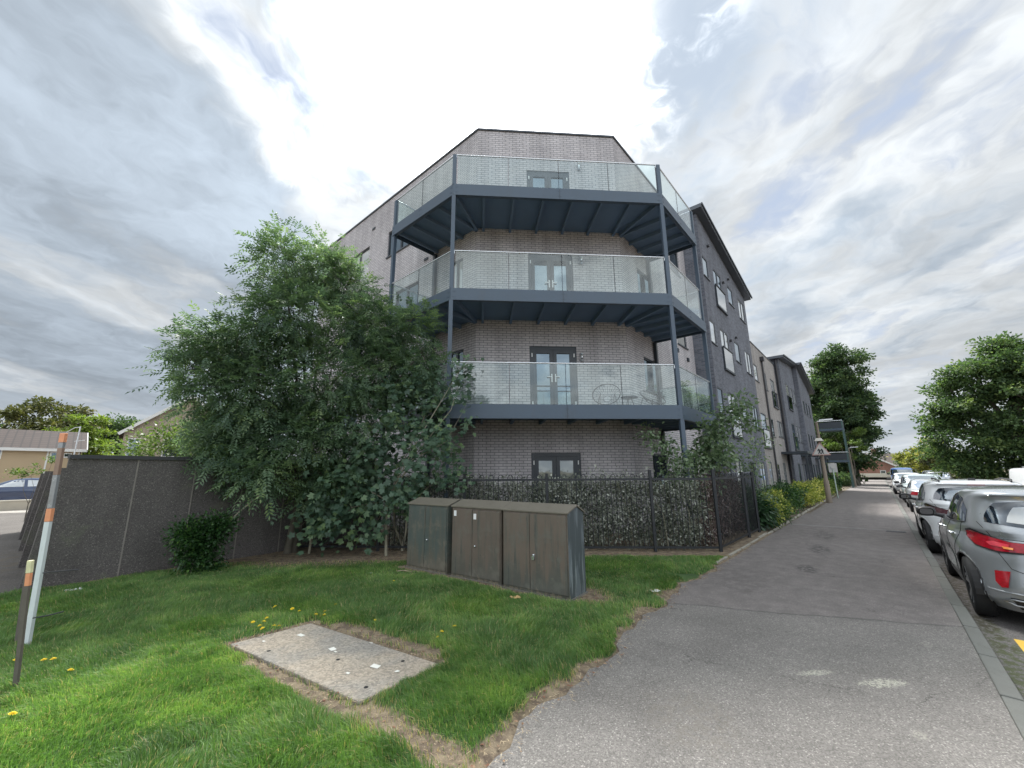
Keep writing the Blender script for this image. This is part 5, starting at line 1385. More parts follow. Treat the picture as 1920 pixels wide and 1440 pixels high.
    def mirror(s, side, x, z, shell):
        w = s.wmax
        b = MB()
        # rounded shell
        V = []; F = []
        for i, (fx, sc) in enumerate(((-0.07, 0.75), (-0.055, 0.97), (0.0, 1.0), (0.05, 0.85), (0.085, 0.45))):
            for k in range(16):
                a = 2 * math.pi * k / 16
                cx, cz = math.cos(a), math.sin(a)
                V.append((x + fx, side * (w + 0.115 + 0.12 * sc * np.sign(cx) * abs(cx) ** 0.7), z + 0.075 * sc * np.sign(cz) * abs(cz) ** 0.7))
        for i in range(4):
            for k in range(16): F.append([i * 16 + k, i * 16 + (k + 1) % 16, (i + 1) * 16 + (k + 1) % 16, (i + 1) * 16 + k])
        F.append(list(range(16))); F.append([64 + k for k in range(16)])
        b.mesh(V, F, smooth=True); b.tube([(x + 0.02, side * (w + 0.05), z - 0.04), (x + 0.03, side * (w - 0.10), z - 0.07)], [0.025, 0.035], 8)
        o = b.build('wing_mirror', shell, s.t)
        g = MB(); g.mesh([(x - 0.072, v[1], v[2]) for v in V[:16]], [list(range(16))]); g.v = [(p[0], side * (w + 0.115) + (p[1] - side * (w + 0.115)) * 0.88, z + (p[2] - z) * 0.82) for p in g.v]
        g.build('mirror_glass', M['cglass'], o)

def puma(label, loc, rz, paint, tail, reflect, white=False, group='cars parked along the kerb'):
    c = Car('parked_car', label, 'car', loc, rz, PUMA, paint, 72, 240, group=group)
    for sd in (1, -1):
        c.patch('side_window', [(0.78, 1.10), (1.75, 1.045), (2.80, 1.035), (2.42, 1.30), (2.15, 1.385), (1.6, 1.415), (1.05, 1.375), (0.80, 1.24)], 'side', M['cglass'], 0.004, sd)
        c.line('window_trim', [(0.80, 1.09), (1.75, 1.03), (2.82, 1.02)], 'side', 0.007, M['trim'], sd, 0.004)
        c.line('window_pillar', [(1.66, 1.04), (1.62, 1.415)], 'side', 0.022, M['trim'], sd, -0.012)
        c.line('panel_seam', [(1.70, 1.03), (1.72, 0.75), (1.62, 0.42), (1.55, 0.33)], 'side', 0.0045, None, sd)
        c.line('panel_seam', [(2.78, 1.02), (2.86, 0.75), (2.82, 0.33)], 'side', 0.0045, None, sd)
        c.line('panel_seam', [(0.92, 1.08), (0.98, 0.90), (1.20, 0.62)], 'side', 0.0045, None, sd)
        for x in (1.30, 2.30):
            h, n = c.project((x, 0.90), 'side', sd)
            b = MB(); b.tube([h + n * 0.002 + Vector((-0.09, 0, 0)), h + n * 0.032 + Vector((-0.07, 0, 0.003)), h + n * 0.035 + Vector((0.07, 0, 0.003)), h + n * 0.002 + Vector((0.09, 0, 0))], 0.012, 6)
            b.build('door_handle', M['rail'] if not white else paint, c.t)
        c.line('sill_trim', [(1.20, 0.245), (2.9, 0.245)], 'side', 0.03, M['trim'], sd, -0.005)
        for wx in c.wheels:
            c.line('arch_trim', [(wx + (c.R + .042) * math.cos(a), c.R + (c.R + .042) * math.sin(a)) for a in np.linspace(-0.1, math.pi + 0.1, 26)], 'side', 0.012, M['trim'], sd, 0.0)
        c.mirror(sd, 2.72, 1.07, M['trim'] if not white else M['trim'])
    # rear screen with dark surround and spoiler
    c.patch('rear_window', [(-0.66, 1.09), (0.66, 1.09), (0.62, 1.24), (0.50, 1.385), (-0.50, 1.385), (-0.62, 1.24)], 'rear', M['cglass'], 0.004, rnd=1)
    c.patch('rear_pane', [(-0.50, 1.115), (0.50, 1.115), (0.46, 1.22), (0.38, 1.33), (-0.38, 1.33), (-0.46, 1.22)], 'rear', M['wglass2'] if not white else M['cglass2'], 0.007, rnd=1)
    sp_ = MB(); V = []
    for y in np.linspace(-0.56, 0.56, 9):
        k = abs(y) / 0.56
        V += [(0.36 + 0.14 * k * k, y, 1.425), (0.34 + 0.14 * k * k, y, 1.452), (0.62, y, 1.482 - 0.02 * k * k)]
    sp_.mesh(V, [f for i in range(8) for f in ((i * 3, i * 3 + 3, i * 3 + 4, i * 3 + 1), (i * 3 + 1, i * 3 + 4, i * 3 + 5, i * 3 + 2), (i * 3 + 2, i * 3 + 5, i * 3 + 3, i * 3))], smooth=True)
    sp_.build('spoiler', paint, c.t)
    sp_ = MB(); sp_.box(0.35, 0.37, -0.12, 0.12, 1.427, 1.437); sp_.build('brake_lamp', M['red2'], c.t)
    for sd in (1, -1):
        TL = [(-0.30, 0.93), (-0.10, 0.93), (0.10, 0.965), (0.33, 1.01), (0.43, 0.99), (0.41, 0.925), (0.26, 0.855), (0.0, 0.825), (-0.28, 0.84)]
        tc_ = (0.05, 0.90)
        c.patch('lamp_surround', [(tc_[0] + (a_ - tc_[0]) * 1.07, tc_[1] + (b_ - tc_[1]) * 1.22) for a_, b_ in TL], 'corner', M['trim'], 0.007, sd, step=0.03)
        lo = c.patch('tail_lamp', TL, 'corner', tail, 0.012, sd, step=0.03)
        if not white:
            c.patch('lamp_light', [(-0.10, 0.905), (0.06, 0.92), (0.13, 0.905), (0.08, 0.875), (-0.10, 0.865)], 'corner', M['pink'], 0.017, sd, lo, step=0.03)
            c.patch('lamp_light', [(-0.14, 0.875), (-0.04, 0.88), (-0.06, 0.855), (-0.14, 0.853)], 'corner', M['amber'], 0.020, sd, lo, step=0.03)
        c.patch('tailgate_lamp', [(sd * 0.60, 0.935), (sd * 0.60, 0.845), (sd * 0.36, 0.86), (sd * 0.28, 0.89), (sd * 0.34, 0.92)], 'rear', M['dred'], 0.010, step=0.03)
        rp = [(-0.10, 0.63), (0.05, 0.615), (0.05, 0.50), (-0.01, 0.45), (-0.07, 0.46)] if not white else [(-0.08, 0.62), (0.0, 0.615), (0.0, 0.49), (-0.07, 0.48)]
        c.patch('reflector', rp, 'corner', reflect, 0.010, sd, step=0.03)
        c.line('panel_seam', [(sd * 0.70, 1.12), (sd * 0.63, 0.97), (sd * 0.615, 0.80), (sd * 0.56, 0.66), (sd * 0.42, 0.605), (0, 0.60)], 'rear', 0.0045)
    c.line('panel_seam', [(-0.62, 0.955), (0, 0.97), (0.62, 0.955)], 'rear', 0.004)
    # bumper shelf crease, lower valance and exhaust trims
    c.line('bumper_crease', [(-0.75, 0.405), (0, 0.415), (0.75, 0.405)], 'rear', 0.012, paint, 1, 0.0)
    c.patch('valance', [(-0.62, 0.36), (0.62, 0.36), (0.55, 0.24), (-0.55, 0.24)], 'rear', M['trim'], 0.008)
    for sd in (1, -1):
        c.line('exhaust_trim', [(sd * 0.30, 0.345), (sd * 0.60, 0.345), (sd * 0.66, 0.315), (sd * 0.58, 0.285), (sd * 0.30, 0.285), (sd * 0.30, 0.345)], 'rear', 0.010, M['rail'], 1, 0.012)
    pl_ = c.patch('number_plate', [(-0.26, 0.74), (0.26, 0.74), (0.26, 0.63), (-0.26, 0.63)], 'rear', pmat('plate_yellow', (0.70, 0.52, 0.05), 0.5), 0.012)
    if white:
        for sd in (1, -1):
            b = MB(); b.tube([(0.55, sd * 0.50, 1.50), (0.75, sd * 0.53, 1.535), (1.6, sd * 0.53, 1.545), (2.1, sd * 0.50, 1.51)], 0.016, 8); b.build('roof_rail', M['trim'], c.t)
        b = MB(); b.box(0.75, 0.85, -0.05, 0.05, 1.515, 1.56); b.build('roof_antenna', M['trim'], c.t)
    return c

ZR = -0.10
pSil = carpaint('silver_paint', (0.40, 0.425, 0.45), 0.6, 0.24)
pWht = carpaint('white_paint', (0.84, 0.86, 0.88), 0.0, 0.3)
pGry = carpaint('pale_silver_paint', (0.48, 0.50, 0.52), 0.7, 0.3)
pPal = carpaint('pale_aqua_paint', (0.55, 0.63, 0.64), 0.2, 0.3)
pNav = carpaint('navy_paint', (0.012, 0.03, 0.085), 0.2, 0.25)
pBlu = carpaint('bright_blue_paint', (0.10, 0.28, 0.78), 0.0, 0.35)
pGrn = carpaint('lime_paint', (0.25, 0.55, 0.08), 0.0, 0.4)
pBlk = carpaint('black_car_paint', (0.02, 0.022, 0.026), 0.1, 0.3)
VC = -0.60 - 0.905
puma('silver crossover car parked nearest the camera with large red tail lamp', S(7.12, VC, ZR), SANG, pSil, M['red'], M['red2'])
puma('white crossover car with black roof rails parked directly ahead of the silver one', S(12.15, VC + 0.08, ZR), SANG, pWht, M['dred'], M['red2'], white=True)

def generic(label, cat, loc, rz, rows, paint, tails=True, glass=None, xw=(2.9, 1.3, 0.9), R=0.32, wheels=None, group='cars parked along the kerb', name='parked_car', sides=None, front=None, rear=None, lamps=None):
    L = max(r[2] for r in rows)
    c = Car(name, label, cat, loc, rz, rows, paint, 40, 120, wheels or (0.85, L - 0.85), R, group, lowdetail=True)
    c.xf0 = L
    for sd in (1, -1):
        if sides: c.patch('side_window', sides, 'side', glass or M['cglass'], 0.006, sd, step=0.12)
    if front: c.patch('windscreen', front, 'front', M['cglass2'], 0.006, step=0.12)
    if rear: c.patch('rear_window', rear, 'rear', M['cglass2'], 0.006, step=0.12)
    for sd in (1, -1):
        if lamps:
            c.patch('tail_lamp', [(-0.30, lamps[0]), (0.2, lamps[0] + 0.02), (0.3, lamps[1]), (-0.28, lamps[1] - 0.02)], 'corner', M['red'], 0.01, sd, step=0.06)
            c.patch('headlamp', [(-0.26, lamps[0] - 0.06), (0.2, lamps[0]), (0.25, lamps[1] - 0.06), (-0.22, lamps[1] - 0.08)], 'fcorner', M['lampw'], 0.01, sd, step=0.06)
        c.mirror(sd, xw[0] - 0.1, xw[2], M['trim'])
    return c
SWsed = [(1.05, 1.06), (2.95, 1.04), (2.5, 1.34), (1.6, 1.37), (1.3, 1.25)]
FRsed = [(-0.68, 1.06), (0.68, 1.06), (0.52, 1.38), (-0.52, 1.38)]
SWsuv = [(0.5, 1.14), (3.0, 1.12), (2.6, 1.48), (0.6, 1.5)]
FRsuv = [(-0.74, 1.14), (0.74, 1.14), (0.6, 1.56), (-0.6, 1.56)]
generic('pale silver saloon car parked beyond the white crossover', 'car', S(23.6, -1.62, ZR), SANG, SEDAN, pGry, sides=SWsed, front=FRsed, rear=[(-0.66, 1.06), (0.66, 1.06), (0.54, 1.37), (-0.54, 1.37)], lamps=(0.90, 0.78), xw=(2.95, 0, 1.08)).t.scale = (1, 1, 0.92)
generic('pale aqua car facing the camera, third beyond the silver one', 'car', S(34.4, -1.68, ZR), SANG + math.pi, SUV, pPal, sides=SWsuv, front=FRsuv, lamps=(0.88, 0.76), xw=(3.1, 0, 1.18)).t.scale = (1, 1, 0.90)
generic('small white car facing the camera between the aqua car and the blue van', 'car', S(44.8, -1.5, ZR), SANG + math.pi, SUV, pWht, sides=SWsuv, front=FRsuv, lamps=(0.88, 0.76), xw=(3.1, 0, 1.18)).t.scale = (1, 1, 0.91)
VSW = [(2.7, 1.22), (3.85, 1.2), (3.3, 1.68), (2.75, 1.72)]; VFR = [(-0.78, 1.24), (0.78, 1.24), (0.66, 1.74), (-0.66, 1.74)]
generic('bright blue van farthest along the row of parked cars', 'van', S(61.5, -1.75, ZR), SANG + math.pi, VAN, pBlu, sides=VSW, front=VFR, lamps=(0.88, 0.74), xw=(3.8, 0, 1.3), name='parked_van')
gv = generic('white van with lime green lower front across the road', 'van', S(37.2, -6.35, ZR), SANG + math.pi + 0.10, [(r[0] * 0.93, *r[1:]) for r in VAN], pWht, sides=[(2.7, 1.14), (3.85, 1.12), (3.3, 1.56), (2.75, 1.60)], front=[(-0.78, 1.16), (0.78, 1.16), (0.66, 1.60), (-0.66, 1.60)], lamps=(0.84, 0.72), xw=(3.8, 0, 1.2), name='parked_van', group=None)
for sd in (1, -1): gv.patch('green_graphic', [(2.3, 0.3), (4.55, 0.32), (4.6, 0.75), (3.9, 1.0), (3.3, 0.78), (2.7, 0.6)], 'side', pGrn, 0.007, sd, step=0.1)
gv.patch('green_graphic', [(-0.85, 0.35), (0.85, 0.35), (0.85, 0.72), (0.3, 0.88), (-0.3, 0.88), (-0.85, 0.72)], 'front', pGrn, 0.007, step=0.1)
rb_ = MB(); rb_.box(1.2, 2.6, -0.5, 0.5, 1.80, 1.86); rb_.build('roof_rack', M['rail'], gv.t)
generic('silver hatchback driving away in the other lane', 'car', S(50.0, -3.75, ZR), SANG, PUMA, pGry, sides=[(0.78, 1.10), (2.80, 1.035), (2.15, 1.385), (1.05, 1.375)], rear=[(-0.62, 1.1), (0.62, 1.1), (0.5, 1.37), (-0.5, 1.37)], lamps=(0.92, 0.82), xw=(2.8, 0, 1.08), group=None, name='car')
generic('dark car with black roof beyond the row of parked cars', 'car', S(56.0, -3.75, ZR), SANG + math.pi, SUV, pBlk, sides=SWsuv, front=FRsuv, lamps=(0.88, 0.76), xw=(3.1, 0, 1.18), group=None, name='car')
ncx, ncy = -26.2, 24.7
generic('dark blue hatchback on the lane beyond the garages', 'car', (ncx - 0.68, ncy + 0.6, -0.02), SANG + math.pi, PUMA, pNav, sides=[(0.78, 1.08), (1.62, 1.05), (1.66, 1.40), (1.05, 1.375), (0.80, 1.24)], glass=M['wglass2'], front=FRsed, lamps=(0.9, 0.8), xw=(2.8, 0, 1.08), group=None).patch('side_window', [(1.76, 1.05), (2.80, 1.035), (2.15, 1.385), (1.78, 1.41)], 'side', M['wglass2'], 0.006, 1, step=0.1)
generic('pale silver car beyond the dark blue hatchback', 'car', (-27.6, 28.2, 0.2), SANG + math.pi, PUMA, pWht, sides=[(0.78, 1.08), (2.80, 1.035), (2.15, 1.385), (1.05, 1.375), (0.80, 1.24)], front=FRsed, xw=(2.8, 0, 1.08), group=None)
# flatbed truck crossing the end of the street
tk = thing('flatbed_truck', 'cream flatbed truck standing across the end of the street', 'truck', S(77.0, 0.3, -0.2), SANG - math.pi / 2)
crm = carpaint('cream_paint_truck', (0.66, 0.64, 0.55), 0.0, 0.4)
b = MB(); b.mesh([(0, -0.9, 0.45), (1.7, -0.9, 0.45), (1.7, 0.9, 0.45), (0, 0.9, 0.45), (0.05, -0.85, 2.05), (1.2, -0.85, 2.05), (1.2, 0.85, 2.05), (0.05, 0.85, 2.05), (1.65, -0.9, 1.15), (1.65, 0.9, 1.15)],
                  [(3, 2, 1, 0), (4, 5, 6, 7), (0, 1, 8, 5, 4), (7, 6, 9, 2, 3), (1, 2, 9, 8), (8, 9, 6, 5), (0, 4, 7, 3)])
b.v = [(p[0] + 2.6, p[1], p[2]) for p in b.v]; b.build('cab', crm, tk, bevel=0.05)
for sd in (-1, 1):
    b = MB(); q = [(3.1, 1.2), (4.1, 1.2), (3.8, 1.85), (3.1, 1.85)]; b.face([(p[0], sd * 0.905, p[1]) for p in (q if sd < 0 else q[::-1])]); b.build('side_window', M['cglass'], tk)
b = MB(); b.face([(4.235, -0.75, 1.22), (4.235, 0.75, 1.22), (3.85, 0.72, 1.98), (3.85, -0.72, 1.98)]); b.build('windscreen', M['cglass2'], tk)
b = MB(); b.box(-2.6, 2.5, -1.0, 1.0, 0.80, 0.92); b.build('flatbed', crm, tk)
b = MB()
for sd in (-1, 1): b.box(-2.6, 2.5, sd * 1.0 - 0.02, sd * 1.0 + 0.02, 0.95, 1.30)
b.box(-2.62, -2.58, -1.0, 1.0, 0.95, 1.30); b.build('dropside', crm, tk)
b = MB(); b.box(-2.4, 3.8, -0.4, 0.4, 0.45, 0.78); b.build('chassis', M['seam'], tk)
for x in (-1.5, 3.6):
    for sd in (-1, 1):
        b = MB(); b.lathe([(0.2, 0.1), (0.36, 0.1), (0.38, 0.0), (0.36, -0.1), (0.2, -0.1), (0.2, 0.1)], 18, (x, sd * 0.82, 0.38), 'Y'); b.build('wheel', M['tyre'], tk)
# ------------------------------------------------------------------ trees, shrubs, hedges
def unit(v): return v / np.maximum(np.linalg.norm(v, axis=-1, keepdims=True), 1e-9)

def leaf_quads(P, Dr, Nn, L, Wd, sh, fold=0.18, tipw=0.55):
    """rhombic folded leaves. P base (n,3), Dr direction, Nn approx normal -> verts (n*4,3), faces, shade"""
    Dr = unit(Dr); side = unit(np.cross(Dr, Nn)); up = np.cross(side, Dr)
    L = L[:, None]; Wd = Wd[:, None]
    v0 = P; v1 = P + Dr * L * 0.45 + side * Wd * 0.5 + up * Wd * fold; v3 = P + Dr * L * 0.45 - side * Wd * 0.5 + up * Wd * fold
    v2 = P + Dr * L - up * L * 0.08
    V = np.stack([v0, v1, v2, v3], 1).reshape(-1, 3)
    n = len(P); F = np.arange(n * 4).reshape(n, 4)
    return V, F, np.repeat(sh, 4)

def in_blobs(blobs, n, rng, edge=0.5):
    """n points in the union of ellipsoids (cx,cy,cz,rx,rz[,ry]), weighted by volume^(2/3), biased outward; returns pts, outward dirs, blob idx"""
    B = np.array([(b[0], b[1], b[2], b[3], (b[5] if len(b) > 5 else b[3]), b[4]) for b in blobs], float)
    w = (B[:, 3] * B[:, 4] * B[:, 5]) ** 0.72; w /= w.sum()
    idx = rng.choice(len(B), n, p=w)
    d = unit(rng.normal(size=(n, 3))); r = rng.random(n) ** edge
    r *= 1.0 + 0.14 * rng.normal(size=n).clip(-1.5, 1.5) * (r > 0.7)
    return B[idx, :3] + d * r[:, None] * B[idx, 3:6], d, idx

def crown(name, par, blobs, mat, kind='broad', clumps=300, per=14, leaf=0.09, seed=1, clump_r=0.28, droop=0.25, edge=0.45, wr=0.5, shade=(0.45, 0.22), aniso=0.6, loc=None):
    rng = np.random.default_rng(seed)
    C, d, bi = in_blobs(blobs, clumps, rng, edge)
    csh = np.clip(rng.normal(shade[0], shade[1], clumps), 0, 1)
    n = clumps * per; ci = np.repeat(np.arange(clumps), per)
    g = rng.normal(size=(n, 3)) * clump_r * np.array([1, 1, 0.7])
    P = C[ci] + g
    out = unit(d[ci] * 0.8 + unit(g) * 0.7 + rng.normal(size=(n, 3)) * 0.45 + np.array([0, 0, -droop]))
    sh = np.clip(csh[ci] + rng.normal(0, 0.13, n), 0, 1)
    if kind == 'ash':
        # pinnate leaves: rachis with four pairs of leaflets and a terminal one
        rl = leaf * rng.uniform(2.0, 2.9, n)
        up = unit(np.array([0, 0, 1.0]) + rng.normal(size=(n, 3)) * 0.35)
        side = unit(np.cross(out, up)); nn = np.cross(side, out)
        Vs, Fs, Ss = [], [], []; k0 = 0
        for t in (0.22, 0.42, 0.62, 0.82, 1.0):
            base = P + out * (rl * t)[:, None] + np.array([0, 0, -1.0]) * (rl * 0.22 * t * t)[:, None]
            for sg_ in ((-1, 1) if t < 1 else (0,)):
                dd = unit(out * (0.55 if sg_ else 1.0) + side * sg_ * 0.95 + np.array([0, 0, -0.22]) + rng.normal(size=(n, 3)) * 0.12)
                ln = leaf * rng.uniform(0.8, 1.15, n) * (1.0 - 0.25 * abs(t - 0.55))
                V, F, Q = leaf_quads(base, dd, nn, ln, ln * 0.34, np.clip(sh + rng.normal(0, 0.05, n), 0, 1), 0.12)
                Vs.append(V); Fs.append(F + k0); Ss.append(Q); k0 += len(V)
        V = np.vstack(Vs); F = np.vstack(Fs); Q = np.concatenate(Ss)
    else:
        nn = unit(np.array([0, 0, 1.0]) * aniso + rng.normal(size=(n, 3)) * 0.6)
        ln = leaf * rng.uniform(0.6, 1.3, n)
        V, F, Q = leaf_quads(P, out, nn, ln, ln * wr * 2, sh, 0.15)
    o = fast_mesh(name, V, F, mat, par, Q)
    return o, C

def limbs(par, base, blobs, C, r0, bark, seed=2, fork=0.35, nb=None, twigs=60, name='trunk', lean=(0, 0), stems=1, off=None):
    """trunk forking to blob centres, plus thin twigs to some clump centres"""
    rng = np.random.default_rng(seed); b = MB(); base = Vector(base)
    top = Vector(np.mean([q[:3] for q in blobs], 0)); H = max(q[2] + q[4] for q in blobs) - base.z
    forks = []
    for s_ in range(stems):
        bs = base + Vector((rng.normal() * 0.22, rng.normal() * 0.22, 0)) * (1 if stems > 1 else 0)
        f = bs + Vector(((top.x - bs.x) * fork * 0.6 + rng.normal() * 0.12 * (stems > 1) * H * .2, (top.y - bs.y) * fork * 0.6, H * fork * rng.uniform(0.8, 1.1)))
        mid = (bs + f) / 2 + Vector((rng.normal() * 0.05, rng.normal() * 0.05, 0)) * H * .3
        rr = r0 / math.sqrt(stems); b.tube([bs - Vector((0, 0, 0.1)), bs + Vector((0, 0, .05 * H * .2)), mid, f], [rr * 1.35, rr * 1.05, rr * 0.9, rr * 0.72], 9); forks.append((f, rr))
    ends = []
    for q in blobs[:nb]:
        c = Vector(q[:3]); f, rr = min(forks, key=lambda a: (a[0] - c).length)
        m1 = f.lerp(c, 0.4) + Vector((rng.normal(), rng.normal(), 0.6)) * 0.06 * (c - f).length; m2 = f.lerp(c, 0.75) + Vector((rng.normal(), rng.normal(), rng.normal())) * 0.05 * (c - f).length
        e = c + Vector((0, 0, q[4] * 0.5))
        b.tube([f, m1, m2, e], [rr * 0.5, rr * 0.36, rr * 0.22, rr * 0.07], 6, caps=False); ends += [m1, m2, e]
    if twigs and len(ends):
        E = np.array([tuple(e) for e in ends]); ids = rng.choice(len(C), min(twigs, len(C)), replace=False)
        for i in ids:
            c = C[i]; k = np.argmin(((E - c) ** 2).sum(1)); a = Vector(E[k]); cc = Vector(c)
            m_ = a.lerp(cc, 0.5) + Vector((rng.normal(), rng.normal(), rng.normal())) * 0.08 * (cc - a).length
            b.tube([a, m_, cc], [r0 * 0.10, r0 * 0.06, r0 * 0.02], 4, caps=False)
    return b.build(name, bark, par)

bark = pmat('bark_grey', (0.10, 0.09, 0.07), 0.9, 0, 0.35, 8, 0.6, 30)
barkp = pmat('bark_pale', (0.26, 0.24, 0.18), 0.85, 0, 0.3, 8)
LM = {
 'oak': leafmat('oak_leaf', (0.045, 0.082, 0.038), (0.085, 0.145, 0.055), (0.17, 0.23, 0.075), 0.45, 0.7),
 'ash': leafmat('ash_leaf', (0.070, 0.118, 0.082), (0.140, 0.215, 0.125), (0.25, 0.34, 0.15), 0.46),
 'maple': leafmat('maple_leaf', (0.05, 0.095, 0.065), (0.09, 0.155, 0.098), (0.17, 0.25, 0.11), 0.36),
 'privet': leafmat('privet_leaf', (0.018, 0.05, 0.016), (0.035, 0.09, 0.026), (0.10, 0.19, 0.04), 0.25, 0.35),
 'lime': leafmat('lime_leaf', (0.07, 0.11, 0.03), (0.13, 0.20, 0.05), (0.24, 0.32, 0.08), 0.45),
 'sap': leafmat('sapling_leaf', (0.08, 0.13, 0.075), (0.16, 0.23, 0.13), (0.34, 0.42, 0.28), 0.4),
 'far': leafmat('far_leaf', (0.036, 0.068, 0.034), (0.066, 0.115, 0.048), (0.13, 0.185, 0.065), 0.42, 0.75),
 'faryel': leafmat('far_yellow_leaf', (0.10, 0.12, 0.03), (0.24, 0.26, 0.06), (0.45, 0.42, 0.12), 0.4, 0.6),
 'farbrown': leafmat('far_olive_leaf', (0.045, 0.058, 0.020), (0.095, 0.105, 0.032), (0.18, 0.17, 0.055), 0.3, 0.6),
 'farbright': leafmat('far_bright_leaf', (0.09, 0.14, 0.025), (0.19, 0.27, 0.045), (0.34, 0.40, 0.09), 0.45, 0.6),
 'strap': leafmat('strappy_leaf', (0.018, 0.05, 0.022), (0.035, 0.085, 0.035), (0.12, 0.20, 0.10), 0.2, 0.3),
 'yellow': leafmat('variegated_leaf', (0.05, 0.11, 0.03), (0.30, 0.36, 0.07), (0.72, 0.66, 0.20), 0.35, 0.4),
 'hedge': leafmat('hedge_leaf', (0.06, 0.08, 0.055), (0.19, 0.205, 0.165), (0.50, 0.52, 0.46), 0.2, 0.5),
 'dry': leafmat('dry_hedge_leaf', (0.05, 0.035, 0.03), (0.15, 0.10, 0.09), (0.42, 0.38, 0.36), 0.1, 0.6),
}
# --- ash tree
ASH = [(-4.8, 9.34, 6.6, 0.66, 0.95), (-5.24, 8.52, 6.38, 0.74, 0.86), (-4.14, 9.65, 6.1, 0.76, 1.02), (-4.67, 8.39, 4.94, 1.03, 1.05), (-5.48, 8.13, 4.37, 0.75, 0.87), (-6.09, 7.93, 4.19, 0.66, 0.68), (-6.62, 7.76, 4.25, 0.37, 0.45), (-3.38, 9.41, 5.05, 0.93, 1.03), (-2.48, 9.48, 5.06, 0.64, 0.69), (-3.95, 8.64, 3.55, 1.17, 0.95), (-5.19, 8.08, 3.22, 0.92, 0.87), (-5.98, 8.02, 2.99, 0.65, 0.75), (-2.91, 9.36, 3.96, 0.97, 0.78), (-2.16, 9.35, 4.21, 0.56, 0.59), (-4.46, 8.5, 2.39, 0.89, 0.66), (-5.57, 8.06, 2.15, 0.7, 0.5), (-3.46, 8.74, 2.63, 0.75, 0.63), (-4.73, 7.66, 1.63, 0.46, 0.43), (-6.37, 7.71, 3.58, 0.37, 0.48), (-3.92, 8.98, 1.51, 0.85, 0.56), (-5.9, 8.5, 2.45, 0.6, 0.5), (-5.2, 8.2, 2.0, 0.6, 0.5), (-6.5, 8.6, 2.6, 0.45, 0.4)]
ASH = [(q[0] + 0.12 * (q[0] < -5.4), q[1], q[2], q[3] * 0.86, q[4] * 0.86) for q in ASH]
t = thing('ash_tree', 'large ash tree with feathery leaves covering the left side of the flats', 'tree', (0, 0, 0))
o, C = crown('crown', t, ASH, LM['ash'], 'ash', 1300, 10, 0.100, 21, 0.17, 0.25, 0.42, shade=(0.42, 0.2))
limbs(t, (-4.55, 9.35, 0), ASH, C, 0.13, bark, 5, 0.28, twigs=150, stems=3)
# --- maple sapling in front of the left balcony posts
MAP = [(-2.39, 8.99, 3.12, 0.75, 0.70), (-2.98, 8.81, 2.06, 0.76, 0.68), (-1.87, 8.91, 2.29, 0.66, 0.66), (-1.30, 8.81, 1.82, 0.33, 0.50), (-3.44, 8.64, 1.51, 0.72, 0.54), (-2.49, 8.82, 1.27, 0.87, 0.44), (-3.49, 8.62, 0.88, 0.6, 0.62), (-2.86, 8.74, 0.55, 0.45, 0.42), (-1.71, 9.14, 3.27, 0.35, 0.55), (-1.15, 8.82, 3.45, 0.22, 0.45), (-3.88, 8.56, 0.68, 0.44, 0.51), (-1.08, 8.83, 3.94, 0.16, 0.24), (-1.0, 8.8, 2.95, 0.2, 0.3)]
t = thing('maple_sapling', 'broad leaved maple sapling growing through the railings left of the cabinets', 'tree', (0, 0, 0))
def palmate(name, par, blobs, mat, clumps, per, leaf, seed, clump_r, edge=0.5, shade=(0.45, 0.2)):
    rng = np.random.default_rng(seed)
    C, d, bi = in_blobs(blobs, clumps, rng, edge)
    ci = np.repeat(np.arange(clumps), per); n = len(ci)
    P = C[ci] + rng.normal(size=(n, 3)) * clump_r
    nn = unit(np.array([0.1, -0.75, 0.75]) + rng.normal(size=(n, 3)) * 0.45)
    dr = unit(np.cross(nn, rng.normal(size=(n, 3)))); dr[:, 2] -= 0.35; dr = unit(dr - nn * (dr * nn).sum(1)[:, None])
    side = np.cross(dr, nn); L = leaf * rng.uniform(0.55, 1.2, n); sh = np.clip(rng.normal(shade[0], shade[1], clumps)[ci] + rng.normal(0, .1, n), 0, 1)
    Vs, Fs, Ss = [], [], []; k0 = 0
    for a, k in ((0, 1.0), (0.75, 0.85), (-0.75, 0.85), (1.65, 0.5), (-1.65, 0.5)):
        dd = dr * math.cos(a) + side * math.sin(a)
        V, F, Q = leaf_quads(P, dd, nn, L * k, L * k * 0.55, sh, 0.06); Vs.append(V); Fs.append(F + k0); Ss.append(Q); k0 += len(V)
    return fast_mesh(name, np.vstack(Vs), np.vstack(Fs), mat, par, np.concatenate(Ss)), C
o, C = palmate('crown', t, MAP, LM['maple'], 420, 9, 0.11, 31, 0.13)
limbs(t, (-2.6, 8.95, 0), MAP, C, 0.05, barkp, 6, 0.25, twigs=60, stems=3)
# --- shrub at the garage wall
t = thing('shrub', 'dark green rounded shrub growing against the garage wall', 'shrub', (0, 0, 0))
SH = [(-5.35, 7.35, 0.42, 0.30, 0.42), (-5.48, 7.22, 0.66, 0.24, 0.24), (-5.2, 7.52, 0.72, 0.25, 0.22), (-5.3, 7.32, 0.12, 0.22, 0.16)]
o, C = crown('foliage', t, SH, LM['privet'], 'broad', 260, 26, 0.055, 41, 0.09, 0.1, 0.6, 0.3, (0.35, 0.22))
limbs(t, (-5.33, 7.4, 0), SH, C, 0.025, bark, 7, 0.2, twigs=30, name='stem', stems=3)
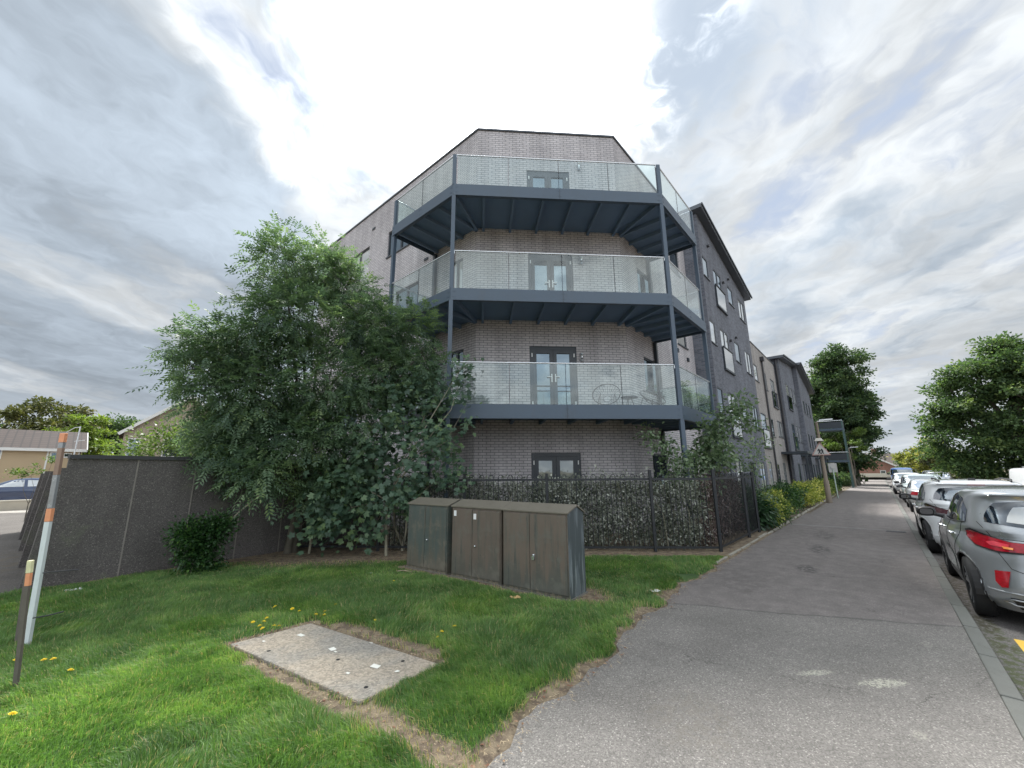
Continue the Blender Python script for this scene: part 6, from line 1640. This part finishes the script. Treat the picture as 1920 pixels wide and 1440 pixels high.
# long bare branch reaching out of the shrub towards the ash
b = MB(); b.tube([(-5.25, 7.45, 0.5), (-5.0, 7.7, 0.95), (-4.75, 7.85, 1.25), (-4.6, 7.9, 1.45)], [0.018, 0.014, 0.012, 0.008], 6)
b.build('branch', barkp, t); b = MB(); b.tube([(-4.25, 9.0, 0.0), (-4.2, 9.0, 0.8), (-4.35, 8.9, 1.05), (-4.4, 8.9, 1.5)], [0.03, 0.025, 0.025, 0.02], 6); b.build('branch', barkp, t)
# --- pale lime bush behind the garages
LB_ = [(-8.6, 10.3, 2.35, 0.75, 0.6), (-8.6, 11.2, 2.7, 0.65, 0.5), (-9.2, 10.1, 2.15, 0.5, 0.35), (-7.6, 11.2, 2.35, 0.75, 0.5), (-8.3, 11.4, 3.2, 0.4, 0.3), (-7.9, 11.6, 1.5, 0.6, 0.6)]
t = thing('lime_bush', 'pale green bush rising behind the garage roof beside the ash tree', 'bush', (0, 0, 0))
o, C = crown('crown', t, LB_, LM['lime'], 'broad', 330, 22, 0.075, 43, 0.15, 0.2, 0.5, 0.3)
limbs(t, (-8.3, 11.6, 0), LB_, C, 0.06, bark, 8, 0.4, twigs=40)
# --- saplings by the right end of the railings
def sap(label, blobs, base, n, seed, leaf=0.085, per=9, cr=0.11):
    t = thing('sapling', label, 'tree', (0, 0, 0))
    o, C = crown('crown', t, blobs, LM['sap'], 'broad', n, per, leaf, seed, cr, 0.35, 0.55, 0.36, (0.45, 0.22), aniso=0.9)
    limbs(t, base, blobs, C, 0.022, bark, seed + 1, 0.4, twigs=30, stems=2)
sap('thin sapling with pale leaves left of the right balcony post', [(3.45, 10.18, 2.6, 0.26, 0.16), (3.65, 9.92, 2.32, 0.36, 0.26), (3.87, 9.87, 1.81, 0.41, 0.37), (4.16, 9.75, 2.05, 0.25, 0.28), (3.9, 9.7, 1.3, 0.5, 0.3)], (3.9, 9.8, 0), 110, 51, 0.095)
sap('bushy pale leaved sapling right of the right balcony post behind the railings', [(5.19, 10.37, 2.34, 0.50, 0.5), (5.17, 10.38, 2.72, 0.38, 0.34), (5.58, 10.17, 3.02, 0.36, 0.30), (5.80, 10.07, 3.32, 0.26, 0.24), (4.99, 10.47, 1.95, 0.5, 0.35), (4.61, 10.54, 1.42, 0.45, 0.35), (6.01, 10.15, 2.75, 0.2, 0.25)], (5.1, 10.4, 0), 260, 55, 0.11)
sap('small straggly sapling beyond the end of the railings by the dark brick wall', [(7.16, 12.2, 2.2, 0.3, 0.4), (7.0, 12.3, 1.6, 0.26, 0.4), (7.3, 12.2, 1.0, 0.25, 0.3), (7.36, 12.1, 2.5, 0.2, 0.2)], (7.1, 12.3, 0), 50, 57)
# --- mixed hedge inside the railings
def hedge_run(label, pts, w, h, seed, mat, n, leaf=0.05, per=14, shade=(0.4, 0.28), name='hedge', gr=0.05, edge=0.8):
    t = thing(name, label, 'hedge', (0, 0, 0))
    bl = []; rng = np.random.default_rng(seed)
    for (a, b_) in zip(pts[:-1], pts[1:]):
        A, B = np.array(a), np.array(b_); L = np.hypot(*(B - A)); k = max(2, int(L / 0.30))
        for i in range(k):
            p = A + (B - A) * (i + 0.5) / k
            for lev in range(3): bl.append((p[0] + rng.normal() * 0.04, p[1] + rng.normal() * 0.04, gr + h * (0.18 + 0.3 * lev) + rng.normal() * 0.03, 0.32 if abs(B[1] - A[1]) < 0.5 else 0.19, h * 0.24, max(w / 2, 0.15) if abs(B[1] - A[1]) < 0.5 else 0.19))
    o, C = crown('foliage', t, bl, mat, 'broad', n, per, leaf, seed, 0.08, 0.1, edge, 0.28, shade)
    b = MB()
    for q in bl[::3]:
        for _ in range(2):
            x, y = q[0] + rng.normal() * 0.1, q[1] + rng.normal() * 0.08; b.tube([(x, y, 0), (x + rng.normal() * .08, y + rng.normal() * .05, h * .5), (x + rng.normal() * .15, y + rng.normal() * .1, h * 0.95)], [0.010, 0.007, 0.003], 4, caps=False)
    b.build('stem', barkp, t)
hedge_run('tangled grey green hedge with pale leaves behind the railings', [(-2.7, 9.55), (0.8, 9.40), (2.9, 9.30), (4.1, 9.26)], 0.22, 1.52, 61, LM['hedge'], 2900, 0.06, 14, shade=(0.52, 0.28))
hedge_run('dark brownish dry hedge behind the short side railings by the path', [(4.2, 9.4), (5.6, 11.1), (6.3, 11.85)], 0.2, 1.5, 62, LM['dry'], 1100, 0.05, 14)
# --- bushes along the path
def bush(label, s, v, r, h, mat, seed, n=150, leaf=0.06, per=18, strap=False, shade=(0.5, 0.25), L=None, name='bush'):
    p = S(s, v); t = thing(name, label, 'bush', (p.x, p.y, 0), SANG, 'bushes along the edge of the path')
    L = L or r
    bl = [(0, 0, h * 0.5, L, h * 0.48, r), (L * 0.45, r * 0.2, h * 0.55, L * 0.6, h * 0.45, r * 0.7), (-L * 0.45, -r * 0.1, h * 0.45, L * 0.6, h * 0.42, r * 0.7)]
    o, C = crown('foliage', t, bl, mat, 'broad', n, per, leaf, seed, 0.07, 0.55 if strap else 0.05, 0.35, 0.12 if strap else 0.3, shade)
    b = MB(); rng = np.random.default_rng(seed)
    for k in range(7): b.tube([(rng.normal() * .06, rng.normal() * .06, 0), (rng.normal() * L * .4, rng.normal() * r * .4, h * .8)], [0.014, 0.004], 4, caps=False)
    b.build('stem', bark, t)
bush('dark strappy leaved bush at the end of the railings', 14.0, 3.05, 0.62, 1.0, LM['strap'], 71, 330, 0.20, 12, True, (0.4, 0.2), L=0.75)
bush('yellow green variegated bush tucked beside the dark strappy bush', 14.85, 2.75, 0.42, 0.85, LM['yellow'], 72, 230, 0.06, 18, shade=(0.42, 0.25))
bush('second yellow variegated bush before the lamp post', 16.7, 2.85, 0.55, 0.95, LM['yellow'], 73, 320, 0.065, 18, shade=(0.40, 0.28), L=0.9)
bush('low dark green bush between the yellow bushes at the path edge', 15.8, 2.7, 0.45, 0.75, LM['privet'], 74, 170, 0.06, 18)
bush('large dark green bush behind the variegated bushes', 16.5, 3.75, 0.6, 1.12, LM['strap'], 75, 260, 0.13, 14, True, L=1.9)
bush('long dark green bush behind and before the lamp post', 20.6, 3.1, 0.7, 1.1, LM['privet'], 76, 420, 0.08, 18, L=1.9)
bush('bright yellow rounded bush nearest the lamp post', 24.2, 2.85, 0.62, 1.08, LM['yellow'], 77, 420, 0.085, 16, shade=(0.6, 0.22), L=1.7)
bush('yellow bush just beyond the lamp post', 30.2, 2.9, 0.6, 1.02, LM['yellow'], 78, 360, 0.09, 16, shade=(0.55, 0.22), L=1.8)
bush('green and yellow bush below the notice board', 35.6, 2.9, 0.65, 1.0, LM['lime'], 79, 360, 0.10, 16, L=2.2)
bush('dark green bush around the notice board posts', 41.5, 3.1, 0.8, 1.3, LM['privet'], 80, 360, 0.12, 16, L=2.8)
bush('low dark shrub beyond the second lamp post', 56.5, 3.2, 1.2, 1.35, LM['far'], 81, 420, 0.16, 16, L=3.4)
# --- background trees
def bgtree(label, blobs, base, mat, n, leaf, seed, r0=0.3, per=12, cr=0.4, name='tree', group=None, shade=(0.42, 0.25), fork=0.3, edge=0.4, grow=1.0):
    t = thing(name, label, 'tree', (0, 0, 0), 0, group)
    bl = [(q[0], q[1], q[2], q[3] * 1.08, q[4] * 1.05, q[3] * 1.3) for q in blobs]
    # boughs: flattened clumps of leaf clusters with gaps between them
    rng = np.random.default_rng(seed); nb_ = max(30, int(n / 13)) if len(blobs) > 3 else 14
    Cb, db, _ = in_blobs(bl, nb_, rng, 0.40)
    sz = np.median([q[3] for q in blobs]) * 0.38
    boughs = [(c[0], c[1], c[2], sz * k, sz * k * 0.42, sz * k) for c, k in zip(Cb, rng.uniform(0.45, 1.35, nb_))]
    o, C = crown('crown', t, boughs, mat, 'broad', n, per, leaf, seed, cr * 0.55, 0.15, 0.7, 0.34, shade)
    limbs(t, base, blobs, C, r0, bark, seed, fork, twigs=50)
    return t
bgtree('tall dark broadleaf tree at the far end of the flats, left of the road', [(39.88, 47.47, 13.9, 2.1, 2.6), (38.9, 48.28, 10.6, 3.2, 3.2), (38.9, 48.3, 7.19, 3.2, 3.0), (38.35, 48.72, 6.7, 3.0, 3.15), (40.3, 47.0, 6.1, 1.5, 0.9), (38.9, 48.3, 3.9, 2.6, 2.2), (38.3, 48.8, 1.9, 2.2, 1.7), (38.6, 48.8, 13.6, 1.4, 2.0), (40.2, 47.2, 11.0, 1.3, 2.3), (37.4, 49.4, 10.5, 1.8, 2.5), (40.3, 47.1, 8.3, 1.2, 1.5)],
       (39.3, 47.9, 0), LM['far'], 5200, 0.26, 91, 0.45, 14, 0.42)
bgtree('wide spreading dark green tree across the road on the right', [(34.2, 25.8, 7.7, 2.6, 2.2), (32.4, 27.4, 6.9, 2.2, 2.0), (34.4, 25.8, 4.9, 2.9, 2.6), (31.6, 28.2, 5.0, 2.1, 1.7), (30.9, 28.8, 3.4, 1.6, 1.7), (32.4, 27.6, 2.9, 2.3, 1.5), (34.0, 26.2, 2.2, 2.2, 1.2), (30.4, 29.0, 5.3, 0.8, 0.8), (35.4, 24.0, 8.9, 2.2, 1.0), (31.1, 28.8, 1.7, 1.6, 1.0), (33.2, 26.4, 8.6, 1.3, 0.9), (37.0, 24.0, 6.5, 2.6, 3.0), (31.3, 28.4, 6.3, 1.5, 1.5), (32.2, 27.4, 8.0, 1.6, 1.2), (34.0, 26.4, 9.4, 1.8, 0.9)],
       (33.6, 27.0, 0), LM['oak'], 5600, 0.19, 93, 0.4, 14, 0.33, shade=(0.46, 0.25))
bgtree('pale yellow green tree beyond the parked cars', [(49.83, 49.16, 3.2, 1.9, 1.9), (52.6, 53.4, 2.4, 2.0, 1.4), (47.4, 45.9, 1.6, 2.0, 1.3), (48.6, 47.6, 4.2, 1.1, 1.0)], (49.6, 49.4, 0), LM['faryel'], 700, 0.30, 95, 0.25)
bgtree('olive shrubby tree under the edge of the big right tree', [(41.8, 38.7, 1.5, 1.6, 1.2), (39.2, 36.4, 1.3, 1.4, 0.9), (43.6, 42.0, 2.2, 1.5, 1.3)], (41.5, 38.9, 0), LM['farbrown'], 420, 0.24, 96, 0.15)
bgtree('dark clipped evergreen hedge beyond the blue van', [(56.0, 58.2, 1.5, 1.6, 1.2), (54.4, 57.9, 1.2, 1.4, 0.9)], (55.5, 58.1, 0), LM['far'], 330, 0.28, 97, 0.15, name='evergreen_hedge')
bgtree('yellowish bushes on the skyline above the blue van', [(61.5, 63.2, 1.5, 2.0, 1.0), (59.3, 59.8, 1.6, 2.0, 1.1), (57.0, 56.5, 1.7, 1.8, 1.2)], (59.3, 59.8, 0), LM['faryel'], 330, 0.4, 98, 0.15, name='bush')
bgtree('bright green small tree behind the steel balcony tower', [(36.0, 43.6, 3.3, 1.4, 1.7), (37.3, 45.4, 5.2, 1.4, 1.1), (35.2, 44.7, 4.8, 1.1, 1.1)], (36.4, 44.0, 0), LM['lime'], 420, 0.17, 99, 0.12, cr=0.22, fork=0.25)
g_ = 'trees beyond the garages'
bgtree('rounded olive brown tree on the skyline left of the garage', [(-46.0, 38.6, 6.6, 3.2, 1.8), (-47.5, 37.6, 5.8, 2.6, 1.7), (-43.3, 38.8, 6.2, 2.4, 1.6), (-45.4, 39.2, 7.9, 1.9, 0.8), (-45, 39.2, 4.6, 3.2, 1.6), (-50.5, 35.5, 5.6, 3.2, 1.9)], (-45.5, 39.5, 0), LM['farbrown'], 1300, 0.30, 101, 0.3, cr=0.35, group=g_)
bgtree('bright lime green tree on the skyline above the garage wall', [(-39.49, 38.28, 5.3, 1.5, 1.7), (-38.96, 38.82, 3.9, 1.3, 1.2), (-40.3, 37.6, 4.8, 1.5, 1.4), (-39.6, 38.2, 2.6, 1.5, 1.1)], (-39.6, 38.6, 0), LM['farbright'], 700, 0.24, 102, 0.15, cr=0.26, group=g_, fork=0.25)
bgtree('dark green tree line behind the lime green tree', [(-52, 54, 7.0, 3.4, 2.2), (-50.5, 55.5, 7.6, 3.4, 2.0), (-48.8, 57.0, 7.4, 3.2, 2.1), (-50, 56, 4.6, 5.5, 2.8), (-46.5, 58.5, 6.5, 3.2, 2.2), (-54.5, 51.0, 6.0, 3.4, 2.4), (-43.5, 61, 6.2, 3.2, 2.2), (-57, 47.5, 4.5, 3.6, 2.6)], (-50.4, 56.2, 0), LM['far'], 2300, 0.38, 103, 0.35, cr=0.45, group=g_, shade=(0.5, 0.25))
bgtree('loose leafy bush in front of the blue car', [(-18.16, 15.69, 1.85, 0.26, 0.2), (-18.4, 15.45, 1.68, 0.22, 0.16), (-17.85, 16.0, 2.2, 0.14, 0.2)], (-18.16, 15.8, 0), LM['lime'], 60, 0.07, 104, 0.02, 8, 0.1, name='bush')
# a tree behind the viewer, seen only mirrored in the doors and balcony glass
bgtree('tree behind the viewer mirrored in the balcony glass', [(-1.2, -15.0, 3.4, 3.0, 2.4), (2.0, -15.5, 4.4, 2.6, 2.2), (0.6, -14.6, 6.2, 2.3, 1.8)], (0.6, -15.2, 0), LM['far'], 620, 0.3, 111, 0.25, cr=0.35)
# ------------------------------------------------------------------ lawn and grass
def vnoise(x, y, s, seed):
    """cheap smooth value noise"""
    rng = np.random.default_rng(seed); G = rng.random((64, 64))
    X = x * s + 31.7; Y = y * s + 17.3
    i = np.floor(X).astype(int); j = np.floor(Y).astype(int); fx = X - i; fy = Y - j
    fx = fx * fx * (3 - 2 * fx); fy = fy * fy * (3 - 2 * fy)
    g = lambda a, b: G[a % 64, b % 64]
    return (g(i, j) * (1 - fx) + g(i + 1, j) * fx) * (1 - fy) + (g(i, j + 1) * (1 - fx) + g(i + 1, j + 1) * fx) * fy
def fbm(x, y, s, seed): return (vnoise(x, y, s, seed) * .5 + vnoise(x, y, s * 2.1, seed + 1) * .3 + vnoise(x, y, s * 4.7, seed + 2) * .2)
def seg_dist(x, y, a, b):
    ax, ay = a; bx, by = b; dx_, dy_ = bx - ax, by - ay
    t = np.clip(((x - ax) * dx_ + (y - ay) * dy_) / (dx_ * dx_ + dy_ * dy_), 0, 1)
    return np.hypot(x - ax - t * dx_, y - ay - t * dy_)
def poly_sd(x, y, P):
    """signed distance, negative inside"""
    d = np.full(x.shape, 1e9); ins = np.zeros(x.shape, bool)
    for i in range(len(P)):
        a, b = P[i], P[(i + 1) % len(P)]
        d = np.minimum(d, seg_dist(x, y, a, b))
        c = ((a[1] > y) != (b[1] > y)) & (x < (b[0] - a[0]) * (y - a[1]) / (b[1] - a[1] + 1e-12) + a[0]); ins ^= c
    return np.where(ins, -d, d)
def grow(P, k):
    c = np.mean(P, 0); return [tuple(c + (np.array(p) - c) * k) for p in P]
PL_ = np.array([path_left(s) for s in xs])
def masks(x, y):
    """bare: 0 grass .. 1 bare soil; ok: inside the lawn"""
    s = x * UX + y * UY; v = -x * UY + y * UX
    pl = np.interp(s, xs, PL_)
    dpath = v - pl
    n = fbm(x, y, 2.3, 5); n2 = fbm(x, y, 6.0, 9)
    sl_d = poly_sd(x, y, SL)
    bare = np.clip(1.0 - (sl_d - 0.02) / (0.05 + 0.10 * n2), 0, 1)
    # worn patch on the near left and right sides of the slab
    bare = np.maximum(bare, np.clip(1.3 - seg_dist(x, y, (-2.3, 4.02), (-1.15, 3.22)) / (0.03 + 0.13 * n), 0, 1))
    bare = np.maximum(bare, np.clip(1.3 - seg_dist(x, y, (-1.9, 4.88), (-0.7, 4.15)) / (0.05 + 0.18 * n), 0, 1))
    bare = np.maximum(bare, np.clip(1.2 - seg_dist(x, y, (-1.05, 3.25), (-0.35, 2.75)) / (0.06 + 0.22 * n), 0, 1) * 0.9)
    # dry strip along the path
    bare = np.maximum(bare, np.clip(1.35 - dpath / (0.04 + 0.22 * np.clip(n * 2.2 - 0.85, 0, 1)), 0, 1))
    # fence foot and beyond
    fy = 8.45 + 0.25 * (n - 0.5) + np.where(x < -1.5, -0.25 + 0.12 * (x + 1.5) * 0, 0)
    bare = np.maximum(bare, np.clip((y - fy) / 0.18 + 0.5, 0, 1))
    # garage wall foot
    dw = seg_dist(x, y, GA, GB)
    bare = np.maximum(bare, np.clip(1.2 - dw / (0.12 + 0.15 * n), 0, 1))
    bare = np.maximum(bare, np.clip(1.6 - np.hypot((x + 4.0) / 2.2, (y - 9.0) / 1.1) / (0.8 + 0.3 * n), 0, 1) )
    # cabinets
    for (cx, cy), wd_, _, _ in CB:
        q = (cx + 0.80 * wd_, cy - 0.595 * wd_)
        bare = np.maximum(bare, np.clip(1.35 - seg_dist(x, y, (cx, cy), q) / (0.13 + 0.14 * n2), 0, 1))
        bare = np.maximum(bare, np.clip(1.2 - seg_dist(x, y, (cx + .27, cy + .37), (q[0] + .27, q[1] + .37)) / 0.36, 0, 1))
    bare = np.maximum(bare, np.clip(1.3 - np.hypot(x - 1.0, y - 5.85) / (0.28 + 0.2 * n), 0, 1))
    bare = np.maximum(bare, np.clip((n2 - 0.66) * 4, 0, 0.45))
    ok = (dpath > 0.0)
    return bare, ok, dpath, sl_d
def side_ok(x, y):
    # on the camera side of the garage wall line and its extension to the left
    c = (GB[0] - GA[0]) * (y - GA[1]) - (GB[1] - GA[1]) * (x - GA[0])
    left = (x < -6.95) & (y > 5.9 + (x + 6.85) * -0.4)
    return (c < 0) & ~left
# lawn surface with gentle lumps
gx = np.arange(-9.5, 7.0, 0.07); gy = np.arange(-1.5, 12.2, 0.07); X, Y = np.meshgrid(gx, gy)
bare, ok, dp_, sd_ = masks(X, Y)
Z = 0.012 + 0.02 * fbm(X, Y, 1.2, 31) + 0.012 * fbm(X, Y, 7, 33) - 0.012 * bare
Z = np.where(dp_ < 0.12, Z * np.clip(dp_ / 0.12, 0, 1) - 0.015 * (1 - np.clip(dp_ / 0.12, 0, 1)), Z)
Z = np.where(sd_ < 0.03, -0.03, Z)
V = np.stack([X.ravel(), Y.ravel(), Z.ravel()], 1); nx_ = len(gx); ny_ = len(gy)
idx = np.arange(nx_ * ny_).reshape(ny_, nx_)
F = np.stack([idx[:-1, :-1].ravel(), idx[:-1, 1:].ravel(), idx[1:, 1:].ravel(), idx[1:, :-1].ravel()], 1)
cx = V[F].mean(1); keep = (masks(cx[:, 0], cx[:, 1])[2] > -0.12) & side_ok(cx[:, 0], cx[:, 1])
F = F[keep]
def lawnmat():
    m, t, out = newmat('lawn_soil'); a = t.node("ShaderNodeAttribute"); a.attribute_name = 'shade'
    tc = t.node("ShaderNodeTexCoord").outputs['Object']
    n = t.noise(tc, 45, 5, 0.7); n2 = t.noise(tc, 9, 6, 0.65); n3 = t.noise(tc, 3, 5, 0.6)
    soil = t.mix(t.smooth(n2, 0.38, 0.62), (0.115, 0.085, 0.06), (0.24, 0.19, 0.125))
    soil = t.mix(t.math('MULTIPLY', t.smooth(n, 0.56, 0.70), 0.7), soil, (0.42, 0.34, 0.22))
    grn = t.mix(t.smooth(n3, 0.35, 0.65), (0.035, 0.075, 0.018), (0.055, 0.105, 0.025))
    f = t.smooth(t.math('ADD', a.outputs['Fac'], t.math('MULTIPLY', t.math('SUBTRACT', n2, 0.5), 0.6)), 0.3, 0.6)
    c = t.mix(f, grn, soil)
    b = t.node("ShaderNodeBsdfPrincipled"); t.set(b.inputs['Base Color'], c); b.inputs['Roughness'].default_value = 0.95
    bp = t.node("ShaderNodeBump"); bp.inputs['Strength'].default_value = 0.9; bp.inputs['Distance'].default_value = 0.012
    t.set(bp.inputs['Height'], n); t.l.new(bp.outputs[0], b.inputs['Normal']); t.l.new(b.outputs[0], out.inputs[0]); return m
tag(fast_mesh('lawn', V, F, lawnmat(), None, bare.ravel(), smooth=True), kind='structure')

def grassmat():
    m, t, out = newmat('grass_blades'); a = t.node("ShaderNodeAttribute"); a.attribute_name = 'shade'; f = a.outputs['Fac']
    c = t.mix(t.smooth(f, 0.0, 0.45), (0.085, 0.165, 0.050), (0.155, 0.275, 0.082))
    c = t.mix(t.smooth(f, 0.45, 0.8), c, (0.33, 0.45, 0.14))
    c = t.mix(t.smooth(f, 0.88, 0.96), c, (0.50, 0.40, 0.22))
    b = t.node("ShaderNodeBsdfPrincipled"); t.set(b.inputs['Base Color'], c); b.inputs['Roughness'].default_value = 0.5
    tl = t.node("ShaderNodeBsdfTranslucent"); t.set(tl.inputs['Color'], t.vmath('MULTIPLY', c, (1.2, 1.4, 0.6)))
    mx = t.node("ShaderNodeMixShader"); mx.inputs[0].default_value = 0.42
    t.l.new(b.outputs[0], mx.inputs[1]); t.l.new(tl.outputs[0], mx.inputs[2]); t.l.new(mx.outputs[0], out.inputs[0]); return m
rng = np.random.default_rng(77)
def scatter(N, x0, x1, y0, y1): return rng.uniform(x0, x1, N), rng.uniform(y0, y1, N)
parts_ = []
for (N, x0, x1, y0, y1, wmul) in ((230000, -5.0, 1.2, 2.4, 4.6, 1.0), (250000, -7.2, 2.6, 4.6, 7.0, 1.15), (120000, -7.0, 4.6, 7.0, 9.0, 1.4), (60000, -7.6, -4.0, 3.2, 5.2, 1.2), (30000, -3.0, 1.4, 0.2, 2.4, 1.6), (34000, -7.2, -3.0, 1.4, 3.4, 1.5)):
    x, y = scatter(N, x0, x1, y0, y1)
    # only what the view can hold
    keep = (np.abs(x) < y * 1.42 + 2.6)
    x, y = x[keep], y[keep]
    bare_, ok_, dpth, sdd = masks(x, y)
    dens_ = (1 - bare_) ** 1.3
    k = (rng.random(len(x)) < dens_ * (0.72 + 0.5 * fbm(x, y, 3.0, 55))) & (dpth > -0.03 + 0.05 * rng.normal(size=len(x)) * 0.5) & side_ok(x, y) & (sdd > 0.0)
    for (cx_, cy_), wd_, _, _ in CB:
        ex_, ey_ = 0.80, -0.595; a_ = (x - cx_) * ex_ + (y - cy_) * ey_; b_ = (x - cx_) * 0.595 + (y - cy_) * 0.80
        k &= ~((a_ > -0.01) & (a_ < wd_ + 0.01) & (b_ > -0.01) & (b_ < 0.47))
    parts_.append((x[k], y[k], np.full(k.sum(), wmul)))
x = np.concatenate([p[0] for p in parts_]); y = np.concatenate([p[1] for p in parts_]); wm = np.concatenate([p[2] for p in parts_])
n = len(x)
tuft = fbm(x, y, 4.5, 61); tuft2 = fbm(x, y, 1.1, 63)
bare_, _, dpth, sdd = masks(x, y)
H = (0.030 + 0.055 * np.clip(tuft * 1.8 - 0.5, 0, 1) + 0.018 * rng.random(n)) * (1 - 0.45 * bare_)
H *= np.where(y > 6.5, 0.8, 1.0)
tall = rng.random(n) < 0.05; H[tall] *= 1.45
wdt = (0.0028 + 0.0022 * rng.random(n)) * wm
ang = rng.uniform(0, 2 * np.pi, n); flow = 2 * np.pi * vnoise(x, y, 1.4, 71)
lean = np.abs(rng.normal(0.0, 0.55, n)) + 0.1
ld = np.stack([np.cos(ang) * 0.7 + np.cos(flow) * 0.8, np.sin(ang) * 0.7 + np.sin(flow) * 0.8], 1); ld /= np.linalg.norm(ld, axis=1, keepdims=True)
# blade faces roughly across its own random axis
sx_ = np.stack([-np.sin(ang), np.cos(ang)], 1)
zb = 0.012 + 0.02 * fbm(x, y, 1.2, 31) + 0.012 * fbm(x, y, 7, 33) - 0.012 * bare_ - 0.006
zb = np.where(dpth < 0.12, zb * np.clip(dpth / 0.12, 0, 1), zb)
base = np.stack([x, y, zb], 1)
sv = np.concatenate([sx_, np.zeros((n, 1))], 1) * (wdt / 2)[:, None]
l3 = np.concatenate([ld, np.zeros((n, 1))], 1)
mid = base + l3 * (H * 0.28 * lean)[:, None] + np.array([0, 0, 1.0]) * (H * 0.62)[:, None]
tip = base + l3 * (H * 0.95 * lean)[:, None] + np.array([0, 0, 1.0]) * (H * (1.0 - 0.25 * np.minimum(lean, 1.6)))[:, None]
Vb = np.stack([base - sv, base + sv, mid + sv * 0.85, mid - sv * 0.85, tip + sv * 0.12, tip - sv * 0.12], 1).reshape(-1, 3)
i0 = np.arange(n)[:, None] * 6
Fb = np.concatenate([i0 + np.array([[0, 1, 2, 3]]), i0 + np.array([[3, 2, 4, 5]])], 0)
shd = 0.26 + 0.55 * (tuft2 - 0.35) + 0.45 * (vnoise(x, y, 2.7, 81) - 0.4) + 0.25 * (vnoise(x, y, 9.0, 83) - 0.5) + rng.normal(0, 0.13, n)
# dry blades: some everywhere, more beside bare ground
dry = rng.random(n) < (0.06 + 0.6 * np.clip(bare_ - 0.15, 0, 1))
shd = np.clip(shd, 0, 0.82); shd[dry] = 1.0
tag(fast_mesh('grass', Vb, Fb, grassmat(), None, np.repeat(shd, 6)), 'short green lawn grass around the slab and cabinets', 'grass', kind='stuff')

# straw and dead leaves lying on the bare strips
N = 70000; x, y = scatter(N, -6.8, 5.6, 2.2, 9.3); bare_, ok_, dpth, sdd = masks(x, y)
k = (bare_ > 0.22) & (dpth > -0.10) & side_ok(x, y) & (sdd > -0.015) & (rng.random(N) < bare_ * (0.35 + 0.9 * fbm(x, y, 3.3, 95)))
for (cx_, cy_), wd_, _, _ in CB:
    a_ = (x - cx_) * 0.80 - (y - cy_) * 0.595; b_ = (x - cx_) * 0.595 + (y - cy_) * 0.80; k &= ~((a_ > 0) & (a_ < wd_) & (b_ > 0) & (b_ < 0.46))
x, y = x[k], y[k]; n = len(x); a = rng.uniform(0, 2 * np.pi, n)
L = rng.uniform(0.015, 0.07, n); leafy = rng.random(n) < 0.16; Wd = np.where(leafy, 0.02, 0.0035); L[leafy] *= 0.6
P = np.stack([x, y, np.full(n, 0.014) + rng.random(n) * 0.012], 1); Dr = np.stack([np.cos(a), np.sin(a), rng.normal(0, 0.12, n)], 1)
Vq, Fq, Sq = leaf_quads(P, Dr, np.tile([0, 0, 1.0], (n, 1)) + rng.normal(size=(n, 3)) * 0.2, L, Wd, np.where(leafy, rng.uniform(0.0, 0.55, n), rng.uniform(0.5, 1, n)), 0.05)
def strawmat():
    m, t, out = newmat('straw_litter'); a = t.node("ShaderNodeAttribute"); a.attribute_name = 'shade'
    c = t.mix(t.smooth(a.outputs['Fac'], 0, 0.5), (0.16, 0.065, 0.035), (0.30, 0.20, 0.12)); c = t.mix(t.smooth(a.outputs['Fac'], 0.5, 1.0), c, (0.60, 0.49, 0.31))
    b = t.node("ShaderNodeBsdfPrincipled"); t.set(b.inputs['Base Color'], c); b.inputs['Roughness'].default_value = 0.8
    t.l.new(b.outputs[0], out.inputs[0]); return m
tag(fast_mesh('straw', Vq, Fq, strawmat(), None, Sq), 'dry straw and dead leaves scattered on the bare soil edges', 'straw', kind='stuff')
